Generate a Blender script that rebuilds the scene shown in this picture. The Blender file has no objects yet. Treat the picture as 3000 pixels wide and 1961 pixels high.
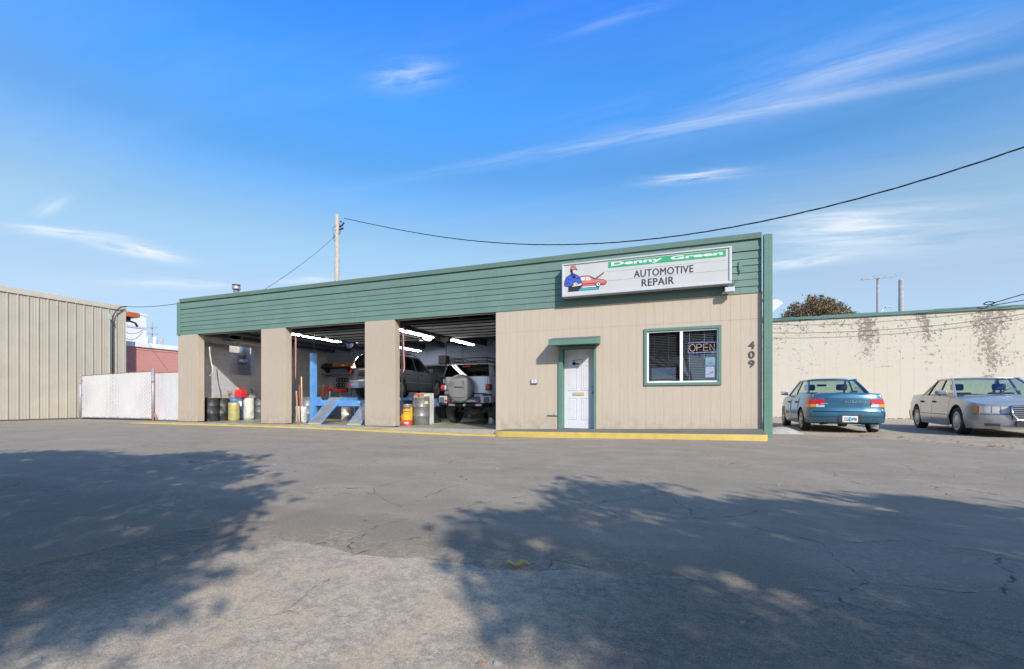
import bpy, bmesh, math, random
from mathutils import Vector, Matrix, Euler
random.seed(7)
PI = math.pi
R = math.radians
scene = bpy.context.scene
col = scene.collection

# ------------------------------------------------------------------ camera
YAW = R(20.7)
cam_d = bpy.data.cameras.new('camera')
cam = bpy.data.objects.new('camera', cam_d)
col.objects.link(cam)
cam.location = (0, -11.25, 0.82)
cam.rotation_euler = (R(90), 0, YAW)
cam_d.sensor_width = 36.0
cam_d.lens = 16.02
cam_d.shift_y = 0.0638
cam_d.clip_start = 0.05
cam_d.clip_end = 6000
scene.camera = cam

# ------------------------------------------------------------------ world, sun, exposure
SUN_TRAVEL = Vector((-0.94, 1.0, -0.845)).normalized()
sun_el = math.asin(-SUN_TRAVEL.z)
sun_az = math.atan2(-SUN_TRAVEL.x, -SUN_TRAVEL.y)      # clockwise from +Y
world = bpy.data.worlds.new('World')
scene.world = world
world.use_nodes = True
wt = world.node_tree
wt.nodes.clear()
def wn(t, **k):
    n = wt.nodes.new(t)
    for a, b in k.items(): setattr(n, a, b)
    return n
def wl(a, b): wt.links.new(a, b)
def wmath(op, a, b=None, c=None, clamp=False):
    n = wn('ShaderNodeMath', operation=op, use_clamp=clamp)
    for i, v in enumerate((a, b, c)):
        if v is None: continue
        if isinstance(v, (int, float)): n.inputs[i].default_value = v
        else: wl(v, n.inputs[i])
    return n.outputs[0]
sky = wn('ShaderNodeTexSky', sky_type='NISHITA', sun_disc=False, sun_elevation=sun_el, sun_rotation=sun_az,
         altitude=0, air_density=1.0, dust_density=0.8, ozone_density=4.0)
hsv = wn('ShaderNodeHueSaturation')
hsv.inputs['Hue'].default_value = 0.505
hsv.inputs['Saturation'].default_value = 1.22
hsv.inputs['Value'].default_value = 3.94
wl(sky.outputs[0], hsv.inputs['Color'])
tc = wn('ShaderNodeTexCoord')
dirv = tc.outputs['Generated']
sep = wn('ShaderNodeSeparateXYZ'); wl(dirv, sep.inputs[0])
def vdot(v):
    n = wn('ShaderNodeVectorMath', operation='DOT_PRODUCT'); wl(dirv, n.inputs[0]); n.inputs[1].default_value = v
    return n.outputs['Value']
def view_dir(px, py):
    """direction of the sky seen at a spot of the 2380-wide picture: cirrus are laid out as directions on the dome"""
    F = Vector((-math.sin(YAW), math.cos(YAW), 0)); Rr = Vector((math.cos(YAW), math.sin(YAW), 0))
    return (F + Rr*((px-1190)/1059.) + Vector((0, 0, 1))*((930-py)/1059.)).normalized()
cloud_total = None
def cirrus(x0, y0, x1, y1, width, strength, nscale=5.0, stretch=7.0, seed=0.0, soft=0.42):
    global cloud_total
    a = view_dir(x0, y0); b = view_dir(x1, y1); c = (a+b).normalized()
    e1 = (b-a); half = e1.length/2; e1 = (e1 - c*e1.dot(c)).normalized(); e2 = c.cross(e1)
    u = vdot(e1); v = vdot(e2); w = vdot(c)
    un = wmath('DIVIDE', u, half); vn = wmath('DIVIDE', v, width/1059.)
    # ragged drift across the streak
    cmb = wn('ShaderNodeCombineXYZ')
    wl(wmath('MULTIPLY', u, nscale), cmb.inputs[0]); wl(wmath('MULTIPLY', v, nscale*stretch), cmb.inputs[1]); cmb.inputs[2].default_value = seed
    nz = wn('ShaderNodeTexNoise'); nz.inputs['Scale'].default_value = 1.0; nz.inputs['Detail'].default_value = 6.0; nz.inputs['Roughness'].default_value = 0.66
    nz.inputs['Distortion'].default_value = 0.35
    wl(cmb.outputs[0], nz.inputs['Vector'])
    warp = wmath('MULTIPLY', wmath('SUBTRACT', nz.outputs[0], 0.5), 1.7)
    vn2 = wmath('ADD', vn, warp)
    r2 = wmath('ADD', wmath('MULTIPLY', un, un), wmath('MULTIPLY', vn2, vn2))
    g = wmath('POWER', 2.718, wmath('MULTIPLY', r2, -1.6))
    tex = wmath('MULTIPLY', wmath('SUBTRACT', nz.outputs[0], soft-0.08), 4.0, clamp=True)
    front = wmath('GREATER_THAN', w, 0.0)
    m = wmath('MULTIPLY', wmath('MULTIPLY', wmath('MULTIPLY', g, tex), strength), front)
    cloud_total = m if cloud_total is None else wmath('ADD', cloud_total, m)
cirrus(1300, 350, 2560, 20, 62, 0.16, 3.0, 9, 1.1)
cirrus(1000, 408, 2500, 120, 13, 0.34, 3.0, 20, 2.7)
cirrus(1650, 255, 2480, 20, 20, 0.20, 4.0, 14, 3.3)
cirrus(860, 195, 1050, 168, 26, 0.34, 9.0, 7, 4.9)
cirrus(1500, 425, 1740, 400, 10, 0.7, 8.0, 12, 5.2)
cirrus(1750, 560, 2260, 535, 48, 0.6, 5.0, 10, 6.4)
cirrus(1800, 520, 2200, 500, 22, 0.4, 6.0, 10, 16.4)
cirrus(1760, 625, 1990, 590, 12, 0.75, 8.0, 8, 7.7)
cirrus(0, 528, 300, 556, 10, 0.75, 8.0, 9, 8.1)
cirrus(190, 555, 440, 607, 14, 1.0, 8.0, 8, 9.4)
cirrus(70, 505, 160, 460, 10, 0.5, 9.0, 6, 10.4)
cirrus(260, 655, 560, 664, 11, 0.55, 8.0, 10, 11.3)
cirrus(620, 655, 800, 650, 9, 0.5, 8.0, 10, 12.6)
cirrus(1280, 95, 1600, -10, 9, 0.12, 6.0, 12, 13.9)
# thin cirrus veil all round the dome, the same on every side
zc = wmath('MAXIMUM', sep.outputs[2], 0.06)
cmb = wn('ShaderNodeCombineXYZ')
wl(wmath('DIVIDE', sep.outputs[0], zc), cmb.inputs[0]); wl(wmath('DIVIDE', sep.outputs[1], zc), cmb.inputs[1])
mp = wn('ShaderNodeMapping'); mp.inputs['Rotation'].default_value = (0, 0, R(28)); mp.inputs['Scale'].default_value = (0.25, 1.3, 1)
wl(cmb.outputs[0], mp.inputs['Vector'])
nz = wn('ShaderNodeTexNoise'); nz.inputs['Scale'].default_value = 0.8; nz.inputs['Detail'].default_value = 7; nz.inputs['Roughness'].default_value = 0.6
wl(mp.outputs[0], nz.inputs['Vector'])
veil = wmath('MULTIPLY', wmath('SUBTRACT', nz.outputs[0], 0.5, clamp=True), 0.4, clamp=True)
cloud_total = wmath('ADD', cloud_total, veil, clamp=True)
mix = wn('ShaderNodeMix', data_type='RGBA')
# tone of the clear air by elevation, the same all round: deep above, pale near the horizon
tone = wn('ShaderNodeValToRGB'); tone.color_ramp.interpolation = 'EASE'
els = tone.color_ramp.elements
stops = [(0.0, (0.9, 0.9, 0.9)), (0.10, (1.0, 0.9, 0.85)), (0.20, (1.9, 1.2, 0.88)), (0.30, (2.15, 1.6, 1.1)), (0.42, (1.65, 1.75, 1.55)), (0.55, (1.5, 2.15, 2.25)), (0.68, (1.2, 2.05, 2.75)), (1.0, (1.4, 1.2, 1.15))]
els[0].position = 0.0; els[1].position = 1.0
for p_, c_ in stops[1:-1]: els.new(p_)
for e_, (p_, c_) in zip(els, stops): e_.position = p_; e_.color = tuple(q/3.6 for q in c_)+(1,)
wl(sep.outputs[2], tone.inputs['Fac'])
ton = wn('ShaderNodeMix', data_type='RGBA', blend_type='MULTIPLY'); ton.inputs['Factor'].default_value = 1.0
wl(hsv.outputs[0], ton.inputs['A']); wl(tone.outputs[0], ton.inputs['B'])
pale = wn('ShaderNodeMix', data_type='RGBA')
wl(wmath('SUBTRACT', 1.0, wmath('DIVIDE', sep.outputs[2], 0.44), clamp=True), pale.inputs['Factor'])
wl(ton.outputs['Result'], pale.inputs['A']); pale.inputs['B'].default_value = (3.95, 5.65, 7.6, 1)
wl(cloud_total, mix.inputs['Factor']); wl(pale.outputs['Result'], mix.inputs['A']); mix.inputs['B'].default_value = (7.2, 7.5, 8.1, 1)
bg = wn('ShaderNodeBackground'); bg.inputs['Strength'].default_value = 0.128
wl(mix.outputs['Result'], bg.inputs['Color'])
world.cycles.sampling_method = 'MANUAL'; world.cycles.sample_map_resolution = 256
wo = wn('ShaderNodeOutputWorld'); wl(bg.outputs[0], wo.inputs['Surface'])

sun_d = bpy.data.lights.new('sun', 'SUN')
sun = bpy.data.objects.new('sun', sun_d); col.objects.link(sun)
sun_d.energy = 4.8
sun_d.angle = R(0.53)
sun_d.color = (1.0, 0.975, 0.93)
sun.rotation_euler = SUN_TRAVEL.to_track_quat('-Z', 'Y').to_euler()
sun.location = (20, -25, 30)

vs = scene.view_settings
vs.view_transform = 'Standard'; vs.look = 'None'; vs.gamma = 1.0; vs.use_curve_mapping = False
vs.exposure = 0.08
scene.cycles.max_bounces = 8
scene.cycles.transparent_max_bounces = 16
scene.cycles.use_denoising = True

# ------------------------------------------------------------------ mesh helpers
class MB:
    """collects vertices and faces, builds ONE mesh object"""
    def __init__(s): s.v = []; s.f = []; s.m = []; s.cm = 0
    def add(s, vs, fs):
        o = len(s.v); s.v += [tuple(p) for p in vs]
        for f in fs: s.f.append(tuple(i+o for i in f)); s.m.append(s.cm)
        return s
    def box(s, x0, y0, z0, x1, y1, z1):
        return s.add([(x0,y0,z0),(x1,y0,z0),(x1,y1,z0),(x0,y1,z0),(x0,y0,z1),(x1,y0,z1),(x1,y1,z1),(x0,y1,z1)],
                     [(0,3,2,1),(4,5,6,7),(0,1,5,4),(1,2,6,5),(2,3,7,6),(3,0,4,7)])
    def cbox(s, c, d): return s.box(c[0]-d[0]/2, c[1]-d[1]/2, c[2]-d[2]/2, c[0]+d[0]/2, c[1]+d[1]/2, c[2]+d[2]/2)
    def hexa(s, a, b):
        """a, b: two quads (4 points each) joined into a solid"""
        return s.add(list(a)+list(b), [(0,3,2,1),(4,5,6,7),(0,1,5,4),(1,2,6,5),(2,3,7,6),(3,0,4,7)])
    def quad(s, a, b, c, d): return s.add([a,b,c,d], [(0,1,2,3)])
    def poly(s, pts): return s.add(pts, [tuple(range(len(pts)))])
    def prism(s, pts, vec):
        n = len(pts); vec = Vector(vec); p = [Vector(q) for q in pts]
        vs = p + [q+vec for q in p]
        fs = [tuple(range(n-1, -1, -1)), tuple(range(n, 2*n))] + [(i, (i+1) % n, n+(i+1) % n, n+i) for i in range(n)]
        return s.add(vs, fs)
    def grid(s, fn, nu, nv, flip=False, closeu=False):
        vs = [fn(i/nu, j/nv) for i in range(nu+(0 if closeu else 1)) for j in range(nv+1)]
        fs = []; m = nv+1; N = nu if closeu else nu+1
        for i in range(nu):
            for j in range(nv):
                q = (i*m+j, ((i+1) % N)*m+j, ((i+1) % N)*m+j+1, i*m+j+1)
                fs.append(q[::-1] if flip else q)
        return s.add(vs, fs)
    def tube(s, pts, r, seg=6, caps=True):
        pts = [Vector(p) for p in pts]; n = len(pts)
        rr = r if isinstance(r, (list, tuple)) else [r]*n
        rings = []
        up = None
        for i, p in enumerate(pts):
            t = (pts[min(i+1, n-1)] - pts[max(i-1, 0)])
            if t.length < 1e-9: t = Vector((0, 0, 1))
            t.normalize()
            if up is None: up = Vector((0, 0, 1)) if abs(t.z) < 0.9 else Vector((1, 0, 0))
            a = t.cross(up)
            if a.length < 1e-6: a = t.cross(Vector((0.3, 1, 0.2)))
            a.normalize(); b = a.cross(t).normalized(); up = b
            rings.append([p + (a*math.cos(2*PI*k/seg) + b*math.sin(2*PI*k/seg))*rr[i] for k in range(seg)])
        vs = [q for ring in rings for q in ring]
        fs = [(i*seg+k, i*seg+(k+1) % seg, (i+1)*seg+(k+1) % seg, (i+1)*seg+k) for i in range(n-1) for k in range(seg)]
        if caps: fs += [tuple(range(seg-1, -1, -1)), tuple(range((n-1)*seg, n*seg))]
        return s.add(vs, fs)
    def lathe(s, prof, seg=24, c=(0,0,0), axis='z', cap=True):
        vs = []
        for (r, z) in prof:
            for k in range(seg):
                a = 2*PI*k/seg
                p = (r*math.cos(a), r*math.sin(a), z)
                if axis == 'y': p = (p[0], p[2], p[1])
                elif axis == 'x': p = (p[2], p[0], p[1])
                vs.append((p[0]+c[0], p[1]+c[1], p[2]+c[2]))
        n = len(prof)
        fs = [(i*seg+k, i*seg+(k+1) % seg, (i+1)*seg+(k+1) % seg, (i+1)*seg+k) for i in range(n-1) for k in range(seg)]
        if cap: fs += [tuple(range(seg-1, -1, -1)), tuple(range((n-1)*seg, n*seg))]
        return s.add(vs, fs)
    def bar(s, a, b, w, t, up=(0,0,1)):
        a = Vector(a); b = Vector(b); d = (b-a).normalized(); up = Vector(up)
        x = d.cross(up)
        if x.length < 1e-5: x = d.cross(Vector((1,0,0)))
        x.normalize(); y = x.cross(d).normalized()
        q = [x*w/2+y*t/2, -x*w/2+y*t/2, -x*w/2-y*t/2, x*w/2-y*t/2]
        return s.hexa([a+k for k in q], [b+k for k in q])
    def mesh(s, name, mats, smooth=False, fix=True):
        me = bpy.data.meshes.new(name)
        me.from_pydata(s.v, [], s.f)
        for m in (mats if isinstance(mats, (list, tuple)) else [mats]): me.materials.append(m)
        if any(s.m): me.polygons.foreach_set('material_index', s.m)
        if fix:
            bm = bmesh.new(); bm.from_mesh(me)
            bmesh.ops.recalc_face_normals(bm, faces=bm.faces); bm.to_mesh(me); bm.free()
        if smooth: me.polygons.foreach_set('use_smooth', [True]*len(me.polygons))
        me.update()
        return me
    def build(s, name, mats, parent=None, smooth=False, bevel=0, fix=True, auto=None, sub=0, solid=0):
        me = s.mesh(name, mats, smooth or auto is not None or sub > 0, fix)
        o = bpy.data.objects.new(name, me); col.objects.link(o)
        if parent is not None: o.parent = parent
        if solid:
            md = o.modifiers.new('solid', 'SOLIDIFY'); md.thickness = solid; md.offset = -1
        if bevel:
            md = o.modifiers.new('bevel', 'BEVEL'); md.width = bevel; md.segments = 2; md.limit_method = 'ANGLE'; md.angle_limit = R(40)
        if sub:
            md = o.modifiers.new('sub', 'SUBSURF'); md.levels = sub; md.render_levels = sub
        if auto is not None: shade_auto(me, auto)
        return o
def shade_auto(me, ang):
    bm = bmesh.new(); bm.from_mesh(me)
    bmesh.ops.remove_doubles(bm, verts=bm.verts, dist=1e-5)
    for e in bm.edges:
        if len(e.link_faces) == 2 and e.calc_face_angle(0) > R(ang): e.smooth = False
    bm.to_mesh(me); bm.free()
def tag(o, label=None, cat=None, group=None, kind=None):
    if label: o['label'] = label
    if cat: o['category'] = cat
    if group: o['group'] = group
    if kind: o['kind'] = kind
    return o
def empty(name, loc=(0,0,0), rz=0, label=None, cat=None, group=None):
    o = bpy.data.objects.new(name, None); col.objects.link(o)
    o.location = loc; o.rotation_euler = (0, 0, rz); o.empty_display_size = 0.2
    return tag(o, label, cat, group)
def copy_tree(o, parent=None):
    c = o.copy(); col.objects.link(c); c.parent = parent
    for ch in list(o.children): copy_tree(ch, c)
    return c
def inst(name, me, parent, loc, rot=(0,0,0), scale=(1,1,1)):
    o = bpy.data.objects.new(name, me); col.objects.link(o)
    o.parent = parent; o.location = loc; o.rotation_euler = rot; o.scale = scale
    return o
def text(name, body, size, mat, parent, loc, rot=(R(90),0,0), sx=1.0, sy=1.0, bold=0.0, extrude=0.001, align='LEFT', spacing=1.0, shear=0):
    cu = bpy.data.curves.new(name, 'FONT'); cu.body = body; cu.size = size; cu.extrude = extrude; cu.offset = bold
    cu.align_x = align; cu.align_y = 'BOTTOM_BASELINE'; cu.space_character = spacing; cu.shear = shear; cu.resolution_u = 3
    cu.materials.append(mat)
    o = bpy.data.objects.new(name, cu); col.objects.link(o); o.parent = parent
    o.location = loc; o.rotation_euler = rot; o.scale = (sx, sy, 1)
    dg = bpy.context.evaluated_depsgraph_get()
    me = bpy.data.meshes.new_from_object(o.evaluated_get(dg)); me.name = name
    bpy.data.objects.remove(o); bpy.data.curves.remove(cu)
    o = bpy.data.objects.new(name, me); col.objects.link(o); o.parent = parent
    o.location = loc; o.rotation_euler = rot; o.scale = (sx, sy, 1)
    return o

# ------------------------------------------------------------------ materials
def lin(c):
    if isinstance(c, str):
        c = [int(c[i:i+2], 16)/255 for i in (0, 2, 4)]
        c = [x/12.92 if x <= 0.04045 else ((x+0.055)/1.055)**2.4 for x in c]
    return (c[0], c[1], c[2], 1.0)
class NT:
    def __init__(s, m): s.t = m.node_tree; s.bsdf = s.t.nodes['Principled BSDF']
    def n(s, typ, ins=None, **k):
        nd = s.t.nodes.new(typ)
        for a, b in k.items(): setattr(nd, a, b)
        for a, b in (ins or {}).items(): s.set(nd.inputs[a], b)
        return nd
    def set(s, sock, v):
        if hasattr(v, 'node') or isinstance(v, bpy.types.NodeSocket): s.t.links.new(v, sock)
        else: sock.default_value = v
    def math(s, op, a, b=0.0, clamp=False):
        nd = s.n('ShaderNodeMath', operation=op, use_clamp=clamp); s.set(nd.inputs[0], a); s.set(nd.inputs[1], b); return nd.outputs[0]
    def coord(s, kind='Object', scale=(1,1,1), rot=(0,0,0), loc=(0,0,0)):
        tcn = s.n('ShaderNodeTexCoord')
        mpn = s.n('ShaderNodeMapping'); s.set(mpn.inputs['Vector'], tcn.outputs[kind])
        mpn.inputs['Scale'].default_value = scale; mpn.inputs['Rotation'].default_value = rot; mpn.inputs['Location'].default_value = loc
        return mpn.outputs[0]
    def pos(s, scale=(1,1,1), rot=(0,0,0)):
        g = s.n('ShaderNodeNewGeometry'); mpn = s.n('ShaderNodeMapping'); s.set(mpn.inputs['Vector'], g.outputs['Position'])
        mpn.inputs['Scale'].default_value = scale; mpn.inputs['Rotation'].default_value = rot
        return mpn.outputs[0]
    def noise(s, vec, scale, detail=4, rough=0.55, dist=0.0):
        nd = s.n('ShaderNodeTexNoise', {'Vector': vec, 'Scale': scale, 'Detail': detail, 'Roughness': rough, 'Distortion': dist}); return nd.outputs[0]
    def ramp(s, fac, a, b):
        nd = s.n('ShaderNodeMapRange', {'Value': fac, 'From Min': a, 'From Max': b}); return nd.outputs[0]
    def mix(s, fac, a, b, blend='MIX'):
        nd = s.n('ShaderNodeMix', data_type='RGBA', blend_type=blend)
        s.set(nd.inputs['Factor'], fac); s.set(nd.inputs['A'], a); s.set(nd.inputs['B'], b); return nd.outputs['Result']
    def bump(s, height, strength=0.3, dist=0.01, normal=None):
        nd = s.n('ShaderNodeBump', {'Height': height, 'Strength': strength, 'Distance': dist})
        if normal is not None: s.set(nd.inputs['Normal'], normal)
        return nd.outputs[0]
def newmat(name):
    m = bpy.data.materials.new(name); m.use_nodes = True
    return m, NT(m)
MATS = {}
def mat(name, color, rough=0.6, metal=0.0, var=0.12, vscale=3.0, bump=0.0, bscale=40.0, coat=0.0, dirt=0.0, dirtcol=(0.08,0.065,0.05), streak=False, spec=0.5):
    """plain painted / plastic / metal surface with slight unevenness, grime and fine relief"""
    m, t = newmat(name); c = lin(color); b = t.bsdf
    v = t.pos()
    n1 = t.noise(v, vscale, 5, 0.6)
    lo = tuple(x*(1-var) for x in c[:3])+(1,); hi = tuple(min(1, x*(1+var)) for x in c[:3])+(1,)
    colr = t.mix(t.ramp(n1, 0.3, 0.7), lo, hi)
    if dirt > 0:
        v2 = t.pos((1,1,0.18) if streak else (1,1,1))
        n2 = t.noise(v2, 4.5 if not streak else 7.0, 7, 0.68)
        colr = t.mix(t.math('MULTIPLY', t.ramp(n2, 0.52, 0.75), dirt, True), colr, lin(dirtcol))
    t.set(b.inputs['Base Color'], colr)
    t.set(b.inputs['Roughness'], t.ramp(t.noise(v, vscale*4, 3), -0.6, 1.6) if False else rough)
    b.inputs['Metallic'].default_value = metal
    b.inputs['Specular IOR Level'].default_value = spec
    if coat: b.inputs['Coat Weight'].default_value = coat; b.inputs['Coat Roughness'].default_value = 0.06
    if bump: t.set(b.inputs['Normal'], t.bump(t.noise(v, bscale, 4), bump, 0.004))
    MATS[name] = m
    return m
def emit(name, color, strength):
    m, t = newmat(name)
    t.bsdf.inputs['Base Color'].default_value = lin(color); t.bsdf.inputs['Emission Color'].default_value = lin(color)
    t.bsdf.inputs['Emission Strength'].default_value = strength
    return m
def glassmat(name, tint=(0.75,0.85,0.8), rough=0.0, transp=0.7, refl=1.0):
    """thin pane: mostly clear with a mirror sheen that grows at a slant"""
    m = bpy.data.materials.new(name); m.use_nodes = True; t = m.node_tree; t.nodes.clear()
    tr = t.nodes.new('ShaderNodeBsdfTransparent'); tr.inputs[0].default_value = (tint[0]*transp, tint[1]*transp, tint[2]*transp, 1)
    gl = t.nodes.new('ShaderNodeBsdfGlossy'); gl.inputs['Roughness'].default_value = rough+0.01; gl.inputs['Color'].default_value = (refl,)*3+(1,)
    fr = t.nodes.new('ShaderNodeLayerWeight'); fr.inputs['Blend'].default_value = 0.5
    pw = t.nodes.new('ShaderNodeMath'); pw.operation = 'POWER'; t.links.new(fr.outputs['Facing'], pw.inputs[0]); pw.inputs[1].default_value = 4.0
    ma = t.nodes.new('ShaderNodeMath'); ma.operation = 'MULTIPLY_ADD'; t.links.new(pw.outputs[0], ma.inputs[0]); ma.inputs[1].default_value = 0.9; ma.inputs[2].default_value = 0.075
    mx = t.nodes.new('ShaderNodeMixShader'); t.links.new(ma.outputs[0], mx.inputs[0]); t.links.new(tr.outputs[0], mx.inputs[1]); t.links.new(gl.outputs[0], mx.inputs[2])
    o = t.nodes.new('ShaderNodeOutputMaterial'); t.links.new(mx.outputs[0], o.inputs[0])
    return m
def paint(name, color, rough=0.28, flake=0.35, fade=0.1, dust=0.15):
    m, t = newmat(name); c = lin(color); b = t.bsdf; v = t.pos()
    n = t.noise(v, 1.7, 4)
    colr = t.mix(t.ramp(n, 0.35, 0.65), c, tuple(min(1, x*(1+fade)+0.01*fade) for x in c[:3])+(1,))
    colr = t.mix(t.math('MULTIPLY', t.ramp(t.noise(v, 6.0, 7, 0.7), 0.5, 0.8), dust, True), colr, (0.25, 0.23, 0.2, 1))
    t.set(b.inputs['Base Color'], colr)
    b.inputs['Metallic'].default_value = flake; b.inputs['Roughness'].default_value = rough
    b.inputs['Coat Weight'].default_value = 0.7; b.inputs['Coat Roughness'].default_value = 0.08
    return m
# ------------------------------------------------------------------ ground
def gz(x, y):
    return -0.075*math.exp(-((x+4.6)/4.2)**2 - ((y+1.3)/2.6)**2)
def asphalt_mat(name, base, old=False, dirt=False):
    m, t = newmat(name); b = t.bsdf; p = t.pos()
    big = t.noise(p, 0.33, 5, 0.6); mid = t.noise(p, 1.9, 7, 0.68); fine = t.noise(p, 46, 4, 0.7); grit = t.noise(p, 210, 2, 0.7)
    pa = t.pos((0.25, 1.5, 1), (0, 0, R(7))); streak = t.noise(pa, 1.3, 7, 0.68)
    c = lin(base)
    k = lambda s: tuple(x*s for x in c[:3])+(1,)
    tint = lambda s, r, g, bl: (c[0]*s*r, c[1]*s*g, c[2]*s*bl, 1)
    colr = t.mix(t.ramp(mid, 0.36, 0.64), k(0.70), k(1.24))
    colr = t.mix(t.math('MULTIPLY', t.ramp(big, 0.42, 0.62), 0.6), colr, tint(1.02, 1.08, 0.99, 1.0))
    if old:
        # worn binder: pale stone showing between dark pits, tan scabs, darkened west and east to deepen the tree shade
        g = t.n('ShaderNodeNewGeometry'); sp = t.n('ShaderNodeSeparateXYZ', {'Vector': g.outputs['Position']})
        pits = t.ramp(t.noise(t.pos((1, 1.25, 1), (0, 0, R(25))), 17, 6, 0.74, 0.4), 0.455, 0.53)
        colr = t.mix(t.math('MULTIPLY', pits, 0.9), colr, k(0.55))
        dots = t.ramp(t.noise(p, 62, 3, 0.7), 0.56, 0.64)
        colr = t.mix(t.math('MULTIPLY', dots, 0.6), colr, k(0.42))
        tan = t.math('MULTIPLY', t.ramp(t.noise(p, 1.5, 5, 0.62), 0.45, 0.53), t.ramp(t.noise(p, 7, 6, 0.72), 0.47, 0.53))
        colr = t.mix(t.math('MULTIPLY', tan, 0.85), colr, lin((0.50, 0.37, 0.235)))
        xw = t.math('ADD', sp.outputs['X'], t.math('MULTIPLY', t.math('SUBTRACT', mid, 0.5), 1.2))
        shade_mask = t.math('MAXIMUM', t.ramp(xw, -0.75, -0.1), t.ramp(xw, -2.0, -2.55))
    else:
        colr = t.mix(t.math('MULTIPLY', t.ramp(streak, 0.46, 0.60), 0.7), colr, k(0.74))
        # sealed band along the ragged edge of the overlay
        g = t.n('ShaderNodeNewGeometry'); sp0 = t.n('ShaderNodeSeparateXYZ', {'Vector': g.outputs['Position']})
        yw = t.math('ADD', sp0.outputs['Y'], t.math('MULTIPLY', t.math('SUBTRACT', t.noise(p, 1.3, 5, 0.6), 0.5), 0.9))
        colr = t.mix(t.math('MULTIPLY', t.ramp(yw, -8.5, -8.72), 0.9), colr, k(0.58))
        rust = t.math('MULTIPLY', t.ramp(t.noise(p, 0.7, 5, 0.62), 0.52, 0.64), t.ramp(t.noise(p, 12, 6, 0.72), 0.46, 0.56))
        colr = t.mix(t.math('MULTIPLY', rust, 0.5), colr, lin((0.40, 0.27, 0.19)))
        worn = t.math('MULTIPLY', t.ramp(t.noise(p, 0.9, 5, 0.65), 0.50, 0.60), t.ramp(t.noise(p, 21, 5, 0.72), 0.47, 0.57))
        colr = t.mix(t.math('MULTIPLY', worn, 0.6), colr, k(1.6))
        drip = t.math('MULTIPLY', t.ramp(t.noise(p, 0.6, 4, 0.55), 0.57, 0.66), t.ramp(t.noise(p, 5, 6, 0.7), 0.38, 0.55))
        colr = t.mix(t.math('MULTIPLY', drip, 0.7), colr, k(0.52))
        spots = t.n('ShaderNodeTexVoronoi', {'Vector': p, 'Scale': 1.7}, feature='F1')
        sp_ = t.math('MULTIPLY', t.math('LESS_THAN', spots.outputs['Distance'], 0.04), t.ramp(t.noise(p, 3.0, 2), 0.5, 0.55))
        colr = t.mix(t.math('MULTIPLY', sp_, 0.6), colr, k(0.4))
    colr = t.mix(t.ramp(fine, 0.35, 0.65), t.mix(0.30, colr, k(0.42)), t.mix(0.22, colr, k(1.6)))
    colr = t.mix(t.ramp(grit, 0.36, 0.64), t.mix(0.34, colr, k(0.35)), t.mix(0.32, colr, k(1.9)))
    if old: colr = t.mix(t.math('MULTIPLY', shade_mask, 0.95), colr, (0.50, 0.51, 0.53, 1), 'MULTIPLY')  # tree shade deepened in the colour on both sides, pale middle left
    # cracks: warped cell borders, only in patches; some dark, some filled with pale dust
    w = t.n('ShaderNodeTexNoise', {'Vector': p, 'Scale': 2.2, 'Detail': 5.0, 'Roughness': 0.65}).outputs['Color']
    pv = t.mix(0.22, p, w, 'ADD')
    vo = t.n('ShaderNodeTexVoronoi', {'Vector': pv, 'Scale': 1.15}, feature='DISTANCE_TO_EDGE')
    vo2 = t.n('ShaderNodeTexVoronoi', {'Vector': pv, 'Scale': 6.5}, feature='DISTANCE_TO_EDGE')
    patch = t.ramp(t.noise(p, 0.45, 3), 0.47, 0.55); patch2 = t.ramp(t.noise(p, 0.62, 4), 0.54, 0.62)
    brk = t.ramp(t.noise(p, 11, 4), 0.44, 0.56)
    cr1 = t.math('MULTIPLY', t.math('MULTIPLY', t.ramp(vo.outputs['Distance'], 0.009, 0.002), patch), brk)
    cr2 = t.math('MULTIPLY', t.math('MULTIPLY', t.ramp(vo2.outputs['Distance'], 0.03, 0.006), patch2), brk)
    colr = t.mix(t.math('MULTIPLY', cr1, 0.85 if not old else 0.4), colr, k(0.25))
    colr = t.mix(t.math('MULTIPLY', cr2, 0.5 if not old else 0.1), colr, k(1.7))
    t.set(b.inputs['Base Color'], colr)
    b.inputs['Roughness'].default_value = 0.9; b.inputs['Specular IOR Level'].default_value = 0.22
    hgt = t.math('ADD', t.math('MULTIPLY', fine, 0.7), t.math('MULTIPLY', grit, 0.6))
    hgt = t.math('SUBTRACT', hgt, cr1)
    t.set(b.inputs['Normal'], t.bump(hgt, 0.6, 0.006))
    return m
M_asphalt = asphalt_mat('asphalt', (0.290, 0.238, 0.172))
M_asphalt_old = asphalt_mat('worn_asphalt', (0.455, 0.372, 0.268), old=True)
M_apron = asphalt_mat('apron_concrete', (0.40, 0.345, 0.26), old=False)
def gravel_mat():
    m, t = newmat('gravel_dirt'); b = t.bsdf; p = t.pos()
    n1 = t.noise(p, 1.2, 5); n2 = t.noise(p, 30, 5, 0.7); n3 = t.noise(p, 130, 3, 0.8); n4 = t.noise(p, 5, 6, 0.7)
    c = t.mix(t.ramp(n1, 0.35, 0.65), lin((0.42, 0.32, 0.215)), lin((0.56, 0.45, 0.31)))
    c = t.mix(t.ramp(n2, 0.4, 0.62), t.mix(0.35, c, lin((0.14, 0.11, 0.085))), c)
    c = t.mix(t.math('MULTIPLY', t.ramp(n4, 0.56, 0.66), 0.5), c, lin((0.30, 0.26, 0.12)))
    c = t.mix(t.ramp(n3, 0.5, 0.75), c, lin((0.55, 0.48, 0.36)))
    t.set(b.inputs['Base Color'], c); b.inputs['Roughness'].default_value = 0.95
    t.set(b.inputs['Normal'], t.bump(t.math('ADD', n2, n3), 0.9, 0.02))
    return m
M_gravel = gravel_mat()
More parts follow.
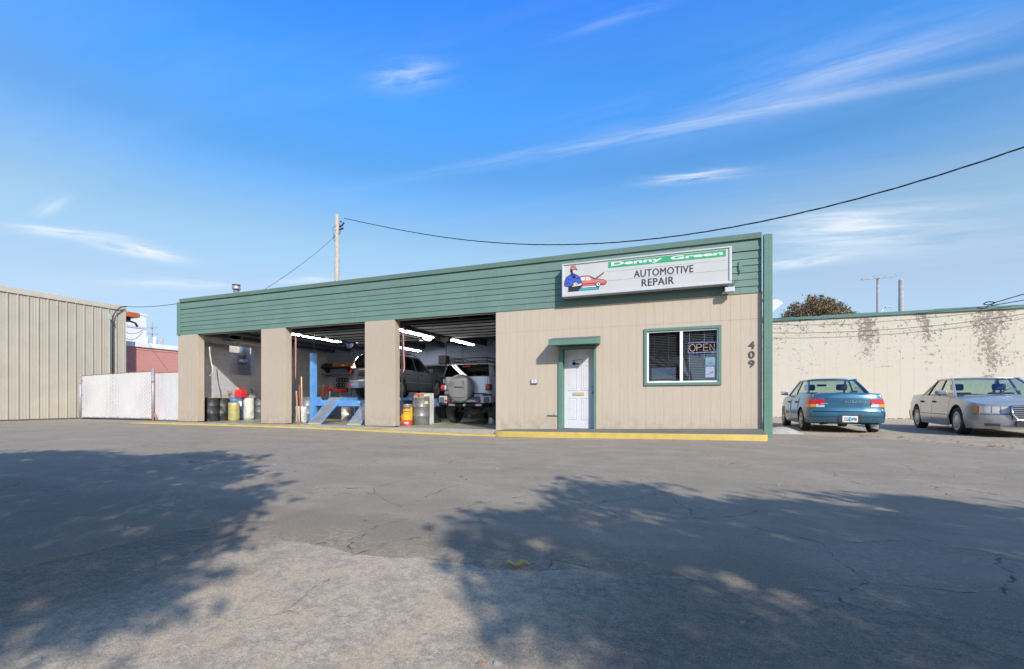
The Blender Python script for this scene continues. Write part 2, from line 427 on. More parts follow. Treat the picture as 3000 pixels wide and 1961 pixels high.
xs = [-3000, -400, -120, -60] + [-40+i*1.0 for i in range(81)] + [60, 120, 400, 3000]
ys = [-3000, -400, -100, -40] + [-25+i*0.5 for i in range(81)] + [20, 40, 80, 200, 600, 3000]
mb = MB()
nx, ny = len(xs), len(ys)
mb.grid(lambda u, v: (xs[round(u*(nx-1))], ys[round(v*(ny-1))], gz(xs[round(u*(nx-1))], ys[round(v*(ny-1))])-0.012), nx-1, ny-1)
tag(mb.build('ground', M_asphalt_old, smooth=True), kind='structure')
# newer asphalt overlay whose ragged edge ends in front of the camera
def seam(x):
    pts = [(-40, -24), (-12, -20), (-6, -14.5), (-3.3, -12.2), (-2.95, -9.25), (-2.78, -8.95), (-2.62, -8.93), (-2.57, -9.08), (-2.15, -9.21), (-1.62, -9.25), (-1.22, -9.2), (-0.92, -9.19), (-0.17, -9.0), (0.52, -9.04), (1.14, -9.07), (4, -9.2), (40, -9.5)]
    for (a, b), (c, d) in zip(pts, pts[1:]):
        if a <= x <= c:
            f = (x-a)/(c-a); f = f*f*(3-2*f); break
    rnd = math.sin(x*9.1)*0.012+math.sin(x*23.7+1)*0.008+math.sin(x*61.3)*0.005
    return b+(d-b)*f+rnd
sx = [-40, -30, -24, -20] + [-18+i*0.5 for i in range(26)] + [-5+i*0.05 for i in range(151)] + [2.5+0.6+i*0.8 for i in range(18)] + [18, 24, 32, 39.9]
sx = sorted(set(round(x, 3) for x in sx))
rows = [0, 0.004, 0.03, 0.08, 0.14, 0.19, 0.23]+[0.25+0.0125*i for i in range(25)]+[0.58, 0.62, 0.68, 0.72, 0.77, 0.84, 0.92, 1.0]
def ovl(u, v):
    x = sx[round(u*(len(sx)-1))]; f = rows[round(v*(len(rows)-1))]; y0 = seam(x); y = y0+(11.0-y0)*f if x < 60 else 0
    z = gz(x, y) + (-0.014 if f == 0 else 0.0)
    return (x, y, z)
tag(MB().grid(ovl, len(sx)-1, len(rows)-1).build('asphalt_lot', M_asphalt, smooth=True), kind='structure')
# concrete aprons before the bays, yellow stripes
M_yellow = mat('yellow_paint', (0.49, 0.34, 0.067), 0.7, var=0.12, vscale=5, dirt=0.25, dirtcol=(0.3, 0.24, 0.16), bump=0.2, bscale=60)
def apron(u, v):
    x = -17.3+u*13.0; y = -0.985+v*1.055
    return (x, y, (gz(x, -0.985)+0.046)*(1-v)+0.018*v)
tag(MB().grid(apron, 40, 4).build('apron', M_apron, smooth=True), kind='structure')
def stripe(name, a, b, w, lift):
    a = Vector(a); b = Vector(b); d = (b-a).normalized(); nrm = Vector((-d.y, d.x))*w/2; n = max(2, int((b-a).length/0.3))
    def f(u, v):
        p = a.lerp(b, u)+nrm*(2*v-1)
        t_ = max(0, min(1, (p.y+0.985)/1.055))
        return (p.x, p.y, (gz(p.x, -0.985)+0.046)*(1-t_)+0.018*t_+lift)
    o = MB().grid(f, n, 1).build(name, M_yellow); tag(o, kind='structure')
def lip(u, v):
    x = -18.6+u*14.3; h_ = 0.05*min(1, (x+18.6)/1.2); y = -1.045+v*0.062
    return (x, y+0.006*math.sin(x*7), gz(x, -1.0)-0.006+v*h_+0.003*math.sin(x*11))
tag(MB().grid(lip, 90, 2).build('painted_kerb_lip', M_yellow, smooth=True), kind='structure')
for x in (-16.75, -13.19, -12.22, -8.98, -8.0): stripe('road_marking', (x-0.28, -0.97), (x, -0.05), 0.11, 0.005)
# gravel strip beside the building
def gyb(x):
    pts = [(1.7, 1.35), (2.86, 0.99), (3.82, 0.49), (5.12, -1.46), (8, -4.2), (14, -7), (40, -12)]
    for (a, b), (c, d) in zip(pts, pts[1:]):
        if a <= x <= c: f = (x-a)/(c-a); break
    return b+(d-b)*f+0.06*math.sin(x*5.3)+0.03*math.sin(x*13.1)
gxs = [1.7+i*0.2 for i in range(60)]+[14+i*2 for i in range(13)]
grow = [0, .02, .05, .1, .2, .35, .5, .7, 1]
def grv(u, v):
    x = gxs[round(u*(len(gxs)-1))]; f = grow[round(v*8)]; y0 = gyb(x); y = y0+(12.62-y0)*f
    return (x, y, -0.006 if f == 0 else 0.008+0.006*math.sin(x*3+y*2))
tag(MB().grid(grv, len(gxs)-1, 8).build('gravel_strip', M_gravel, smooth=True), kind='structure')
# kerbed step before the office
M_slab = mat('step_concrete', (0.135, 0.132, 0.105), 0.85, var=0.1, vscale=2.5, bump=0.4, bscale=90, dirt=0.25, dirtcol=(0.28, 0.26, 0.22))
mb = MB()
fp = [(-4.30, -0.98+0.02), (-4.36, -0.9), (-4.40, -0.75), (-4.41, -0.5), (-4.41, 0.02)]
front = [(-4.1, -1.0), (-3.0, -0.99), (-1.5, -0.96), (0, -0.93), (1.50, -0.90), (1.56, -0.87)]
ring = fp[::-1]+front+[(1.58, 0.02)]
def topz(x, y):
    f = (x+4.4)/6.0; w = -y/0.98
    return (0.046+0.142*f)*(1-w)+(0.056+0.057*f)*w
n = len(ring)
top = [(x, y, topz(x, y)) for x, y in ring]; lip = [(x+(0.012 if x < -4.2 else -0.006 if x > 1.5 else 0)*-1, y-0.012 if y < 0 else y, topz(x, y)-0.02) for x, y in ring]; bot = [(x, y-0.02 if y < 0 else y, -0.2) for x, y in ring]
mb.add(top, [tuple(range(n))])
mb.cm = 1
mb.add(top+lip+bot, [(i, i+1, n+i+1, n+i) for i in range(n-1)]+[(n+i, n+i+1, 2*n+i+1, 2*n+i) for i in range(n-1)])
tag(mb.build('kerb_step', [M_slab, M_yellow], auto=35), kind='structure')
# a low concrete hump by the corner post
mb = MB()
mb.grid(lambda u, v: (1.95+u*0.75, 1.3+v*1.5, 0.0+0.12*math.sin(PI*u)**0.7*math.sin(PI*v)**0.6*(1+0.1*math.sin(9*u+5*v))), 14, 14)
tag(mb.build('concrete_hump', mat('pale_concrete', (0.42, 0.40, 0.36), 0.9, bump=0.4, dirt=0.3), smooth=True), 'pale worn concrete hump on the ground beside the green corner post', 'concrete block')

# ------------------------------------------------------------------ repair shop
def wood_paint(name, color, dark=0.82, wear=0.1):
    m, t = newmat(name); b = t.bsdf; c = lin(color)
    p = t.pos((0.6, 0.6, 8)); oi = t.n('ShaderNodeObjectInfo').outputs['Random']
    n1 = t.noise(p, 2.0, 6, 0.6); p0 = t.pos(); n2 = t.noise(p0, 1.1, 4); n3 = t.noise(t.pos((3, 3, 0.5)), 3.2, 7, 0.7)
    colr = t.mix(t.ramp(n1, 0.3, 0.7), tuple(x*dark for x in c[:3])+(1,), c)
    colr = t.mix(t.math('MULTIPLY', t.ramp(n2, 0.4, 0.7), 0.3), colr, tuple(min(1, x*1.25+0.01) for x in c[:3])+(1,))
    colr = t.mix(t.math('MULTIPLY', oi, 0.16), colr, tuple(x*0.7 for x in c[:3])+(1,))
    colr = t.mix(t.math('MULTIPLY', t.ramp(n3, 0.58, 0.72), wear), colr, lin((0.32, 0.31, 0.27)))
    t.set(b.inputs['Base Color'], colr); b.inputs['Roughness'].default_value = 0.62
    t.set(b.inputs['Normal'], t.bump(n1, 0.25, 0.006))
    return m
M_green = wood_paint('green_board_paint', (0.130, 0.208, 0.164), 0.84, 0.34)
M_green2 = wood_paint('green_trim_paint', (0.110, 0.215, 0.160), 0.85, 0.14)
def beige_mat(name='beige_panel_paint', k=1.0):
    m, t = newmat(name); b = t.bsdf; lin_ = lambda c: lin(tuple(q*k for q in c))
    p = t.pos((6, 6, 0.5)); n1 = t.noise(p, 5.0, 5, 0.6); n2 = t.noise(t.pos(), 0.7, 5, 0.6); n3 = t.noise(t.pos((2, 2, 0.4)), 2.6, 7, 0.7); g = t.n('ShaderNodeNewGeometry'); sp = t.n('ShaderNodeSeparateXYZ', {'Vector': g.outputs['Position']})
    c = t.mix(t.ramp(n1, 0.3, 0.7), lin_((0.46, 0.368, 0.272)), lin_((0.50, 0.408, 0.308)))
    c = t.mix(t.math('MULTIPLY', t.ramp(n2, 0.4, 0.65), 0.4), c, lin_((0.445, 0.345, 0.245)))
    c = t.mix(t.math('MULTIPLY', t.ramp(n3, 0.6, 0.74), 0.28), c, lin_((0.30, 0.22, 0.16)))
    splash = t.math('MULTIPLY', t.ramp(sp.outputs['Z'], 0.55, 0.05), t.ramp(t.noise(t.pos(), 5, 6, 0.7), 0.4, 0.65))
    c = t.mix(t.math('MULTIPLY', splash, 0.55), c, lin_((0.26, 0.20, 0.15)))
    t.set(b.inputs['Base Color'], c); b.inputs['Roughness'].default_value = 0.7
    t.set(b.inputs['Normal'], t.bump(n1, 0.2, 0.004))
    return m
M_beige = beige_mat()
M_beige_pil = beige_mat('beige_pilaster_paint', 0.88)
def block_mat(name, c0, c1, sx_=2.45, sz=4.9, axis='x', bumpk=0.4):
    m, t = newmat(name); b = t.bsdf
    g = t.n('ShaderNodeNewGeometry'); s = t.n('ShaderNodeSeparateXYZ', {'Vector': g.outputs['Position']})
    u = t.math('ADD', s.outputs['X'], s.outputs['Y'])
    cv = t.n('ShaderNodeCombineXYZ', {'X': u, 'Y': s.outputs['Z']}).outputs[0]
    br = t.n('ShaderNodeTexBrick', {'Vector': cv, 'Scale': 1.0, 'Mortar Size': 0.008, 'Brick Width': 0.4, 'Row Height': 0.2, 'Bias': 0.0, 'Color1': lin(c0), 'Color2': lin(c1), 'Mortar': tuple(x*0.82 for x in c0)+(1,)})
    n = t.noise(t.pos(), 2.2, 6, 0.65)
    colr = t.mix(t.math('MULTIPLY', t.ramp(n, 0.45, 0.7), 0.35), br.outputs['Color'], tuple(x*0.6 for x in c0)+(1,))
    t.set(b.inputs['Base Color'], colr); b.inputs['Roughness'].default_value = 0.75
    t.set(b.inputs['Normal'], t.bump(t.math('ADD', t.math('MULTIPLY', br.outputs['Fac'], -1.0), t.math('MULTIPLY', t.noise(t.pos(), 60, 3), 0.3)), bumpk, 0.01))
    return m
M_inwall = block_mat('interior_grey_block', (0.40, 0.39, 0.41), (0.42, 0.41, 0.43))
M_inback = block_mat('interior_blue_grey_block', (0.26, 0.31, 0.46), (0.29, 0.33, 0.47))
M_floor = mat('shop_floor_green_concrete', (0.23, 0.235, 0.165), 0.45, var=0.3, vscale=1.6, bump=0.15, dirt=0.55, dirtcol=(0.05, 0.05, 0.045))
M_dark = mat('dark_timber', (0.075, 0.085, 0.12), 0.7, var=0.2)
M_white = mat('white_paint', (0.74, 0.74, 0.76), 0.5, var=0.05, dirt=0.12, dirtcol=(0.4, 0.37, 0.33))
M_steel = mat('galvanised_steel', (0.45, 0.46, 0.47), 0.42, 0.75, var=0.15, dirt=0.2)
M_black = mat('black_rubber', (0.018, 0.018, 0.02), 0.65, var=0.2)
M_roof = mat('roof_felt', (0.07, 0.07, 0.07), 0.9)
M_slab_in = MB().box(-17.06, 0.03, -0.2, -4.75, 7.2, 0.02).build('shop_floor', M_floor); tag(M_slab_in, kind='structure')

shop = empty('repair_shop', (0, 0, 0), 0, 'low beige auto repair shop with green board fascia, three open bays and an office', 'building')
XL, XR = -17.28, 1.60
# carcass walls
mb = MB()
wy0, wy1, wz0, wz1 = 1.84, 3.0, 1.84, 3.03
mb.box(XL, 0.27, -0.1, -17.06, wy0, 3.9).box(XL, wy1, -0.1, -17.06, 7.4, 3.9).box(XL, wy0, -0.1, -17.06, wy1, wz0).box(XL, wy0, wz1, -17.06, wy1, 3.9)
mb.build('side_wall', M_inwall, shop)
MB().box(XL, 7.2, -0.1, XR, 7.4, 3.9).build('back_wall', M_inback, shop)
MB().box(-4.72, 0.12, -0.1, -4.60, 7.2, 3.6).build('partition_wall', M_inback, shop)
MB().box(1.46, 0.13, -0.1, XR, 7.2, 3.9).build('side_wall', M_beige, shop)
MB().box(XL+0.02, 0.14, 3.45, XR-0.02, 7.35, 3.58).build('roof', M_roof, shop)
# pilaster bodies between the bays
for i, (a, b) in enumerate(((-17.28, -16.28), (-13.19, -12.14), (-8.98, -7.93))):
    mb = MB()
    nb = 5; w = (b-a)/nb
    for k in range(nb):
        x0 = a+k*w; mb.box(x0+(0 if k == 0 else 0.0012), 0.0, 0.05, x0+w-(0 if k == nb-1 else 0.0012), 0.012, 3.17)
    mb.box(a+0.001, 0.011, 0.055, b-0.001, 0.26, 3.168)
    mb.box(b-0.012, 0.003, 0.052, b+0.004, 0.265, 3.165)
    mb.box(a-0.004, 0.003, 0.052, a+0.012, 0.265, 3.165)
    o = mb.build('pilaster', M_beige_pil, shop, bevel=0.004)
    MB().box(a+0.03, 0.01, -0.15, b-0.03, 0.25, 0.052).build('pilaster_base', mat('sill_plate', (0.16, 0.14, 0.12), 0.8), shop)
# beam above the openings, with soffit
MB().box(-17.25, 0.14, 3.172, -4.6, 0.27, 3.5).build('header_beam', M_beige, shop)
# fascia lap boards, each its own piece
MB().box(XL+0.03, 0.045, 3.172, XR-0.01, 0.13, 4.36).build('fascia_backing', M_dark, shop)
courses = [(3.17, 3.325), (3.325, 3.48), (3.48, 3.635), (3.635, 3.79), (3.79, 3.935), (3.935, 4.11), (4.11, 4.18), (4.18, 4.355)]
rb = random.Random(3)
for ci, (z0, z1) in enumerate(courses):
    cuts = [XL+0.13]
    x = XL+0.13+rb.uniform(1.5, 5.5)
    while x < 1.2:
        cuts.append(x); x += rb.choice((3.05, 3.66, 4.27, 4.88))
    cuts.append(XR-0.02)
    for a, b in zip(cuts, cuts[1:]):
        dy = rb.uniform(-0.002, 0.002); g = 0.003
        mb = MB()
        # wedge-shaped lap board: thick at its lower edge
        pr = [(0.0+dy, z0+g), (0.016+dy, z1), (0.045, z1), (0.045, z0+g)]
        if ci == 6: pr = [(-0.012, z0+g), (-0.012, z1), (0.045, z1), (0.045, z0+g)]
        mb.prism([(a+0.0015, y, z) for y, z in pr], (b-a-0.003, 0, 0))
        mb.build('board', M_green, shop)
for a, b in ((XL+0.13, -11.9), (-11.897, -6.3), (-6.297, XR-0.02)):
    MB().prism([(a, -0.03, 4.36), (a, -0.055, 4.475), (a, 0.14, 4.49), (a, 0.14, 4.36)], (b-a, 0, 0)).build('cap_board', M_green, shop)
# end boards and corner post
MB().box(XL-0.03, -0.03, 3.17, XL+0.127, 0.14, 4.38).build('corner_board', M_green2, shop, bevel=0.004)
mb = MB(); mb.box(XR+0.015, -0.10, -0.05, XR+0.105, 0.06, 4.41).box(XR+0.109, -0.07, -0.05, XR+0.185, 0.3, 4.41)
mb.build('corner_post', M_green2, shop, bevel=0.005)
# grooved panel sheets of the office front; door and window openings left free
DX0, DX1, DZ1 = -2.985, -2.03, 2.17
WX0, WX1, WZ0, WZ1 = -0.85, 0.745, 1.20, 2.465
MB().box(-4.72, 0.022, -0.1, DX0-0.02, 0.12, 3.2).box(DX1+0.02, 0.022, -0.1, WX0, 0.12, 3.2).box(WX1, 0.022, -0.1, XR, 0.12, 3.2).box(DX0-0.02, 0.022, DZ1+0.02, DX1+0.02, 0.12, 3.2).box(WX0, 0.022, -0.1, WX1, 0.12, WZ0).box(WX0, 0.022, WZ1, WX1, 0.12, 3.2).build('front_wall', M_beige, shop)
def sub_rects(x0, x1, z0, z1):
    out = [(x0, x1, z0, z1)]
    for (a, b, c, d) in ((DX0, DX1, -1, DZ1), (WX0, WX1, WZ0, WZ1)):
        nxt = []
        for (p, q, r, s) in out:
            if q <= a or p >= b or s <= c or r >= d: nxt.append((p, q, r, s)); continue
            if p < a: nxt.append((p, a, r, s))
            if q > b: nxt.append((b, q, r, s))
            if r < c: nxt.append((max(p, a), min(q, b), r, c))
            if s > d: nxt.append((max(p, a), min(q, b), d, s))
        out = nxt
    return out
SH = 1.2192
xs0 = -4.72
k = 0
while xs0 < XR-0.02:
    xs1 = min(xs0+SH, XR)
    for (za, zb) in ((-0.05, 2.60), (2.606, 3.168)):
        mb = MB(); x = xs0
        while x < xs1-0.01:
            e = min(x+0.2032, xs1)
            for (p, q, r, s) in sub_rects(x+0.0013, e-0.0013, za, zb):
                if q-p > 0.01: mb.box(p, 0.018, r, q, 0.0225, s)
            x = e
        mb.build('wall_panel', M_beige, shop)
    xs0 += SH
# --- door
door = MB()
dx0, dx1, dz0, dz1 = -2.80, -2.045, 0.10, 2.10
DY = 0.155
M_doorw = mat('white_door_paint', (0.60, 0.575, 0.56), 0.42, var=0.04, dirt=0.15, dirtcol=(0.45, 0.42, 0.38))
dx0, dx1 = -2.875, -2.09
door.box(dx0, DY, dz0, dx1, DY+0.04, dz1)
d_o = door.build('door', M_doorw, shop, bevel=0.003)
W_, H_ = dx1-dx0, dz1-dz0
def dpan(u0, u1, v0, v1):
    x0, x1 = dx0+u0*W_, dx0+u1*W_; z0, z1 = dz0+v0*H_, dz0+v1*H_
    mb = MB(); a, b = 0.018, 0.045
    mb.box(x0+b, DY-0.006, z0+b, x1-b, DY+0.001, z1-b)
    for (p, q, r, s) in ((x0, x1, z0, z0+a), (x0, x1, z1-a, z1), (x0, x0+a, z0+a, z1-a), (x1-a, x1, z0+a, z1-a)):
        mb.box(p, DY-0.009, r, q, DY+0.001, s)
    mb.build('door_panel', M_doorw, d_o, bevel=0.004)
for u0, u1 in ((0.13, 0.43), (0.57, 0.87)):
    for v0, v1 in ((0.11, 0.39), (0.48, 0.80), (0.84, 0.935)): dpan(u0, u1, v0, v1)
M_brass = mat('brass_slot', (0.62, 0.48, 0.27), 0.4, 0.3)
mb = MB(); xa, xb = dx0+0.28*W_, dx0+0.66*W_; mb.box(xa, DY-0.012, dz0+0.415*H_, xb, DY, dz0+0.455*H_).box(xa+0.02, DY-0.018, dz0+0.42*H_, xb-0.015, DY-0.012, dz0+0.44*H_)
mb.build('mail_slot', M_brass, d_o, bevel=0.003)
mb = MB(); kx = dx1-0.06
mb.lathe([(0.03, 0), (0.03, -0.008), (0.012, -0.012), (0.012, -0.04), (0.028, -0.05), (0.03, -0.065), (0.02, -0.078), (0.001, -0.08)], 16, (kx, DY, dz0+0.455*H_), 'y')
mb.build('door_knob', M_steel, d_o, smooth=True)
mb = MB(); mb.lathe([(0.03, 0), (0.03, -0.014), (0.018, -0.02), (0.001, -0.021)], 16, (kx-0.005, DY, dz0+0.525*H_), 'y')
mb.build('deadbolt', M_steel, d_o, smooth=True)
# small printed badge on the door
mb = MB(); mb.box(dx0+0.29*W_, DY-0.003, dz0+0.80*H_, dx0+0.35*W_, DY-0.0005, dz0+0.865*H_).box(dx0+0.27*W_, DY-0.003, dz0+0.80*H_, dx0+0.38*W_, DY-0.0008, dz0+0.84*H_)
M_blue_ink = mat('blue_ink', (0.05, 0.07, 0.28), 0.6); M_red_ink = mat('red_ink', (0.32, 0.04, 0.05), 0.6); M_green_ink = mat('green_ink', (0.05, 0.33, 0.14), 0.6)
badge = mb.build('door_badge', M_blue_ink, d_o)
MB().box(dx0+0.39*W_, DY-0.003, dz0+0.805*H_, dx0+0.49*W_, DY-0.0005, dz0+0.826*H_).build('door_badge_car', M_red_ink, d_o)
MB().box(dx0+0.37*W_, DY-0.003, dz0+0.862*H_, dx0+0.66*W_, DY-0.0005, dz0+0.871*H_).build('door_badge_line', M_green_ink, d_o)
# frame
mb = MB()
mb.box(DX0, -0.03, -0.05, dx0-0.004, 0.20, dz1+0.06).box(dx1+0.004, -0.03, -0.05, DX1, 0.20, dz1+0.06).box(dx0-0.004, -0.03, dz1+0.006, dx1+0.004, 0.2, dz1+0.06)
mb.build('door_frame', M_green2, shop, bevel=0.004)
MB().box(dx0-0.004, -0.02, -0.05, dx1+0.004, 0.21, dz0-0.006).build('door_threshold', M_dark, shop)
MB().box(dx0-0.004, 0.205, 0.05, dx1+0.004, 0.22, dz1+0.05).build('door_backing', M_dark, shop)
# awning
aw = empty('awning', (0, 0, 0)); aw.parent = shop
ax0, ax1, ap = -3.11, -1.925, 0.46
mb = MB()
mb.prism([(ax0, 0.004, 2.20), (ax0, -ap, 2.165), (ax0, -ap, 2.285), (ax0, 0.004, 2.385)], (0.035, 0, 0)).build('awning_cheek', M_green2, aw); mb = MB()
mb.prism([(ax1-0.035, 0.004, 2.20), (ax1-0.035, -ap, 2.165), (ax1-0.035, -ap, 2.285), (ax1-0.035, 0.004, 2.385)], (0.035, 0, 0))
mb.build('awning_cheek', M_green2, aw)
MB().box(ax0-0.004, -ap-0.028, 2.155, ax1+0.004, -ap-0.001, 2.288).build('awning_fascia', M_green2, aw, bevel=0.004)
MB().box(ax0+0.036, -ap, 2.19, ax1-0.036, 0.003, 2.2).build('awning_soffit', M_green2, aw)
M_shing = mat('grey_shingle', (0.16, 0.155, 0.15), 0.9, var=0.25, vscale=9, bump=0.6, bscale=120, dirt=0.4, dirtcol=(0.30, 0.16, 0.09))
rs = random.Random(5)
for r in range(4):
    y1 = -ap-0.035+r*0.125; y0 = y1; n = 8
    for i in range(n):
        xa = ax0-0.01+(ax1-ax0+0.02)*i/n+(0.05 if r % 2 and i else 0); xb = ax0-0.01+(ax1-ax0+0.02)*(i+1)/n+(0.05 if r % 2 and i < n-1 else 0)
        zf = lambda y: 2.292+(y+ap)*0.21
        y2 = min(y1+0.15, 0.003); l = 0.004+0.002*rs.random()
        MB().hexa([(xa+.002, y1, zf(y1)+0.003), (xb-.002, y1, zf(y1)+0.003), (xb-.002, y2, zf(y2)), (xa+.002, y2, zf(y2))],
                  [(xa+.002, y1, zf(y1)+0.008+l), (xb-.002, y1, zf(y1)+0.008+l), (xb-.002, y2, zf(y2)+0.004), (xa+.002, y2, zf(y2)+0.004)]).build('shingle', M_shing, aw)
# --- office window
win = empty('window', (0, 0, 0)); win.parent = shop
mb = MB(); tw = 0.062
x0, x1, z0, z1 = WX0-0.04, WX1+0.04, WZ0-0.04, WZ1+0.04
mb.box(x0, -0.02, z0, x1, 0.02, z0+tw).box(x0, -0.02, z1-tw, x1, 0.02, z1).box(x0, -0.02, z0+tw, x0+tw, 0.02, z1-tw).box(x1-tw, -0.02, z0+tw, x1, 0.02, z1-tw)
mb.build('window_trim', M_green2, win, bevel=0.003)
M_vinyl = mat('white_vinyl', (0.78, 0.77, 0.78), 0.35, var=0.03, dirt=0.1, dirtcol=(0.5, 0.47, 0.42))
ix0, ix1, iz0, iz1 = x0+tw, x1-tw, z0+tw, z1-tw
xm = ix0+(ix1-ix0)*0.495
mb = MB()
mb.box(ix0, 0.015, iz0, ix1, 0.075, iz0+0.035).box(ix0, 0.015, iz1-0.035, ix1, 0.075, iz1).box(ix0, 0.015, iz0+0.035, ix0+0.04, 0.075, iz1-0.035).box(ix1-0.03, 0.015, iz0+0.035, ix1, 0.075, iz1-0.035)
mb.box(xm-0.035, 0.02, iz0+0.035, xm+0.03, 0.07, iz1-0.035)
mb.build('window_frame', M_vinyl, win, bevel=0.003)
M_wglass = glassmat('window_glass', (0.92, 0.95, 0.98), 0.0, 0.92, 1.0)
MB().box(ix0+0.04, 0.052, iz0+0.035, xm-0.035, 0.056, iz1-0.035).build('pane', glassmat('screened_glass', (0.80, 0.80, 0.82), 0.02, 0.85, 0.45), win)
MB().box(xm+0.03, 0.040, iz0+0.035, ix1-0.03, 0.044, iz1-0.035).build('pane', M_wglass, win)
# blinds
M_slat = mat('blind_slat', (0.62, 0.60, 0.57), 0.55, var=0.05)
sl = MB().box(-0.36, -0.0125, -0.002, 0.36, 0.0125, 0.002).mesh('slat', M_slat)
nsl = 30
for (cx, y) in (((ix0+0.04+xm-0.035)/2, 0.105), ((xm+0.03+ix1-0.03)/2, 0.098)):
    for i in range(nsl):
        z = iz0+0.05+(iz1-iz0-0.09)*i/(nsl-1)
        inst('blind_slat', sl, win, (cx, y, z), (R(20 if cx < xm else 10), 0, 0), (0.96, 1, 1))
    for dx in (-0.22, 0.1):
        MB().box(cx+dx-0.003, y-0.016, iz0+0.03, cx+dx+0.003, y-0.014, iz1-0.03).build('blind_cord', M_slat, win)
# dim office room behind the window
M_room = mat('office_wall', (0.22, 0.22, 0.24), 0.8)
mb = MB()
mb.box(-4.58, 3.0, 0.0, 1.44, 3.1, 3.2).box(-4.58, 0.14, 2.9, 1.44, 3.0, 3.0).box(-4.58, 0.14, 0.0, 1.44, 3.0, 0.1)
mb.build('office_room', M_room, shop)
# ------------------------------------------------------------------ neighbours on the left
M_metal = mat('beige_sheet_metal', (0.42, 0.37, 0.285), 0.45, 0.0, var=0.07, vscale=1.2, dirt=0.16, dirtcol=(0.24, 0.18, 0.13), streak=True)
M_metal_trim = mat('beige_metal_trim', (0.48, 0.43, 0.335), 0.45, 0.0, var=0.08)
mbld = empty('metal_building', (-24.35, 2.22, 0), 0, 'tall beige ribbed sheet metal building at the left edge', 'building')
def rib_sheet(w):
    """one ribbed sheet, width w along -Y, facing +X"""
    prof = [(0, 0), (0.075*w, 0), (0.10*w, 0.034), (0.20*w, 0.034), (0.225*w, 0), (0.42*w, 0), (0.44*w, 0.006), (0.50*w, 0.006), (0.52*w, 0), (0.70*w, 0), (0.72*w, 0.006), (0.78*w, 0.006), (0.80*w, 0), (w, 0)]
    mb = MB()
    for (a, b), (c, d) in zip(prof, prof[1:]): mb.quad((b, -a, 0.06), (d, -c, 0.06), (d, -c, 5.06), (b, -a, 5.06))
    return mb.mesh('wall_sheet', M_metal, fix=False)
RS = 0.3
sheet = rib_sheet(RS)
for i in range(18): inst('wall_sheet', sheet, mbld, (0.0, -i*RS, 0))
MB().box(-14, -16, 0.0, -0.012, -0.02, 5.05).build('wall', M_metal, mbld)
MB().box(-0.3, -16, 5.0, 0.05, 0.03, 5.17).box(0.02, -16, 4.955, 0.056, 0.03, 5.0).build('eave_trim', M_metal_trim, mbld, bevel=0.006)
MB().box(-0.25, -0.02, 0.0, 0.03, 0.028, 5.0).build('corner_trim', M_metal_trim, mbld)
MB().box(-0.02, -16, 0.0, 0.03, 0.0, 0.06).build('base_sill', mat('stained_sill', (0.10, 0.09, 0.075), 0.9), mbld)
MB().prism([(-14.2, 0.1, 5.15), (-7, 0.1, 6.2), (0.05, 0.1, 5.165)], (0, -16, 0)).build('roof', M_metal_trim, mbld)
M_cable = mat('black_cable', (0.02, 0.02, 0.025), 0.55)
mb = MB(); mb.tube([(-24.24, 1.67, 1.2), (-24.24, 1.67, 4.45), (-24.22, 1.70, 4.68), (-24.2, 1.80, 4.90), (-24.19, 1.98, 5.08), (-24.17, 2.18, 5.15)], 0.024, 8)
tag(mb.build('conduit', M_cable, smooth=True), 'black service conduit bending over the corner of the beige metal building', 'conduit')
mb = MB(); mb.tube([(-24.27, 1.58, 0.9), (-24.27, 1.58, 4.7)], 0.02, 8).box(-24.33, 1.55, 4.45, -24.24, 1.64, 4.72)
tag(mb.build('electric_meter_pipe', mat('pale_green_pipe', (0.36, 0.42, 0.36), 0.5), smooth=False), 'pale green pipe with small box on the beige metal wall', 'pipe')
def wire(name, pts, r, label, seg=5, group=None, m=None):
    o = MB().tube(pts, r, seg).build(name, m or M_cable, smooth=True)
    return tag(o, label, 'wire', group)
def sagline(a, b, sag, n=24):
    a = Vector(a); b = Vector(b)
    return [a.lerp(b, i/n)-Vector((0, 0, 4*sag*(i/n)*(1-i/n))) for i in range(n+1)]
wire('overhead_wire', sagline((-24.17, 2.18, 5.14), (-17.3, 0.08, 4.36), 0.06), 0.012, 'thin black wire from the metal building corner to the green fascia')
for i, (dz, sg) in enumerate(((4.35, 0.35), (4.25, 0.55))):
    wire('service_wire', sagline((-24.2, 1.7, dz), (-26.3, 4.1, dz+0.1), sg, 14), 0.012, ('upper' if i == 0 else 'lower')+' slack black wire looping from the conduit to the white building', group='slack wires by the conduit')
# pink brick building
def brick_mat():
    m, t = newmat('pink_painted_brick'); b = t.bsdf
    g = t.n('ShaderNodeNewGeometry'); s = t.n('ShaderNodeSeparateXYZ', {'Vector': g.outputs['Position']})
    cv = t.n('ShaderNodeCombineXYZ', {'X': s.outputs['Y'], 'Y': s.outputs['Z']}).outputs[0]
    br = t.n('ShaderNodeTexBrick', {'Vector': cv, 'Scale': 1.0, 'Mortar Size': 0.006, 'Brick Width': 0.22, 'Row Height': 0.075, 'Color1': lin((0.55, 0.245, 0.20)), 'Color2': lin((0.51, 0.225, 0.185)), 'Mortar': lin((0.48, 0.21, 0.17))})
    n = t.noise(t.pos(), 1.6, 6, 0.65)
    t.set(b.inputs['Base Color'], t.mix(t.math('MULTIPLY', t.ramp(n, 0.45, 0.7), 0.3), br.outputs['Color'], lin((0.44, 0.19, 0.155))))
    t.set(b.inputs['Normal'], t.bump(t.math('MULTIPLY', br.outputs['Fac'], -1.0), 0.4, 0.008)); b.inputs['Roughness'].default_value = 0.75
    return m
M_brick = brick_mat()
M_pinktrim = mat('pink_smooth_paint', (0.66, 0.31, 0.25), 0.6)
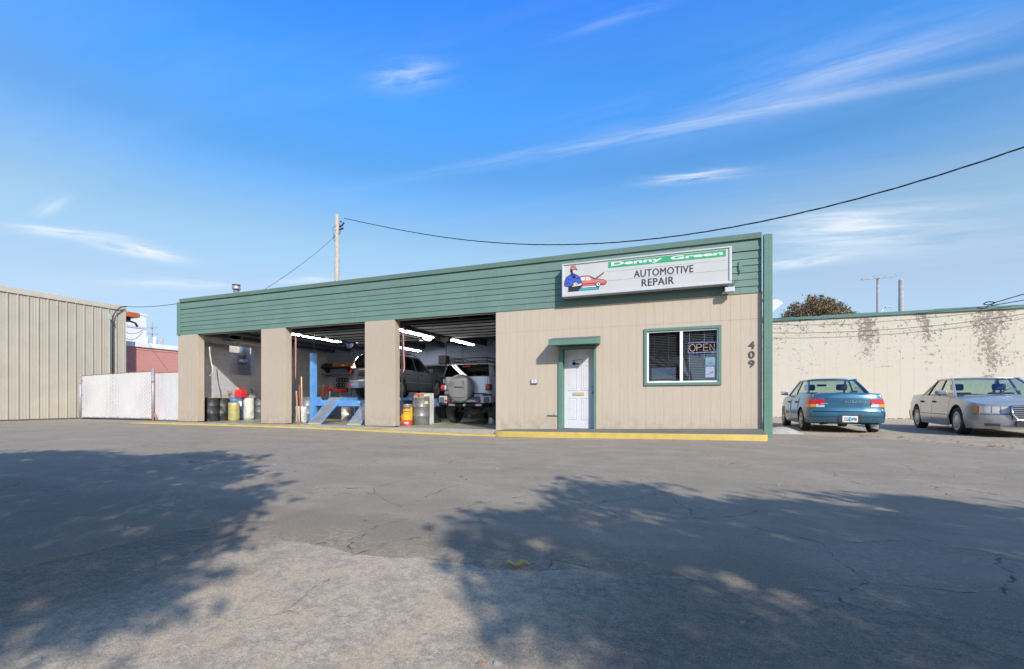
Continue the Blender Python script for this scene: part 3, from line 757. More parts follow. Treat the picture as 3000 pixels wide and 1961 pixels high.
pink = empty('brick_building', (-25.2, 2.4, 0), 0, 'pink painted brick building with white coping behind the white slatted gate', 'building')
MB().box(-9, 0.25, 0, 0, 9.0, 3.42).build('wall', M_brick, pink)
MB().box(-0.3, 0.02, 0, 0.10, 0.33, 3.44).build('pier', M_pinktrim, pink, bevel=0.01)
MB().box(-9, 0.2, 3.30, 0.02, 9.05, 3.424).build('frieze', mat('pink_frieze', (0.58, 0.25, 0.20), 0.7), pink)
MB().box(-9.1, 0.0, 3.426, 0.09, 9.1, 3.66).build('coping', mat('white_coping', (0.72, 0.70, 0.70), 0.5), pink, bevel=0.01)
# white metal building behind it
M_wmetal = mat('white_sheet_metal', (0.62, 0.60, 0.63), 0.45, 0.0, var=0.05)
wb = empty('white_building', (-30, 5.2, 0), 0, 'white sheet metal building rising behind the pink brick building', 'building')
wsheet = MB()
for k in range(5): wsheet.box(0, k*0.25, 0, 0.02+(0.015 if k == 0 else 0), k*0.25+0.244, 5.8)
wsheet = wsheet.mesh('wall_sheet', M_wmetal)
for i in range(-1, 1): inst('wall_sheet', wsheet, wb, (0, i*1.25+0.0, 0))
MB().box(-7, -6, 0, -0.01, 1.25, 5.78).build('wall', M_wmetal, wb)
MB().box(-7.05, -6, 5.80, 0.06, 1.27, 5.92).build('eave_trim', M_wmetal, wb)
MB().box(0.0, -2, 5.02, 0.06, 1.26, 5.14).build('girt', mat('grey_trim', (0.42, 0.41, 0.44), 0.6), wb)
mb = MB(); mb.prism([(-26.0, 3.05, 4.98), (-26.0, 3.05, 5.24), (-26.0, 3.76, 5.24), (-26.0, 3.82, 5.19), (-26.0, 3.82, 5.05), (-26.0, 3.78, 5.0)], (-1.2, 0, 0))
o = empty('sign_cabinet', (0, 0, 0), 0, 'rust orange sign cabinet beside the white building', 'sign')
mb.build('cabinet', mat('rust_orange', (0.42, 0.10, 0.025), 0.6, var=0.3, dirt=0.4, dirtcol=(0.16, 0.05, 0.02)), o, bevel=0.01)
MB().box(-26.6, 3.05, 4.80, -26.2, 3.5, 4.99).build('bracket', M_black, o)
mb = MB(); mb.tube([(-26.1, 2.9, 4.72), (-26.1, 3.4, 4.78), (-26.1, 3.65, 4.72), (-26.1, 3.75, 4.55)], 0.05, 6)
tag(mb.build('cable_bundle', M_cable, smooth=True), 'thick black cable bundle under the rust orange sign cabinet', 'cable')
# slatted chain link gate
M_slatw = mat('white_privacy_slat', (0.60, 0.57, 0.54), 0.5, var=0.05, dirt=0.15, dirtcol=(0.45, 0.35, 0.28), streak=True)
M_post = mat('weathered_post', (0.36, 0.36, 0.37), 0.5, 0.4, dirt=0.4, dirtcol=(0.25, 0.18, 0.12))
M_rust = mat('rusty_wire', (0.30, 0.15, 0.09), 0.8, var=0.3)
def slat_panel(name, x0, x1, y0, y1, z0, zt0, zt1, label, cat, group):
    g = empty(name, (x0, y0, 0), math.atan2(y1-y0, x1-x0), label, cat, group)
    L = math.hypot(x1-x0, y1-y0); n = int(L/0.085); rg = random.Random(int(L*100))
    mb = MB(); nz_ = 22
    for i in range(n):
        a = i*L/n+0.0015; b = (i+1)*L/n-0.0015; zt = zt0+(zt1-zt0)*i/n+rg.uniform(-0.012, 0.012); zb = z0+rg.uniform(-0.02, 0.02)
        ph = (i % 2)
        for j in range(nz_):   # slat woven through the mesh: bulges in and out
            za = zb+(zt-zb)*j/nz_; zc_ = zb+(zt-zb)*(j+1)/nz_
            ya = 0.0035*(1 if (j+ph) % 2 else -1); yb = -ya
            bow = lambda z: 0.03*math.sin(3.1*a)*math.sin(z*1.6)
            mb.quad((a, ya+bow(za), za), (b, ya+bow(za), za), (b, yb+bow(zc_), zc_), (a, yb+bow(zc_), zc_))
    s_ = mb.build('slats', M_slatw, g, fix=False); tag(s_, kind='stuff')
    mb = MB(); st = 0.12; k = 0                      # chain link wire in front of the slats
    hmax = zt0-z0
    i = -int(hmax/st)-1
    while i*st < L:
        for sgn in (1, -1):
            xa = i*st if sgn > 0 else i*st+hmax; xb = xa+sgn*hmax
            za, zb = z0, z0+hmax
            if xa < 0: za = z0-xa*sgn if sgn > 0 else za; xa = 0
            if xb < 0: zb = z0+(xa)/1.0; xb = 0
            if xa > L: za = z0+(xa-L); xa = L
            if xb > L: zb = z0+(L-xa) if sgn > 0 else zb; xb = L
            if zb > za: mb.tube([(xa, -0.016, za), (xb, -0.016, zb)], 0.0013, 3, False)
        i += 1
    w_ = mb.build('chain_link', M_white, g, fix=False); tag(w_, kind='stuff')
    MB().tube([(0, 0, zt0+0.015), (L*0.5, 0, (zt0+zt1)/2+0.03), (L, 0, zt1+0.015)], 0.016, 6).build('top_rail', M_rust, g)
    MB().tube([(0, 0, z0-0.02), (L, 0, z0-0.02)], 0.018, 6).build('bottom_rail', M_post, g)
    return g, L
g1, L1 = slat_panel('gate', -23.95, -19.55, 0.42, 0.5, 0.10, 1.83, 1.93, 'wide white slatted chain link gate next to the beige metal building', 'gate', None)
for i in range(3): MB().box(-0.05, -0.03, 0.4+i*0.6, 0.03, 0.03, 0.46+i*0.6).build('hinge', M_rust, g1)
MB().tube([(0, 0, 0.05), (0, 0, 1.85)], 0.028, 8).build('gate_stile', M_post, g1)
MB().tube([(L1, 0, 0.05), (L1, 0, 1.96)], 0.028, 8).build('gate_stile', M_post, g1)
g2, L2 = slat_panel('fence_panel', -19.36, -17.36, 0.5, 0.4, 0.06, 1.86, 1.84, 'narrow white slatted fence panel between the gate and the shop pilaster', 'fence', None)
for (x, y, hh, lab) in ((-24.08, 0.42, 1.82, 'grey pipe post hinging the white gate at the metal building'), (-19.45, 0.47, 2.0, 'weathered pipe post between the white gate and the fence panel')):
    p = empty('gate_post', (x, y, 0), 0, lab, 'post', 'gate posts')
    MB().tube([(0, 0, -0.1), (0, 0, hh)], 0.045, 10).build('pipe', M_post, p, smooth=True)
    MB().lathe([(0.047, hh-0.02), (0.05, hh), (0.035, hh+0.03), (0.005, hh+0.05)], 10).build('post_cap', M_post, p, smooth=True)
    for z in (0.35, 1.5): MB().lathe([(0.052, z), (0.052, z+0.05)], 10).build('clamp', M_rust, p)
mb = MB(); mb.tube([(-19.3, 0.38, 0.02), (-19.25, 0.36, 0.2), (-19.2, 0.38, 0.3), (-19.1, 0.37, 0.1)], 0.03, 5)
tag(mb.build('chain', M_rust), 'rusty chain hanging at the foot of the gate post', 'chain')
# block wall seen through the side opening of the first bay, with an extractor hood
M_outblk = block_mat('pale_outdoor_block', (0.62, 0.53, 0.46), (0.66, 0.57, 0.50), bumpk=0.6)
MB_o = MB().box(-18.65, 1.6, 0, -18.4, 8, 4.2).build('block_wall', M_outblk); tag(MB_o, 'pale concrete block wall seen through the side opening of the first bay', 'wall')
v_ = empty('exhaust_vent', (-18.2, 3.35, 2.62), 0, 'grey sheet metal exhaust vent on the pale block wall outside the first bay', 'vent')
mb = MB(); mb.lathe([(0.13, 0.0), (0.13, 0.62)], 16); mb.build('duct', M_steel, v_, smooth=True)
MB().lathe([(0.22, -0.2), (0.13, 0.0), (0.02, 0.0)], 16).build('hood', M_steel, v_, smooth=True)
MB().lathe([(0.16, 0.16), (0.16, 0.2)], 16).build('duct_band', M_steel, v_)
MB().box(-0.2, 0.08, 0.1, 0.0, 0.2, 0.45).build('bracket', M_steel, v_)

# ------------------------------------------------------------------ cream block building on the right
def cream_mat():
    m, t = newmat('peeling_cream_block'); b = t.bsdf
    g = t.n('ShaderNodeNewGeometry'); s = t.n('ShaderNodeSeparateXYZ', {'Vector': g.outputs['Position']}); p = t.pos()
    oi = t.n('ShaderNodeObjectInfo').outputs['Random']
    n0 = t.noise(p, 0.8, 4); n1 = t.noise(p, 6.5, 7, 0.74); n2 = t.noise(t.pos((1, 1, 0.7)), 1.5, 4, 0.6); n3 = t.noise(p, 22, 5, 0.7)
    c = t.mix(t.ramp(n0, 0.35, 0.65), lin((0.53, 0.47, 0.35)), lin((0.54, 0.465, 0.38)))
    c = t.mix(t.math('MULTIPLY', oi, 0.12), c, lin((0.50, 0.43, 0.35)))
    hi = t.ramp(s.outputs['Z'], 1.0, 3.6)                     # more weather near the top
    def streak(x0, w, zlo):
        d = t.math('ABSOLUTE', t.math('SUBTRACT', s.outputs['X'], x0))
        return t.math('MULTIPLY', t.ramp(d, w, 0.0), t.ramp(s.outputs['Z'], zlo, zlo+1.6))
    st = t.math('ADD', streak(7.4, 0.5, 2.0), t.math('ADD', streak(11.5, 0.75, 0.9), streak(9.4, 0.35, 2.6)), True)
    thr = t.math('ADD', t.math('MULTIPLY', hi, 0.10), t.math('MULTIPLY', st, 0.16))
    peel = t.math('MULTIPLY', t.ramp(t.math('ADD', t.math('ADD', n1, t.math('MULTIPLY', t.math('SUBTRACT', n2, 0.5), 0.35)), thr), 0.668, 0.695), t.ramp(n3, 0.36, 0.5))
    c = t.mix(peel, c, t.mix(t.ramp(n3, 0.4, 0.6), lin((0.10, 0.08, 0.06)), lin((0.27, 0.22, 0.17))))
    c = t.mix(t.math('MULTIPLY', t.math('MULTIPLY', st, t.ramp(n1, 0.4, 0.6)), 0.3), c, lin((0.30, 0.20, 0.13)))
    t.set(b.inputs['Base Color'], c); b.inputs['Roughness'].default_value = 0.8
    t.set(b.inputs['Normal'], t.bump(t.math('ADD', t.math('MULTIPLY', peel, -1.0), t.math('MULTIPLY', n3, 0.3)), 0.4, 0.01))
    return m
M_cream = cream_mat()
cb = empty('block_building', (0, 12.6, 0), 0, 'long cream block wall building with peeling paint behind the parked cars', 'building')
MB().box(1.7, 0.03, -0.1, 30, 0.3, 4.42).build('wall', M_cream, cb)
MB().box(1.7, 0.3, -0.1, 30, 14, 4.3).build('wall_body', M_cream, cb)
bw, bh = 0.457, 0.34
blk = MB().box(0, 0, 0, bw-0.0025, 0.06, bh-0.0025).mesh('block', M_cream)
rc = random.Random(11)
for r in range(13):
    for c_ in range(21):
        x = 3.55+c_*bw
        inst('block', blk, cb, (x, 0.024+rc.uniform(-0.0015, 0.0015), r*bh))
MB().box(1.7, -0.01, -0.1, 3.55, 0.04, 4.42).box(3.55+21*bw, -0.01, -0.1, 30, 0.04, 4.42).build('wall_end', M_cream, cb)
mb = MB()
for i in range(28):
    x0 = 1.7+i*1.0; dz = 0.012*math.sin(i*1.7); mb.box(x0+0.002, -0.045, 4.425, x0+0.998, 0.35, 4.57+dz)
tag(mb.build('coping', wood_paint('green_coping_paint', (0.075, 0.165, 0.135), 0.8, 0.3), cb), kind='stuff')
mb = MB()
for i in range(60):
    x = 3.7+i*0.16+rc.uniform(0, .1); s_ = rc.uniform(0.02, 0.07); mb.cbox((x, 12.45+rc.uniform(-.1, .1), 0.02), (s_*2, s_*1.5, s_*0.9))
tag(mb.build('rubble', mat('rubble_stone', (0.20, 0.17, 0.15), 0.9, var=0.4, vscale=9)), 'broken stones and debris along the foot of the cream wall', 'rubble', kind='stuff')
wire('overhead_wire', [(3.3, 12.4, 3.9), (5, 12.4, 3.80), (6.84, 12.4, 3.77), (8.6, 12.4, 3.81), (10.3, 12.4, 3.91), (12.4, 12.4, 4.16), (16, 12.4, 4.8)], 0.011, 'lower thin wire sagging along the face of the cream block wall')
wire('overhead_wire', [(3.3, 12.38, 4.56), (5, 12.38, 4.41), (6.84, 12.38, 4.33), (9.2, 12.38, 4.41), (11.36, 12.38, 4.54), (14, 12.38, 4.95)], 0.011, 'upper thin wire running just under the green coping of the cream wall')
wire('overhead_wire', [(11.35, 12.5, 4.6), (11.75, 12.8, 4.75), (12.9, 13.6, 5.12), (15, 15.2, 5.75), (18.5, 18, 6.8)], 0.022, 'thick black cable rising from the cream wall coping to the right edge')
wire('overhead_wire', [(11.5, 12.62, 4.6), (13, 13.5, 4.9), (18.5, 17.2, 6.0)], 0.012, 'thin wire under the thick black cable above the cream wall')
mb = MB()
pts = [Vector((11.35+0.16*math.cos(a)+0.02*math.sin(3*a), 12.42, 4.66+0.06*math.sin(a))) for a in [i*0.5 for i in range(26)]]
mb.tube(pts, 0.02, 5); tag(mb.build('cable_coil', M_cable), 'small coil of black cable on the green coping of the cream wall', 'cable')

# ------------------------------------------------------------------ poles and overhead lines
M_pole = mat('weathered_pole_wood', (0.40, 0.34, 0.27), 0.85, var=0.2, vscale=6, dirt=0.35, dirtcol=(0.22, 0.17, 0.11), streak=True, bump=0.4)
M_polegrey = mat('grey_pole_wood', (0.30, 0.29, 0.28), 0.85, var=0.2, vscale=5, dirt=0.3, streak=True)
up = empty('utility_pole', (-22.1, 13.54, 0), 0, 'tall bare wooden utility pole behind the shop roof', 'utility pole')
MB().tube([(0, 0, 0), (0, 0, 7), (0.02, 0, 13.42)], [0.19, 0.165, 0.135], 12).build('pole', M_pole, up, smooth=True)
mb = MB()
for z in (12.6, 12.35, 12.1, 11.85, 11.6): mb.tube([(0.14*math.cos(a), 0.14*math.sin(a), z+0.03*math.sin(a)) for a in [i*PI/5 for i in range(11)]], 0.012, 4)
tag(mb.build('strap', M_steel, up), kind='stuff')
for (x, z, l, a) in ((0.42, 12.55, 0.26, -25), (0.47, 12.35, 0.30, -20), (0.62, 12.68, 0.22, -60), (0.42, 12.85, 0.1, 20)):
    o = MB().lathe([(0.045, -l/2), (0.06, -l/2+0.03), (0.06, l/2-0.03), (0.045, l/2)], 8).build('insulator', mat('dark_insulator', (0.03, 0.015, 0.035), 0.4), up)
    o.location = (x, -0.1, z); o.rotation_euler = (0, R(90+a), R(20))
mb = MB(); mb.tube([(0.1, 0, 12.2), (0.3, -0.05, 12.05), (0.42, -0.08, 12.3), (0.45, -0.1, 12.5)], 0.014, 4).tube([(0.12, 0, 12.9), (0.28, -.05, 12.7), (0.3, -0.06, 12.4), (0.12, 0, 11.95)], 0.012, 4)
mb.tube([(-0.12, 0, 12.7), (-0.3, -.05, 12.55), (-0.28, -0.06, 12.2), (-0.12, 0, 11.75)], 0.012, 4).tube([(-0.1, 0, 11.9), (-0.25, 0, 12.1), (-0.32, 0, 11.9), (-0.2, 0, 11.65)], 0.02, 4)
tag(mb.build('jumper_wires', M_cable, up), kind='stuff')
A = Vector((-21.64, 13.71, 13.17)); B = Vector((7.67, 3.41, 6.92))
def svc(t): p = A.lerp(B, t); return p-Vector((0, 0, t*(1-t)*(5.2+6.0*t)))
mb = MB(); N = 150
for ph in (0, 2*PI/3, 4*PI/3):
    pts = []
    for i in range(N+1):
        t_ = 1.3*(i/N); p = svc(t_); a = ph+t_*78
        pts.append(p+Vector((0.30, 0.95, 0)).normalized()*0.015*math.cos(a)+Vector((0, 0, 0.015*math.sin(a))))
    mb.tube(pts, 0.0105, 5)
tag(mb.build('service_cable', M_cable, smooth=True), 'twisted black service cable sweeping across the sky from the wooden pole', 'cable')
wire('guy_wire', sagline((-22.15, 13.5, 12.0), (-18.5, 3.2, 4.9), 0.25), 0.011, 'thin guy wire slanting from the wooden pole to the shop roof')
def crossarm_pole(loc, rz, hgt, arms, label, trans=False, r=0.13):
    e = empty('utility_pole', loc, rz, label, 'utility pole')
    MB().tube([(0, 0, 0), (0, 0, hgt)], [r*1.25, r], 10).build('pole', M_polegrey, e, smooth=True)
    for (z, L, tilt) in arms:
        MB().bar((-L/2, -r-0.05, z-tilt), (L/2, -r-0.05, z+tilt), 0.08, 0.09).build('crossarm', M_polegrey, e)
        for k in range(4):
            x = -L/2+0.12+k*(L-0.24)/3
            MB().lathe([(0.012, 0), (0.012, 0.09), (0.032, 0.10), (0.032, 0.15), (0.015, 0.17)], 8, (x, -r-0.05, z+0.03-tilt+2*tilt*(k/3))).build('insulator', M_steel, e)
    if trans:
        for x in (-0.55, 0.55):
            MB().lathe([(0.24, 0), (0.26, 0.05), (0.26, 0.85), (0.2, 0.95), (0.05, 0.98)], 12, (x, -0.2, hgt-2.95)).build('transformer', mat('grey_transformer', (0.55, 0.56, 0.56), 0.5), e, smooth=True)
    return e
crossarm_pole((15.11, 35.08, 0), R(20), 11.07, ((10.95, 2.95, 0.14),), 'grey utility pole with one long crossarm behind the cream wall', r=0.10)
crossarm_pole((-65.5, 28.1, 0), R(20), 11.05, ((10.3, 1.75, -0.03), (9.5, 1.75, -0.05)), 'distant utility pole with two crossarms and two transformers', True, 0.11)
e = empty('utility_pole', (-64.4, 28.6, 0), 0, 'short pole stub beside the distant transformer pole', 'utility pole')
MB().tube([(0, 0, 0), (0, 0, 8.85)], [0.2, 0.17], 10).build('pole', M_pole, e, smooth=True)
e = empty('utility_pole', (13.36, 25.87, 0), 0, 'plain grey pole stub without crossarm behind the cream wall', 'utility pole')
MB().tube([(0, 0, 0), (0, 0, 8.69)], [0.17, 0.135], 10).build('pole', M_polegrey, e, smooth=True)
MB().lathe([(0.14, 8.68), (0.14, 8.72)], 10).build('pole_cap', M_steel, e)
e = empty('street_lamp', (24.1, 62.0, 0), 0, 'tiny distant street lamp arm beside the crossarm pole', 'street lamp')
MB().tube([(0, 0, 0), (0, 0, 11.9), (0.2, 0.05, 12.5), (0.75, 0.2, 13.0)], 0.07, 6).build('lamp_post', M_steel, e, smooth=True)
MB().box(0.7, 0.1, 12.95, 1.5, 0.4, 13.08).build('lamp_head', M_steel, e)
# back of an arrow shaped sign beyond the corner
e = empty('arrow_sign', (6.6, 34.0, 0), 0, 'back of a pale rust streaked arrow sign beside the green corner post', 'sign')
M_signb = mat('pale_sign_back', (0.55, 0.55, 0.56), 0.55, var=0.06, dirt=0.3, dirtcol=(0.42, 0.25, 0.14), streak=True)
MB().prism([(-0.9, 0, 8.0), (0.45, 0, 8.35), (1.54, 0.5, 9.33), (1.12, 0.32, 9.62), (-0.9, 0, 9.62)], (0, 0.12, 0)).build('sign_board', M_signb, e)
MB().box(0.0, 0.14, 0, 0.2, 0.34, 10.1).build('sign_post', M_polegrey, e)
MB().box(-0.3, -0.1, 9.64, 0.62, 0.1, 10.05).build('sign_top_box', M_signb, e)
# roof vent pipe
e = empty('roof_vent', (-16.5, 1.7, 3.58), 0, 'steel flue pipe with cap above the left end of the green fascia', 'vent')
MB().tube([(0, 0, 0), (0, 0, 1.55)], 0.10, 12).build('flue_pipe', M_steel, e, smooth=True)
MB().lathe([(0.135, 1.56), (0.15, 1.60), (0.15, 1.68), (0.135, 1.72)], 14).build('flue_collar', M_steel, e, smooth=True)
MB().lathe([(0.15, 1.75), (0.15, 1.78), (0.02, 1.80)], 14).build('flue_cap', mat('rusty_cap', (0.25, 0.16, 0.11), 0.7), e)

# ------------------------------------------------------------------ tree far behind the cream wall
def leafmat(name, c0, c1, trans=0.25):
    m, t = newmat(name); b = t.bsdf
    oi = t.n('ShaderNodeNewGeometry').outputs['Random Per Island']; n = t.noise(t.pos(), 0.9, 4)
    c = t.mix(oi, lin(c0), lin(c1)); c = t.mix(t.math('MULTIPLY', t.ramp(n, 0.4, 0.65), 0.5), c, tuple(x*0.55 for x in c0)+(1,))
    t.set(b.inputs['Base Color'], c); b.inputs['Roughness'].default_value = 0.6; b.inputs['Transmission Weight'].default_value = 0.0
    b.inputs['Subsurface Weight'].default_value = 0.0
    return m
M_bark = mat('bark', (0.12, 0.09, 0.07), 0.95, var=0.3, bump=0.6, bscale=20)
def leaf_quads(mb, pts, rng, size, normal=None):
    for p in pts:
        a = Vector((rng.gauss(0, 1), rng.gauss(0, 1), rng.gauss(0, 1))).normalized()
        if normal is not None: a = (a+normal(p)*0.8).normalized()
        b = a.cross(Vector((rng.gauss(0, 1), rng.gauss(0, 1), rng.gauss(0, 1))))
        if b.length < 1e-4: continue
        b.normalize(); s = size*rng.uniform(0.6, 1.4); w = s*rng.uniform(0.35, 0.6)
        p = Vector(p)
        mb.add([p-a*s*0.5, p+b*w*0.5, p+a*s*0.5, p-b*w*0.5], [(0, 1, 2, 3)])
tree = empty('tree', (12.1, 41.4, 0), 0, 'dome shaped brown green tree showing above the cream wall', 'tree')
rt = random.Random(21)
mb = MB(); mb.tube([(0, 0, 0), (0.1, 0, 2), (-0.1, 0.1, 4.5)], [0.4, 0.3, 0.2], 8)
for k in range(9):
    a = k*2*PI/9; mb.tube([(0, 0, 3), (1.4*math.cos(a), 1.4*math.sin(a), 5), (3.1*math.cos(a), 3.1*math.sin(a), 6.8)], [0.16, 0.1, 0.04], 5)
mb.build('trunk', M_bark, tree)
mb = MB(); pts = []
for k in range(1500):
    th = rt.uniform(0, 2*PI); u = rt.random()**0.5
    ph = math.acos(rt.uniform(-0.25, 1)); rr = (0.72+0.28*rt.random()**0.5)
    lob = 1+0.04*math.sin(3*th+1)+0.03*math.sin(5*th)
    c = Vector((4.35*lob*math.sin(ph)*math.cos(th)*rr, 4.2*lob*math.sin(ph)*math.sin(th)*rr, 5.3+5.6*math.cos(ph)*rr*lob*0.98))
    out = (c-Vector((0, 0, 4.5))).normalized()
    for j in range(46):
        l = rt.random()
        q = c+out*(l*0.42-0.25)+Vector((rt.gauss(0, 1), rt.gauss(0, 1), rt.gauss(0, 1)))*0.22*(1.15-l)
        pts.append(q)
leaf_quads(mb, pts, rt, 0.17, lambda p: (Vector(p)-Vector((0, 0, 4.5))).normalized())
mb.build('crown', leafmat('brown_green_foliage', (0.16, 0.12, 0.05), (0.25, 0.165, 0.085)), tree, fix=False)

# ------------------------------------------------------------------ trees behind the camera whose shadows fall on the lot
def in_poly(x, y, P):
    c = False; j = len(P)-1
    for i in range(len(P)):
        if (P[i][1] > y) != (P[j][1] > y) and x < (P[j][0]-P[i][0])*(y-P[i][1])/(P[j][1]-P[i][1])+P[i][0]: c = not c
        j = i
    return c
PL = [(-12.6, -9.0), (-10.2, -7.6), (-8.9, -6.75), (-7.31, -6.99), (-7.02, -6.18), (-5.5, -6.61), (-5.19, -7.23), (-4.46, -7.48), (-4.19, -7.95), (-3.25, -8.45), (-2.92, -8.92), (-2.69, -9.01), (-2.75, -9.3), (-2.18, -9.46), (-2.4, -9.62), (-2.3, -9.71), (-1.88, -9.72), (-1.93, -9.87), (-1.98, -10.05), (-2.0, -10.25), (-1.85, -10.36), (-2.1, -10.9), (-3.4, -12.2), (-7, -13), (-11.5, -11.5)]
PR = [(-1.41, -8.69), (-1.42, -8.22), (-1.18, -8.13), (-0.97, -8.18), (-0.99, -7.21), (-0.89, -6.44), (-0.54, -6.82), (-0.44, -6.54), (-0.11, -7.07), (0.2, -7.23), (0.41, -6.57), (0.64, -7.14), (1.01, -6.92), (1.71, -6.39), (1.99, -6.55), (2.33, -6.8), (4.5, -6.5), (6.8, -8.2), (6.2, -11), (3.2, -12.5), (0.6, -11.6), (-0.36, -9.95), (-0.58, -9.68), (-0.87, -9.47), (-0.88, -9.26), (-1.2, -8.97)]
S = SUN_TRAVEL
def lot_tree(P, label, trunk, seed, hmin, hmax, hole):
    rg = random.Random(seed)
    e = empty('tree', trunk, 0, label, 'tree', 'trees that shade the lot')
    xs_ = [p[0] for p in P]; ys_ = [p[1] for p in P]; x0, x1, y0, y1 = min(xs_), max(xs_), min(ys_), max(ys_)
    cx_, cy_ = sum(xs_)/len(P), sum(ys_)/len(P)
    area = (x1-x0)*(y1-y0); tips = []; pts = []
    T = Vector(trunk)
    tries = int(area*122)
    for k in range(tries):
        x, y = rg.uniform(x0, x1), rg.uniform(y0, y1)
        if not in_poly(x, y, P):
            # stray sprigs just outside the main mass
            near = any(in_poly(x+0.3*math.cos(a*PI/4), y+0.3*math.sin(a*PI/4), P) for a in range(8))
            if not near or rg.random() > 0.10: continue
        # soft rim: sparser towards the outline
        rim = 0
        for a in range(8):
            if not in_poly(x+0.34*math.cos(a*PI/4), y+0.34*math.sin(a*PI/4), P): rim += 1
        if rg.random() < rim/8*0.8: continue
        if (math.sin(x*3.1+y*1.7)*math.sin(y*4.3-x*2.2)+0.6*math.sin(x*7.7+1)*math.sin(y*9.1)) > hole: continue
        # crown is domed: middle branches reach higher and lower than the rim
        r_ = min(1.0, math.hypot((x-cx_)/(x1-x0)*2, (y-cy_)/(y1-y0)*2))
        half = (hmax-hmin)/2*math.sqrt(max(0.05, 1-r_*r_*0.85))
        hh = (hmin+hmax)/2+rg.uniform(-half, half)
        for _ in range(8):              # a branch this low would hang into the view: take a higher one
            c = Vector((x, y, 0))-S*(hh/(-S.z))
            d = c-cam.location; dep = d.x*-math.sin(YAW)+d.y*math.cos(YAW); lat = d.x*math.cos(YAW)+d.y*math.sin(YAW)
            if dep < 0.2 or abs(lat/dep) > 1.35 or (c.z-0.82)/dep > 1.15: break
            hh += 0.6
        tips.append(c)
        sp = 0.085
        for j in range(rg.randint(7, 12)):
            q = c+Vector((rg.gauss(0, sp), rg.gauss(0, sp), rg.gauss(0, sp*0.8)))
            d = q-cam.location; dep = d.x*-math.sin(YAW)+d.y*math.cos(YAW); lat = d.x*math.cos(YAW)+d.y*math.sin(YAW)
            if dep > 0.2 and abs(lat/dep) < 1.3 and -0.7 < (q.z-0.82)/dep < 1.1: continue
            pts.append(q-T)
    mb = MB(); leaf_quads(mb, pts, rg, 0.13)
    mb.build('crown', leafmat('green_foliage_%d' % seed, (0.035, 0.06, 0.016), (0.075, 0.105, 0.03)), e, fix=False)
    mb = MB(); top = Vector((0, 0, hmin*0.62)); mb.tube([(0, 0, -0.1), (0.05, 0.03, hmin*0.3), top], [0.24, 0.19, 0.16], 10)
    rg.shuffle(tips); limbs = []
    for c in tips[:16]:
        q = c-T; m1 = top.lerp(q, 0.5)+Vector((0, 0, 0.35)); limbs.append((m1, q)); mb.tube([top*0.93, m1, q], [0.09, 0.05, 0.012], 6)
    for c in tips[16:150]:
        q = c-T; m1, b_ = min(limbs, key=lambda l: (l[0].lerp(l[1], 0.5)-q).length); mb.tube([m1.lerp(b_, 0.4), q], [0.02, 0.005], 4)
    mb.build('trunk', M_bark, e)
    return len(pts)
nl = lot_tree(PL, 'leafy tree behind the viewer shading the left half of the lot', (0.4, -15.6, 0), 31, 3.0, 5.6, 1.02)
nr = lot_tree(PR, 'leafy tree behind the viewer shading the right half of the lot', (7.4, -14.4, 0), 47, 3.0, 5.8, 0.82)
print('leaves', nl, nr)
# ------------------------------------------------------------------ vehicles (x forward, y left, z up; origin on the ground mid-wheelbase)
M_tyre = mat('tyre_rubber', (0.022, 0.022, 0.024), 0.8, var=0.3, vscale=8, dirt=0.5, dirtcol=(0.16, 0.14, 0.12), bump=0.4, bscale=70)
M_mudtyre = mat('muddy_tyre', (0.06, 0.055, 0.048), 0.9, var=0.4, vscale=6, dirt=0.7, dirtcol=(0.22, 0.19, 0.15), bump=0.6, bscale=40)
M_alloy = mat('alloy_rim', (0.50, 0.49, 0.47), 0.35, 0.7, var=0.1, dirt=0.4, dirtcol=(0.14, 0.11, 0.09))
M_steelrim = mat('dark_steel_rim', (0.07, 0.065, 0.06), 0.6, 0.4, dirt=0.5, dirtcol=(0.16, 0.10, 0.06))
M_under = mat('underbody_black', (0.012, 0.012, 0.013), 0.9)
M_trim = mat('black_plastic_trim', (0.025, 0.025, 0.028), 0.55)
M_greytrim = mat('grey_plastic_cladding', (0.085, 0.088, 0.095), 0.6, dirt=0.3, dirtcol=(0.2, 0.18, 0.16))
M_seat = mat('dark_seat_fabric', (0.035, 0.036, 0.042), 0.85)
M_seatl = mat('grey_seat_fabric', (0.30, 0.30, 0.33), 0.85)
M_cglass = glassmat('car_glass', (0.78, 0.92, 0.82), 0.0, 0.9, 0.9)
M_dglass = glassmat('dark_car_glass', (0.25, 0.28, 0.33), 0.0, 0.4, 0.9)
M_redlens = mat('red_lens', (0.45, 0.015, 0.025), 0.2, var=0.1, coat=0.6)
M_amberlens = mat('amber_lens', (0.70, 0.24, 0.02), 0.2, var=0.1, coat=0.6)
M_clearlens = mat('clear_lens', (0.62, 0.60, 0.57), 0.15, 0.2, var=0.1, coat=0.8)
M_chrome = mat('chrome', (0.75, 0.75, 0.77), 0.15, 1.0, var=0.03)
M_plate = mat('license_plate', (0.66, 0.66, 0.68), 0.5, var=0.05)
M_plateblue = mat('plate_teal', (0.12, 0.48, 0.50), 0.5)
M_ink = mat('plate_ink', (0.05, 0.05, 0.09), 0.5)
def lerp_tab(tab, x):
    if x <= tab[0][0]: return tab[0][1]
    for (a, b), (c, d) in zip(tab, tab[1:]):
        if x <= c:
            f = (x-a)/(c-a) if c > a else 0
            return b+(d-b)*f
    return tab[-1][1]
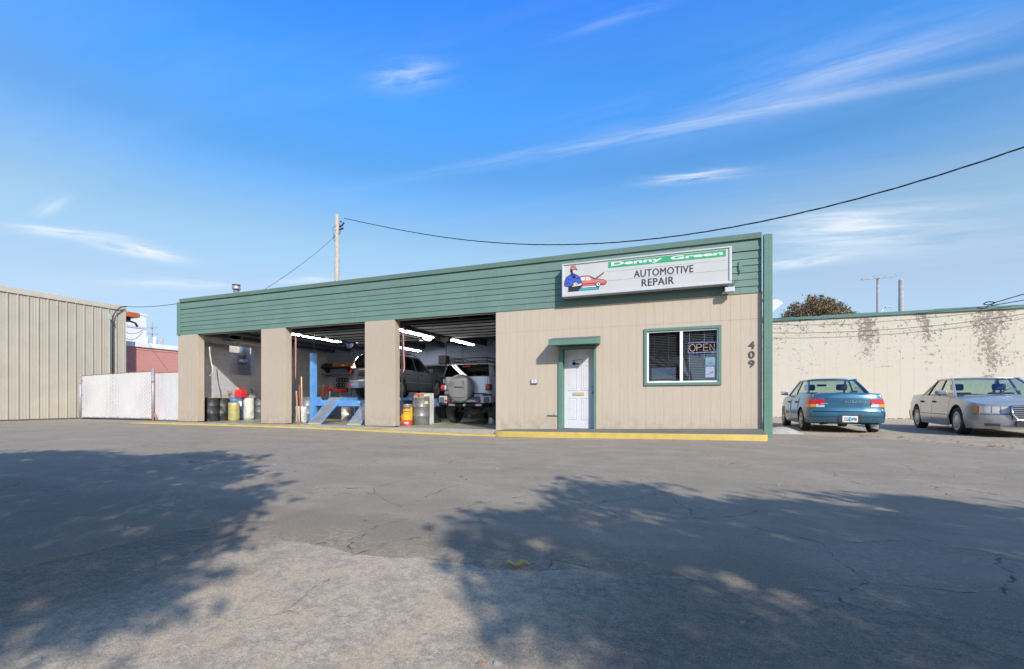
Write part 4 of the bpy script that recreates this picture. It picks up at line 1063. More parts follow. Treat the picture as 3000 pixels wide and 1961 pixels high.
def catmull(pts, n):
    P = [Vector(p) for p in pts]; out = []
    m = len(P)-1
    for i in range(m):
        p0 = P[max(i-1, 0)]; p1 = P[i]; p2 = P[i+1]; p3 = P[min(i+2, m)]
        for k in range(n):
            t = k/n
            out.append(0.5*((2*p1)+(p2-p0)*t+(2*p0-5*p1+4*p2-p3)*t*t+(3*p1-p0-3*p2+p3)*t**3))
    out.append(P[-1]); return out
class Car:
    def __init__(s, root, plan, belt, side_in, rear_in, front_in, sill, wheels, wr, arch, bump_r, bump_f, paintm):
        s.root = root; s.belt = belt; s.si = side_in; s.ri = rear_in; s.fi = front_in; s.sill = sill; s.wheels = wheels; s.wr = wr; s.arch = arch
        s.bump_r = bump_r; s.bump_f = bump_f; s.paint = paintm
        pts = catmull([(a, b, 0) for a, b in plan], 14)
        L = [0]
        for a, b in zip(pts, pts[1:]): L.append(L[-1]+(b-a).length)
        s.pts = pts; s.L = [l/L[-1] for l in L]; s.tot = L[-1]
    def plan(s, t):
        t = max(0, min(1, t))
        for i in range(len(s.L)-1):
            if t <= s.L[i+1]:
                f = (t-s.L[i])/max(1e-9, s.L[i+1]-s.L[i]); p = s.pts[i].lerp(s.pts[i+1], f); d = (s.pts[i+1]-s.pts[i]).normalized(); break
        if t <= 0: n = Vector((-1, 0, 0))
        elif t >= 1: n = Vector((1, 0, 0))
        else: n = Vector((-d.y, d.x, 0))
        return p, n
    def s_of_x(s, x):
        """arc parameter where the flank has this x"""
        lo, hi = 0.0, 1.0
        for _ in range(40):
            m = (lo+hi)/2
            if s.plan(m)[0].x < x: lo = m
            else: hi = m
        return (lo+hi)/2
    def P(s, t, z, off=0.0, side=1):
        p, n = s.plan(t)
        ins = n.y*n.y*lerp_tab(s.si, z)+(n.x*n.x)*(lerp_tab(s.ri, z) if n.x < 0 else lerp_tab(s.fi, z))
        q = p-n*(ins-off)
        y = q.y if q.y > 0 else 0.0
        if t <= 0 or t >= 1: y = 0
        return Vector((q.x, y*side, z))
    def zb(s, t): return lerp_tab(s.belt, s.plan(t)[0].x)
    def zl(s, t):
        p, n = s.plan(t); x = p.x
        base = lerp_tab(s.sill, x)
        if n.y > 0.6:
            for xw in s.wheels:
                d = abs(x-xw)
                if d < s.arch: base = max(base, s.wr+math.sqrt(s.arch**2-d*d)*1.0)
        return base
    def patch(s, name, t0, t1, z0, z1, m, nt=10, nz=6, off=0.0, both=True, parent=None, smooth=True, solid=0.0, sides=(1, -1)):
        """patch of the shell; z0, z1 numbers or functions of t"""
        f0 = z0 if callable(z0) else (lambda t: z0); f1 = z1 if callable(z1) else (lambda t: z1)
        out = []
        for sd in sides:
            mb = MB()
            mb.grid(lambda u, v: s.P(t0+(t1-t0)*u, f0(t0+(t1-t0)*u)+(f1(t0+(t1-t0)*u)-f0(t0+(t1-t0)*u))*v, off, sd), nt, nz, flip=sd < 0)
            out.append(mb.build(name, m, parent or s.root, smooth=smooth, fix=False, solid=solid))
        return out
    def span(s, name, t0, z0, z1, m, off=0.0, parent=None, nt=10, nz=6, front=False, solid=0.0):
        """patch crossing the centre line at the rear (t<t0) or the front (t>t0)"""
        mb = MB()
        f0 = z0 if callable(z0) else (lambda t: z0); f1 = z1 if callable(z1) else (lambda t: z1)
        def fn(u, v):
            w = 2*u-1; sd = 1 if w >= 0 else -1
            t = (1-abs(w)*(1-t0)) if front else abs(w)*t0
            return s.P(t, f0(t)+(f1(t)-f0(t))*v, off, sd)
        mb.grid(fn, nt*2, nz, flip=not front)
        return mb.build(name, m, parent or s.root, smooth=True, fix=False, solid=solid)
    def lid(s, name, t0, t1, m, crown=0.04, dz=0.0, nt=12, ny=10, parent=None, inset=0.0):
        """hood or deck between the two flanks, following the belt"""
        mb = MB()
        def fn(u, v):
            t = t0+(t1-t0)*u; p = s.P(t, s.zb(t), -inset); w = 2*v-1
            return Vector((p.x, p.y*w, p.z+dz+crown*(1-w*w)*min(1, abs(p.y)/0.5)))
        mb.grid(fn, nt, ny)
        return mb.build(name, m, parent or s.root, smooth=True)
def wheel(root, x, y, r, w, rimm, kind, tyrem=None, toe=0):
    side = 1 if y > 0 else -1
    mb = MB()
    k = 0.66 if kind != 'steel' else 0.6
    prof = [(k*r, -w*0.42), (0.80*r, -w*0.5), (0.93*r, -w*0.48), (0.985*r, -w*0.38), (r, -w*0.2), (r, w*0.2), (0.985*r, w*0.38), (0.93*r, w*0.48), (0.80*r, w*0.5), (k*r, w*0.42), (k*r*0.97, 0.0)]
    mb.lathe(prof+[prof[0]], 36, (0, 0, 0), 'y', cap=False)
    t_ = mb.build('wheel', tyrem or M_tyre, root, smooth=True); t_.location = (x, y, r); t_.rotation_euler = (0, 0, toe)
    o = side*w*0.40; mb = MB()
    R0 = k*r*1.01
    mb.lathe([(R0, o+side*0.012), (R0*0.9, o+side*0.01), (R0*0.86, o-side*0.03), (R0*0.86, -o)], 36, (0, 0, 0), 'y', cap=False)
    if kind == 'vanes':
        mb.lathe([(R0*0.62, o), (R0*0.58, o+side*0.012), (R0*0.2, o+side*0.02), (0.01, o+side*0.02)], 36, (0, 0, 0), 'y', cap=False)
        for i in range(16):
            a = 2*PI*i/16; a2 = a+0.16
            mb.bar((R0*0.58*math.cos(a), o, R0*0.58*math.sin(a)), (R0*0.9*math.cos(a2), o+side*0.0, R0*0.9*math.sin(a2)), 0.022, 0.016, (0, 1, 0))
    elif kind == 'spokes':
        mb.lathe([(R0*0.26, o+side*0.015), (0.01, o+side*0.02)], 20, (0, 0, 0), 'y', cap=False)
        for i in range(5):
            a = 2*PI*i/5+0.3
            for da in (-0.16, 0.16):
                mb.bar((R0*0.1*math.cos(a), o, R0*0.1*math.sin(a)), (R0*0.92*math.cos(a+da), o, R0*0.92*math.sin(a+da)), 0.05, 0.03, (0, 1, 0))
    else:
        mb.lathe([(R0*0.86, o-side*0.03), (R0*0.6, o-side*0.02), (R0*0.5, o+side*0.01), (R0*0.2, o+side*0.015), (0.01, o+side*0.03)], 24, (0, 0, 0), 'y', cap=False)
    mb.build('rim', rimm, t_, smooth=False, fix=True)
    MB().lathe([(R0*0.8, -side*w*0.1), (0.01, -side*w*0.1)], 20, (0, 0, 0), 'y', cap=False).build('brake_disc', M_steelrim, t_)
    return t_
def pane(name, a, b, c, d, m, root, bulge=(0, 0, 0), n=6, th=0.004):
    """glass patch a-b along the bottom, d-c along the top, bulged outward"""
    a, b, c, d = map(Vector, (a, b, c, d)); bl = Vector(bulge); mb = MB()
    mb.grid(lambda u, v: a.lerp(b, u).lerp(d.lerp(c, u), v)+bl*(4*u*(1-u))*0.75+bl*(4*v*(1-v))*0.25, n, n)
    return mb.build(name, m, root, smooth=True)
def mirror(v): return (v[0], -v[1], v[2])
def greenhouse(root, A0, A1, C0, C1, Bx, glass, pm, crown=0.05, wb=0.05, rb=0.05, pil=0.055, Cw=0.18, rearglass=None, roofm=None, Dw=0.0):
    """A0/A1 windscreen pillar foot/top, C0/C1 rear pillar foot/top (left side); Bx: (foot x, top x) of the middle pillar(s)"""
    A0, A1, C0, C1 = map(Vector, (A0, A1, C0, C1)); Mi = lambda v: Vector((v.x, -v.y, v.z))
    pane('windscreen', Mi(A0), A0, A1, Mi(A1), glass, root, (wb, 0, 0.01), 8)
    pane('rear_window', C0, Mi(C0), Mi(C1), C1, rearglass or glass, root, (-rb, 0, 0.01), 8)
    mb = MB()
    mb.grid(lambda u, v: (lambda p: Vector((p.x+wb*0.8*(1-(2*v-1)**2)*(1 if u < 0.01 else 0)-rb*0.8*(1-(2*v-1)**2)*(1 if u > 0.99 else 0), p.y*(2*v-1), p.z+crown*(1-(2*v-1)**4)*(0.35+0.65*math.sin(PI*u)**0.5)+0.012)))(A1.lerp(C1, u)), 12, 12)
    mb.build('roof', roofm or pm, root, smooth=True, solid=0.03)
    for sd in (1, -1):
        f = (lambda v: v) if sd > 0 else Mi
        # middle of side glass: pillars and panes
        def base(x): k = (x-A0.x)/(C0.x-A0.x); return A0.lerp(C0, k)
        def topp(x): k = (x-A1.x)/(C1.x-A1.x); return A1.lerp(C1, k)
        MB().bar(f(A0), f(A1), pil, 0.045, (0, 1, 0)).build('pillar', pm, root, bevel=0.01)
        xs_ = [(A0.x-0.03, A1.x-0.02)]+list(Bx)
        foot_c = C0+Vector((Cw, 0, 0)); top_c = C1+Vector((Cw*0.8, 0, 0))
        ends = [(foot_c.x, top_c.x)]
        seq = xs_+ends
        for i, ((fa, ta), (fb, tb)) in enumerate(zip(seq, seq[1:])):
            g = 0.025
            a, b_, c, d = base(fa-g), base(fb+g), topp(tb+g), topp(ta-g)
            pane('side_window', f(a), f(b_), f(c), f(d), glass, root, (0, 0.012*sd, 0), 4)
        for (fb, tb) in Bx: MB().bar(f(base(fb)+Vector((0, 0.002, 0))), f(topp(tb)), 0.05, 0.03, (0, 1, 0)).build('pillar', M_trim, root)
        # rear quarter panel of the roof (solid pillar)
        a, b_, c, d = base(foot_c.x), C0, C1, topp(top_c.x)
        mb = MB(); mb.grid(lambda u, v: f((a.lerp(b_, u).lerp(d.lerp(c, u), v))+Vector((0, 0.012*math.sin(PI*v), 0))), 4, 6); mb.build('pillar', pm, root, smooth=True, solid=0.03)
        MB().bar(f(A1+Vector((0, 0.004, 0.0))), f(C1+Vector((0, 0.004, 0))), 0.05, 0.045, (0, 0, 1)).build('roof_rail', pm, root, bevel=0.01)
def seat(root, x, y, z, m, head=True, w=0.5, back=0.62):
    mb = MB(); mb.prism([(x-0.28, y-w/2, z), (x+0.25, y-w/2, z+0.03), (x+0.25, y-w/2, z+0.16), (x-0.28, y-w/2, z+0.13)], (0, w, 0))
    mb.prism([(x-0.3, y-w/2, z+0.05), (x-0.18, y-w/2, z+0.08), (x-0.34, y-w/2+0.02, z+back), (x-0.44, y-w/2+0.02, z+back-0.02)], (0, w, 0))
    o = mb.build('seat', m, root, bevel=0.04)
    if head: MB().cbox((x-0.43, y, z+back+0.13), (0.09, 0.26, 0.17)).build('headrest', m, o, bevel=0.04)
def plate(root, x, y, z, txt, rz, m=None, back=None):
    """plate facing -x when rz = 0"""
    e = MB().box(-0.006, -0.153, -0.076, 0.0, 0.153, 0.076).build('license_plate', m or M_plate, root); e.location = (x, y, z); e.rotation_euler = (0, 0, rz)
    MB().box(-0.0075, -0.028, -0.06, -0.006, 0.028, 0.055).build('plate_emblem', M_plateblue, e)
    MB().box(-0.0072, -0.15, -0.074, -0.006, 0.15, -0.055).build('plate_band', mat('plate_band', (0.45, 0.35, 0.40), 0.5), e)
    text('plate_letters', txt, 0.11, M_ink, e, (-0.0085, 0.135, -0.038), (R(90), 0, R(-90)), sx=0.66, sy=1.0, bold=0.002, spacing=1.0)
    return e
# ---------- teal sedan
sed = empty('car', (3.74, 4.02, 0), R(90-1.0), 'teal blue sedan with dented side seen from behind beside the shop', 'car')
P_teal = paint('teal_car_paint', (0.028, 0.105, 0.165), 0.3, 0.45, 0.25, 0.16)
plan = [(-2.13, 0), (-2.115, 0.38), (-2.04, 0.68), (-1.90, 0.79), (-1.4, 0.835), (-0.5, 0.85), (0.5, 0.85), (1.35, 0.83), (1.8, 0.76), (2.06, 0.58), (2.17, 0.3), (2.2, 0)]
side_in = [(0.15, 0.06), (0.3, 0.02), (0.5, 0.0), (0.72, 0.015), (0.9, 0.06), (1.0, 0.10)]
c1 = Car(sed, plan, [(-2.2, 0.93), (-1.9, 0.965), (-1.3, 0.985), (0.9, 0.93), (1.6, 0.85), (2.2, 0.70)], side_in,
         [(0.2, 0.10), (0.3, 0.03), (0.42, 0.0), (0.53, 0.01), (0.56, 0.055), (0.7, 0.06), (0.88, 0.075), (0.96, 0.11)], [(0.2, 0.08), (0.4, 0.0), (0.55, 0.02), (0.7, 0.08)],
         [(-2.2, 0.27), (-1.6, 0.24), (-1.3, 0.2), (1.3, 0.2), (1.7, 0.2), (2.2, 0.24)], (-1.26, 1.26), 0.295, 0.345, 0.53, 0.55, P_teal)
tr = c1.s_of_x(-1.86); tq = c1.s_of_x(-0.98); td2 = c1.s_of_x(-0.02); td1 = c1.s_of_x(0.98); tf = c1.s_of_x(1.78); g = 0.0012
c1.span('bumper', tr, c1.zl, 0.53, P_teal, 0.012, nt=14)
c1.span('tail_panel', c1.s_of_x(-2.02), 0.545, lambda t: c1.zb(t), P_teal, 0, nt=12)
c1.patch('quarter_panel', c1.s_of_x(-2.02)+g*0, tq-g, lambda t: max(c1.zl(t), 0.53 if c1.plan(t)[0].x < -1.86 else 0), c1.zb, P_teal, 40, 10)
c1.patch('rear_door', tq+g, td2-g, c1.zl, c1.zb, P_teal, 26, 10)
c1.patch('front_door', td2+g, td1-g, c1.zl, c1.zb, P_teal, 12, 10)
c1.patch('fender', td1+g, tf, c1.zl, c1.zb, P_teal, 36, 10)
c1.span('front_bumper', tf, c1.zl, c1.zb, P_teal, 0, nt=12, front=True)
c1.lid('hood', c1.s_of_x(0.9), 1.0, P_teal, 0.05)
c1.lid('trunk_lid', 0.0, c1.s_of_x(-1.32), P_teal, 0.03, nt=16)
MB().box(-1.75, -0.72, 0.22, 1.85, 0.72, 0.5).box(-0.8, -0.74, 0.5, 0.8, 0.74, 0.85).build('underbody', M_under, sed)
MB().tube([(-1.95, 0.38, 0.27), (-1.2, 0.36, 0.22)], 0.05, 8).build('exhaust_muffler', M_steelrim, sed)
greenhouse(sed, (0.98, 0.70, 0.95), (0.22, 0.54, 1.36), (-1.33, 0.66, 0.985), (-0.72, 0.53, 1.355), [(-0.02, -0.08)], M_cglass, P_teal, 0.045, 0.10, 0.09, Cw=0.26)
for x in (-1.26, 1.26):
    for y in (0.735, -0.735): wheel(sed, x, y, 0.295, 0.185, M_alloy, 'spokes')
for sd in (1, -1):
    k = c1.s_of_x(-2.0); ta, tb = 0.42*k, 1.0*k
    ta = c1.s_of_x(-2.105) if False else k*0.62; tb = c1.s_of_x(-1.72)
    o = c1.patch('tail_light', ta, tb, 0.715, lambda t: 0.84, M_redlens, 12, 4, 0.008, sides=(sd,))[0]
    c1.patch('turn_lens', ta+(tb-ta)*0.33, tb, 0.645, 0.712, M_amberlens, 8, 3, 0.008, sides=(sd,), parent=o)
    c1.patch('reverse_lens', ta, ta+(tb-ta)*0.32, 0.645, 0.712, M_clearlens, 4, 3, 0.008, sides=(sd,), parent=o)
c1.span('bumper_strip', tr, 0.405, 0.415, M_trim, 0.016, nt=14, nz=1)
c1.span('trunk_crease', k*0.6, 0.845, 0.853, M_trim, 0.004, nt=10, nz=1)
MB().box(-2.128, -0.27, 0.285, -2.05, 0.21, 0.465).build('plate_recess', M_trim, sed, bevel=0.01).location = (-0.012, 0.0, 0)
plate(sed, -2.145, -0.03, 0.355, 'ZGE 498', 0)
text('car_badge', 'SUBARU', 0.075, M_chrome, sed, (-2.078, 0.06, 0.745), (R(86), 0, R(-90)), sx=1.3, bold=0.002, spacing=1.25)
MB().lathe([(0.018, -2.07), (0.018, -2.078), (0.005, -2.08)], 12, (0, -0.5, 0.73), 'x').build('trunk_lock', M_chrome, sed)
MB().box(-2.075, 0.40, 0.715, -2.055, 0.55, 0.74).build('model_badge', M_chrome, sed)
for y in (0.38, -0.38):
    seat(sed, 0.35, y, 0.42, M_seat); 
seat(sed, -0.62, 0, 0.45, M_seat, False, 1.2, 0.5)
MB().box(-1.32, -0.6, 0.93, -0.9, 0.6, 0.955).build('parcel_shelf', M_seatl, sed)
MB().box(-1.22, -0.12, 0.955, -1.1, 0.12, 0.99).build('brake_light_housing', M_trim, sed, bevel=0.01)
MB().cbox((0.35, 0.0, 1.24), (0.03, 0.24, 0.06)).build('rear_view_mirror', M_trim, sed, bevel=0.015)
MB().box(0.45, -0.66, 0.75, 0.95, 0.66, 0.93).build('dashboard', M_trim, sed, bevel=0.04)
for sd in (1, -1):
    MB().hexa([(0.72, 0.76*sd, 0.95), (0.72, 0.98*sd, 0.97), (0.72, 0.98*sd, 1.09), (0.72, 0.80*sd, 1.10)], [(0.84, 0.78*sd, 0.96), (0.82, 0.95*sd, 0.98), (0.82, 0.95*sd, 1.07), (0.84, 0.8*sd, 1.08)]).build('wing_mirror', M_steel if sd > 0 else M_trim, sed, bevel=0.02)
    for x in (-0.85, 0.14): MB().box(x, (0.835 if sd > 0 else -0.865), 0.74, x+0.16, (0.865 if sd > 0 else -0.835), 0.79).build('door_handle', M_trim, sed, bevel=0.01)
# crumpled, scuffed patches on the near flank
M_dent = mat('scraped_bare_metal', (0.20, 0.19, 0.17), 0.6, 0.2, var=0.4, vscale=9, dirt=0.6, dirtcol=(0.05, 0.045, 0.04))
rd = random.Random(4)
for (x0, x1, z0, z1) in ((0.95, 1.55, 0.50, 0.62), (-0.06, 0.02, 0.55, 0.84), (-1.0, -0.92, 0.6, 0.86), (0.3, 0.75, 0.42, 0.52)):
    c1.patch('dent', c1.s_of_x(x0), c1.s_of_x(x1), z0, z1, M_dent, 8, 5, 0.004, sides=(1,))
MB().hexa([(-1.62, -0.76, 0.09), (-1.6, -0.6, 0.12), (-1.6, -0.6, 0.28), (-1.62, -0.76, 0.28)], [(-1.60, -0.76, 0.09), (-1.58, -0.6, 0.12), (-1.58, -0.6, 0.28), (-1.60, -0.76, 0.28)]).build('mud_flap', M_steel, sed)
# ---------- silver sedan
hx = R(6.5)
sil_dir = Vector((-math.sin(hx), -math.cos(hx)))     # pointing at the street
rf = Vector((6.17, 2.6)); wbs = 2.82
left = Vector((-sil_dir.y, sil_dir.x))
mid = rf-sil_dir*wbs/2+left*0.78
sil = empty('car', (mid.x, mid.y, 0), math.atan2(sil_dir.y, sil_dir.x), 'silver grey sedan with chrome grille parked nose out at the right edge', 'car')
P_sil = paint('silver_car_paint', (0.36, 0.345, 0.33), 0.28, 0.4, 0.15, 0.2)
plan = [(-2.53, 0), (-2.50, 0.45), (-2.42, 0.75), (-2.2, 0.87), (-1.6, 0.92), (-0.5, 0.94), (0.6, 0.94), (1.6, 0.92), (2.1, 0.86), (2.36, 0.72), (2.47, 0.45), (2.52, 0)]
c2 = Car(sil, plan, [(-2.6, 0.94), (-2.2, 0.97), (-1.5, 0.97), (0.9, 0.90), (1.5, 0.86), (2.1, 0.76), (2.6, 0.69)], [(0.15, 0.05), (0.3, 0.02), (0.42, 0.0), (0.5, 0.012), (0.7, 0.02), (0.85, 0.05), (1.0, 0.1)],
         [(0.2, 0.08), (0.4, 0.0), (0.55, 0.02), (0.6, 0.06), (0.95, 0.1)], [(0.2, 0.10), (0.3, 0.03), (0.4, 0.0), (0.5, 0.01), (0.53, 0.05), (0.7, 0.075)],
         [(-2.6, 0.26), (-1.9, 0.2), (1.9, 0.18), (2.6, 0.2)], (-1.41, 1.41), 0.325, 0.385, 0.5, 0.5, P_sil)
tr = c2.s_of_x(-2.2); tq = c2.s_of_x(-1.02); td2 = c2.s_of_x(-0.12); td1 = c2.s_of_x(0.98); tf = c2.s_of_x(2.12)
c2.span('rear_bumper', tr, c2.zl, 0.52, P_sil, 0.01, nt=12)
c2.span('tail_panel', tr, 0.53, c2.zb, P_sil, 0, nt=12)
c2.patch('quarter_panel', tr, tq-g, c2.zl, c2.zb, P_sil, 36, 10)
c2.patch('rear_door', tq+g, td2-g, c2.zl, c2.zb, P_sil, 20, 10)
c2.patch('front_door', td2+g, td1-g, c2.zl, c2.zb, P_sil, 14, 10)
c2.patch('fender', td1+g, tf, c2.zl, c2.zb, P_sil, 40, 10)
c2.span('front_bumper', tf, c2.zl, 0.50, P_sil, 0.012, nt=14, front=True)
c2.span('nose_panel', tf, 0.51, c2.zb, P_sil, 0, nt=14, front=True)
c2.lid('hood', c2.s_of_x(0.85), 1.0, P_sil, 0.06)
c2.lid('trunk_lid', 0.0, c2.s_of_x(-1.5), P_sil, 0.03)
c2.patch('side_moulding', c2.s_of_x(-0.98), c2.s_of_x(0.94), 0.455, 0.47, M_trim, 20, 1, 0.01)
MB().box(-2.0, -0.78, 0.2, 2.1, 0.78, 0.5).box(-0.9, -0.8, 0.5, 0.9, 0.8, 0.82).build('underbody', M_under, sil)
greenhouse(sil, (1.0, 0.79, 0.90), (0.20, 0.60, 1.355), (-1.52, 0.74, 0.965), (-0.85, 0.585, 1.36), [(-0.12, -0.2), (-0.98, -0.78)], M_cglass, P_sil, 0.04, 0.12, 0.1, Cw=0.16)
for x in (-1.41, 1.41):
    for y in (0.80, -0.80): wheel(sil, x, y, 0.325, 0.21, M_alloy, 'vanes')
for sd in (1, -1):
    ta, tb = c2.s_of_x(2.18), 1-(1-c2.s_of_x(2.44))*0.42
    o = c2.patch('headlight', ta+(tb-ta)*0.12, tb, 0.535, 0.675, M_clearlens, 12, 3, 0.01, sides=(sd,))[0]
    c2.patch('turn_lens', ta-0.012, ta+(tb-ta)*0.10, 0.535, 0.675, M_amberlens, 4, 3, 0.01, sides=(sd,), parent=o)
    for k in (0.42, 0.62): c2.patch('lamp_divider', ta+(tb-ta)*k, ta+(tb-ta)*(k+0.015), 0.535, 0.675, M_greytrim, 1, 3, 0.013, sides=(sd,), parent=o)
    c2.patch('fog_lamp', c2.s_of_x(2.34), c2.s_of_x(2.455), 0.25, 0.31, M_greytrim, 6, 2, 0.016, sides=(sd,))
    MB().hexa([(0.60, 0.83*sd, 0.93), (0.60, 1.08*sd, 0.95), (0.60, 1.08*sd, 1.06), (0.60, 0.88*sd, 1.07)], [(0.76, 0.85*sd, 0.94), (0.72, 1.03*sd, 0.96), (0.72, 1.03*sd, 1.04), (0.76, 0.87*sd, 1.05)]).build('wing_mirror', P_sil, sil, bevel=0.025)
    for x in (-0.98, -0.06): MB().box(x, (0.90 if sd > 0 else -0.94), 0.755, x+0.14, (0.94 if sd > 0 else -0.90), 0.80).build('door_handle', M_trim, sil, bevel=0.01)
gr = MB().box(2.40, -0.36, 0.41, 2.515, 0.36, 0.69).build('grille', M_trim, sil)
for i in range(7):
    z = 0.43+i*0.04; MB().box(2.512, -0.35, z, 2.53, 0.35, z+0.014).build('grille_bar', M_chrome, gr)
for y in (-0.12, 0.12): MB().box(2.515, y-0.008, 0.42, 2.535, y+0.008, 0.68).build('grille_bar', M_chrome, gr)
mb = MB(); mb.tube([(2.52, -0.37, 0.70), (2.535, -0.36, 0.52), (2.53, -0.27, 0.39), (2.53, 0.27, 0.39), (2.535, 0.36, 0.52), (2.52, 0.37, 0.70), (2.51, 0, 0.71), (2.52, -0.37, 0.70)], 0.014, 6); mb.build('grille_surround', M_chrome, gr, smooth=True)
MB().box(2.47, -0.55, 0.215, 2.545, 0.55, 0.235).build('valance_strip', M_chrome, sil)
MB().box(2.5, -0.30, 0.25, 2.54, 0.30, 0.36).build('plate_holder', M_trim, sil)
for y in (0.4, -0.4): seat(sil, 0.25, y, 0.40, M_seat)
seat(sil, -0.85, 0, 0.42, M_seat, False, 1.3, 0.5)
MB().box(0.45, -0.74, 0.66, 1.0, 0.74, 0.90).build('dashboard', M_trim, sil, bevel=0.05)
mb = MB(); mb.lathe([(0.165, -0.01), (0.19, -0.01), (0.19, 0.01), (0.165, 0.01), (0.165, -0.01)], 24, cap=False); o = mb.build('steering_wheel', M_seatl, sil, smooth=True); o.location = (0.40, 0.4, 0.93); o.rotation_euler = (0, R(-65), 0)
# ---------- silver off-roader in the third bay
ORX, ORY = -6.62, 4.25
orr = empty('off_road_car', (ORX, ORY, 0.02), R(90-3), 'silver boxy off roader with grey spare wheel cover on its back in the third bay', 'car')
P_or = paint('silver_blue_paint', (0.62, 0.62, 0.66), 0.3, 0.3, 0.1, 0.12)
LZ = 0.17
plan = [(-2.05, 0), (-2.04, 0.55), (-2.0, 0.78), (-1.9, 0.88), (-1.4, 0.925), (0, 0.935), (1.2, 0.93), (1.9, 0.86), (2.2, 0.7), (2.3, 0.4), (2.32, 0)]
c3 = Car(orr, plan, [(-2.1, 1.40+LZ), (1.0, 1.30+LZ), (1.1, 1.18+LZ), (2.4, 1.05+LZ)], [(0.3, 0.05), (0.6, 0.0), (1.0, 0.0), (1.2, 0.02), (1.6, 0.05)],
         [(0.4, 0.0), (0.8, 0.0), (1.1, 0.015), (1.6, 0.05)], [(0.4, 0.0), (1.3, 0.06)], [(-2.1, 0.70), (-1.6, 0.62), (1.6, 0.62), (2.4, 0.6)], (-1.345, 1.345), 0.42, 0.52, 0.8, 0.8, P_or)
tr = c3.s_of_x(-1.92); tq = c3.s_of_x(-0.7); td1 = c3.s_of_x(0.8); tf = c3.s_of_x(2.0)
c3.span('tailgate', tr*0.86, 1.0, c3.zb, P_or, 0, nt=10)
c3.span('lower_tailgate', tr*0.86, 0.72, 0.995, M_greytrim, 0.004, nt=10)
c3.patch('quarter_panel', tr*0.87, tq-g, lambda t: max(c3.zl(t), 1.0 if c3.plan(t)[0].x < -1.86 else 0), c3.zb, P_or, 40, 10)
c3.patch('corner_cladding', tr*0.87, tr*1.02, 0.72, 0.995, M_greytrim, 8, 4, 0.006)
c3.patch('door', tq+g, td1-g, c3.zl, c3.zb, P_or, 20, 10)
c3.patch('fender', td1+g, tf, c3.zl, c3.zb, P_or, 36, 10)
c3.span('nose_panel', tf, 0.6, c3.zb, P_or, 0, nt=10, front=True)
c3.lid('hood', c3.s_of_x(1.05), 1.0, P_or, 0.03)
MB().box(-1.85, -0.80, 0.55, 2.1, 0.80, 0.95).build('underbody', M_under, orr)
bp = MB().box(-2.16, -0.92, 0.70, -1.98, 0.92, 0.90).build('bumper', M_greytrim, orr, bevel=0.03)
for sd in (1, -1): MB().hexa([(-2.18, 0.62*sd, 0.69), (-2.12, 0.97*sd, 0.70), (-2.12, 0.97*sd, 0.93), (-2.18, 0.62*sd, 0.93)], [(-1.7, 0.62*sd, 0.72), (-1.7, 0.99*sd, 0.74), (-1.7, 0.99*sd, 0.93), (-1.7, 0.62*sd, 0.93)]).build('bumper_corner', mat('silver_bumper', (0.46, 0.45, 0.44), 0.4, 0.2), bp, bevel=0.03)
MB().box(-2.195, -0.52, 0.735, -2.15, 0.42, 0.80).build('bumper_step', mat('pale_step', (0.50, 0.49, 0.46), 0.6), bp)
for y in (0.58, -0.55): MB().box(-2.20, y-0.11, 0.765, -2.165, y+0.11, 0.80).build('reflector', M_redlens, bp)
MB().box(-2.14, -0.62, 0.60, -2.05, 0.55, 0.66).build('tow_bar', M_trim, orr)
for (y, w) in ((0.45, 0.24), (-0.55, 0.22)): MB().cbox((-2.14, y, 0.635), (0.04, w, 0.07)).build('tow_plate', M_steel, orr)
MB().lathe([(0.04, -2.22), (0.04, -2.1)], 12, (0, -0.05, 0.63), 'x').build('tow_receiver', M_steel, orr)
greenhouse(orr, (1.0, 0.86, 1.30+LZ), (0.62, 0.76, 1.80+LZ), (-2.0, 0.865, 1.40+LZ), (-1.86, 0.775, 1.80+LZ), [(-0.55, -0.55)], M_dglass, P_or, 0.03, 0.04, 0.02, Cw=0.42, roofm=mat('white_roof_paint', (0.58, 0.58, 0.60), 0.4))
MB().box(-2.075, 0.80, 1.18+LZ, -1.96, 0.83, 1.5).build('pillar_trim', P_or, orr)
for x in (-1.345, 1.345):
    for y in (0.80, -0.80): wheel(orr, x, y, 0.42, 0.27, M_steelrim, 'steel', M_mudtyre)
MB().tube([(-1.345, 0.7, 0.42), (-1.345, 0.25, 0.42), (-1.345, 0.12, 0.40), (-1.345, -0.12, 0.40), (-1.345, -0.25, 0.42), (-1.345, -0.7, 0.42)], [0.05, 0.06, 0.15, 0.15, 0.06, 0.05], 12).build('axle', mat('rusty_axle', (0.13, 0.10, 0.075), 0.8, var=0.4, vscale=12, dirt=0.5, dirtcol=(0.2, 0.13, 0.07)), orr, smooth=True)
for sd in (1, -1):
    MB().box(-1.80, 0.66*sd-0.14, 0.45, -1.77, 0.66*sd+0.14+0.05*sd, 0.78).build('mud_flap', M_trim, orr)
    MB().bar((-1.5, 0.5*sd, 0.42), (-1.7, 0.45*sd, 0.8), 0.06, 0.06).build('shock_absorber', M_steelrim, orr)
    o = MB().box(-2.07, 0.72*sd if sd > 0 else -0.93, 1.06+0.05, -1.93, 0.93 if sd > 0 else -0.72, 1.24+0.07).build('tail_light', M_trim, orr, bevel=0.02)
    MB().lathe([(0.085, -2.075), (0.085, -2.085), (0.06, -2.10), (0.005, -2.105)], 18, (0, 0.845*sd, 1.21), 'x').build('lens', M_redlens, o, smooth=True)
    MB().box(-2.082, 0.735*sd-0.035, 1.13, -2.068, 0.735*sd+0.035, 1.29).build('reverse_lens', M_clearlens, o)
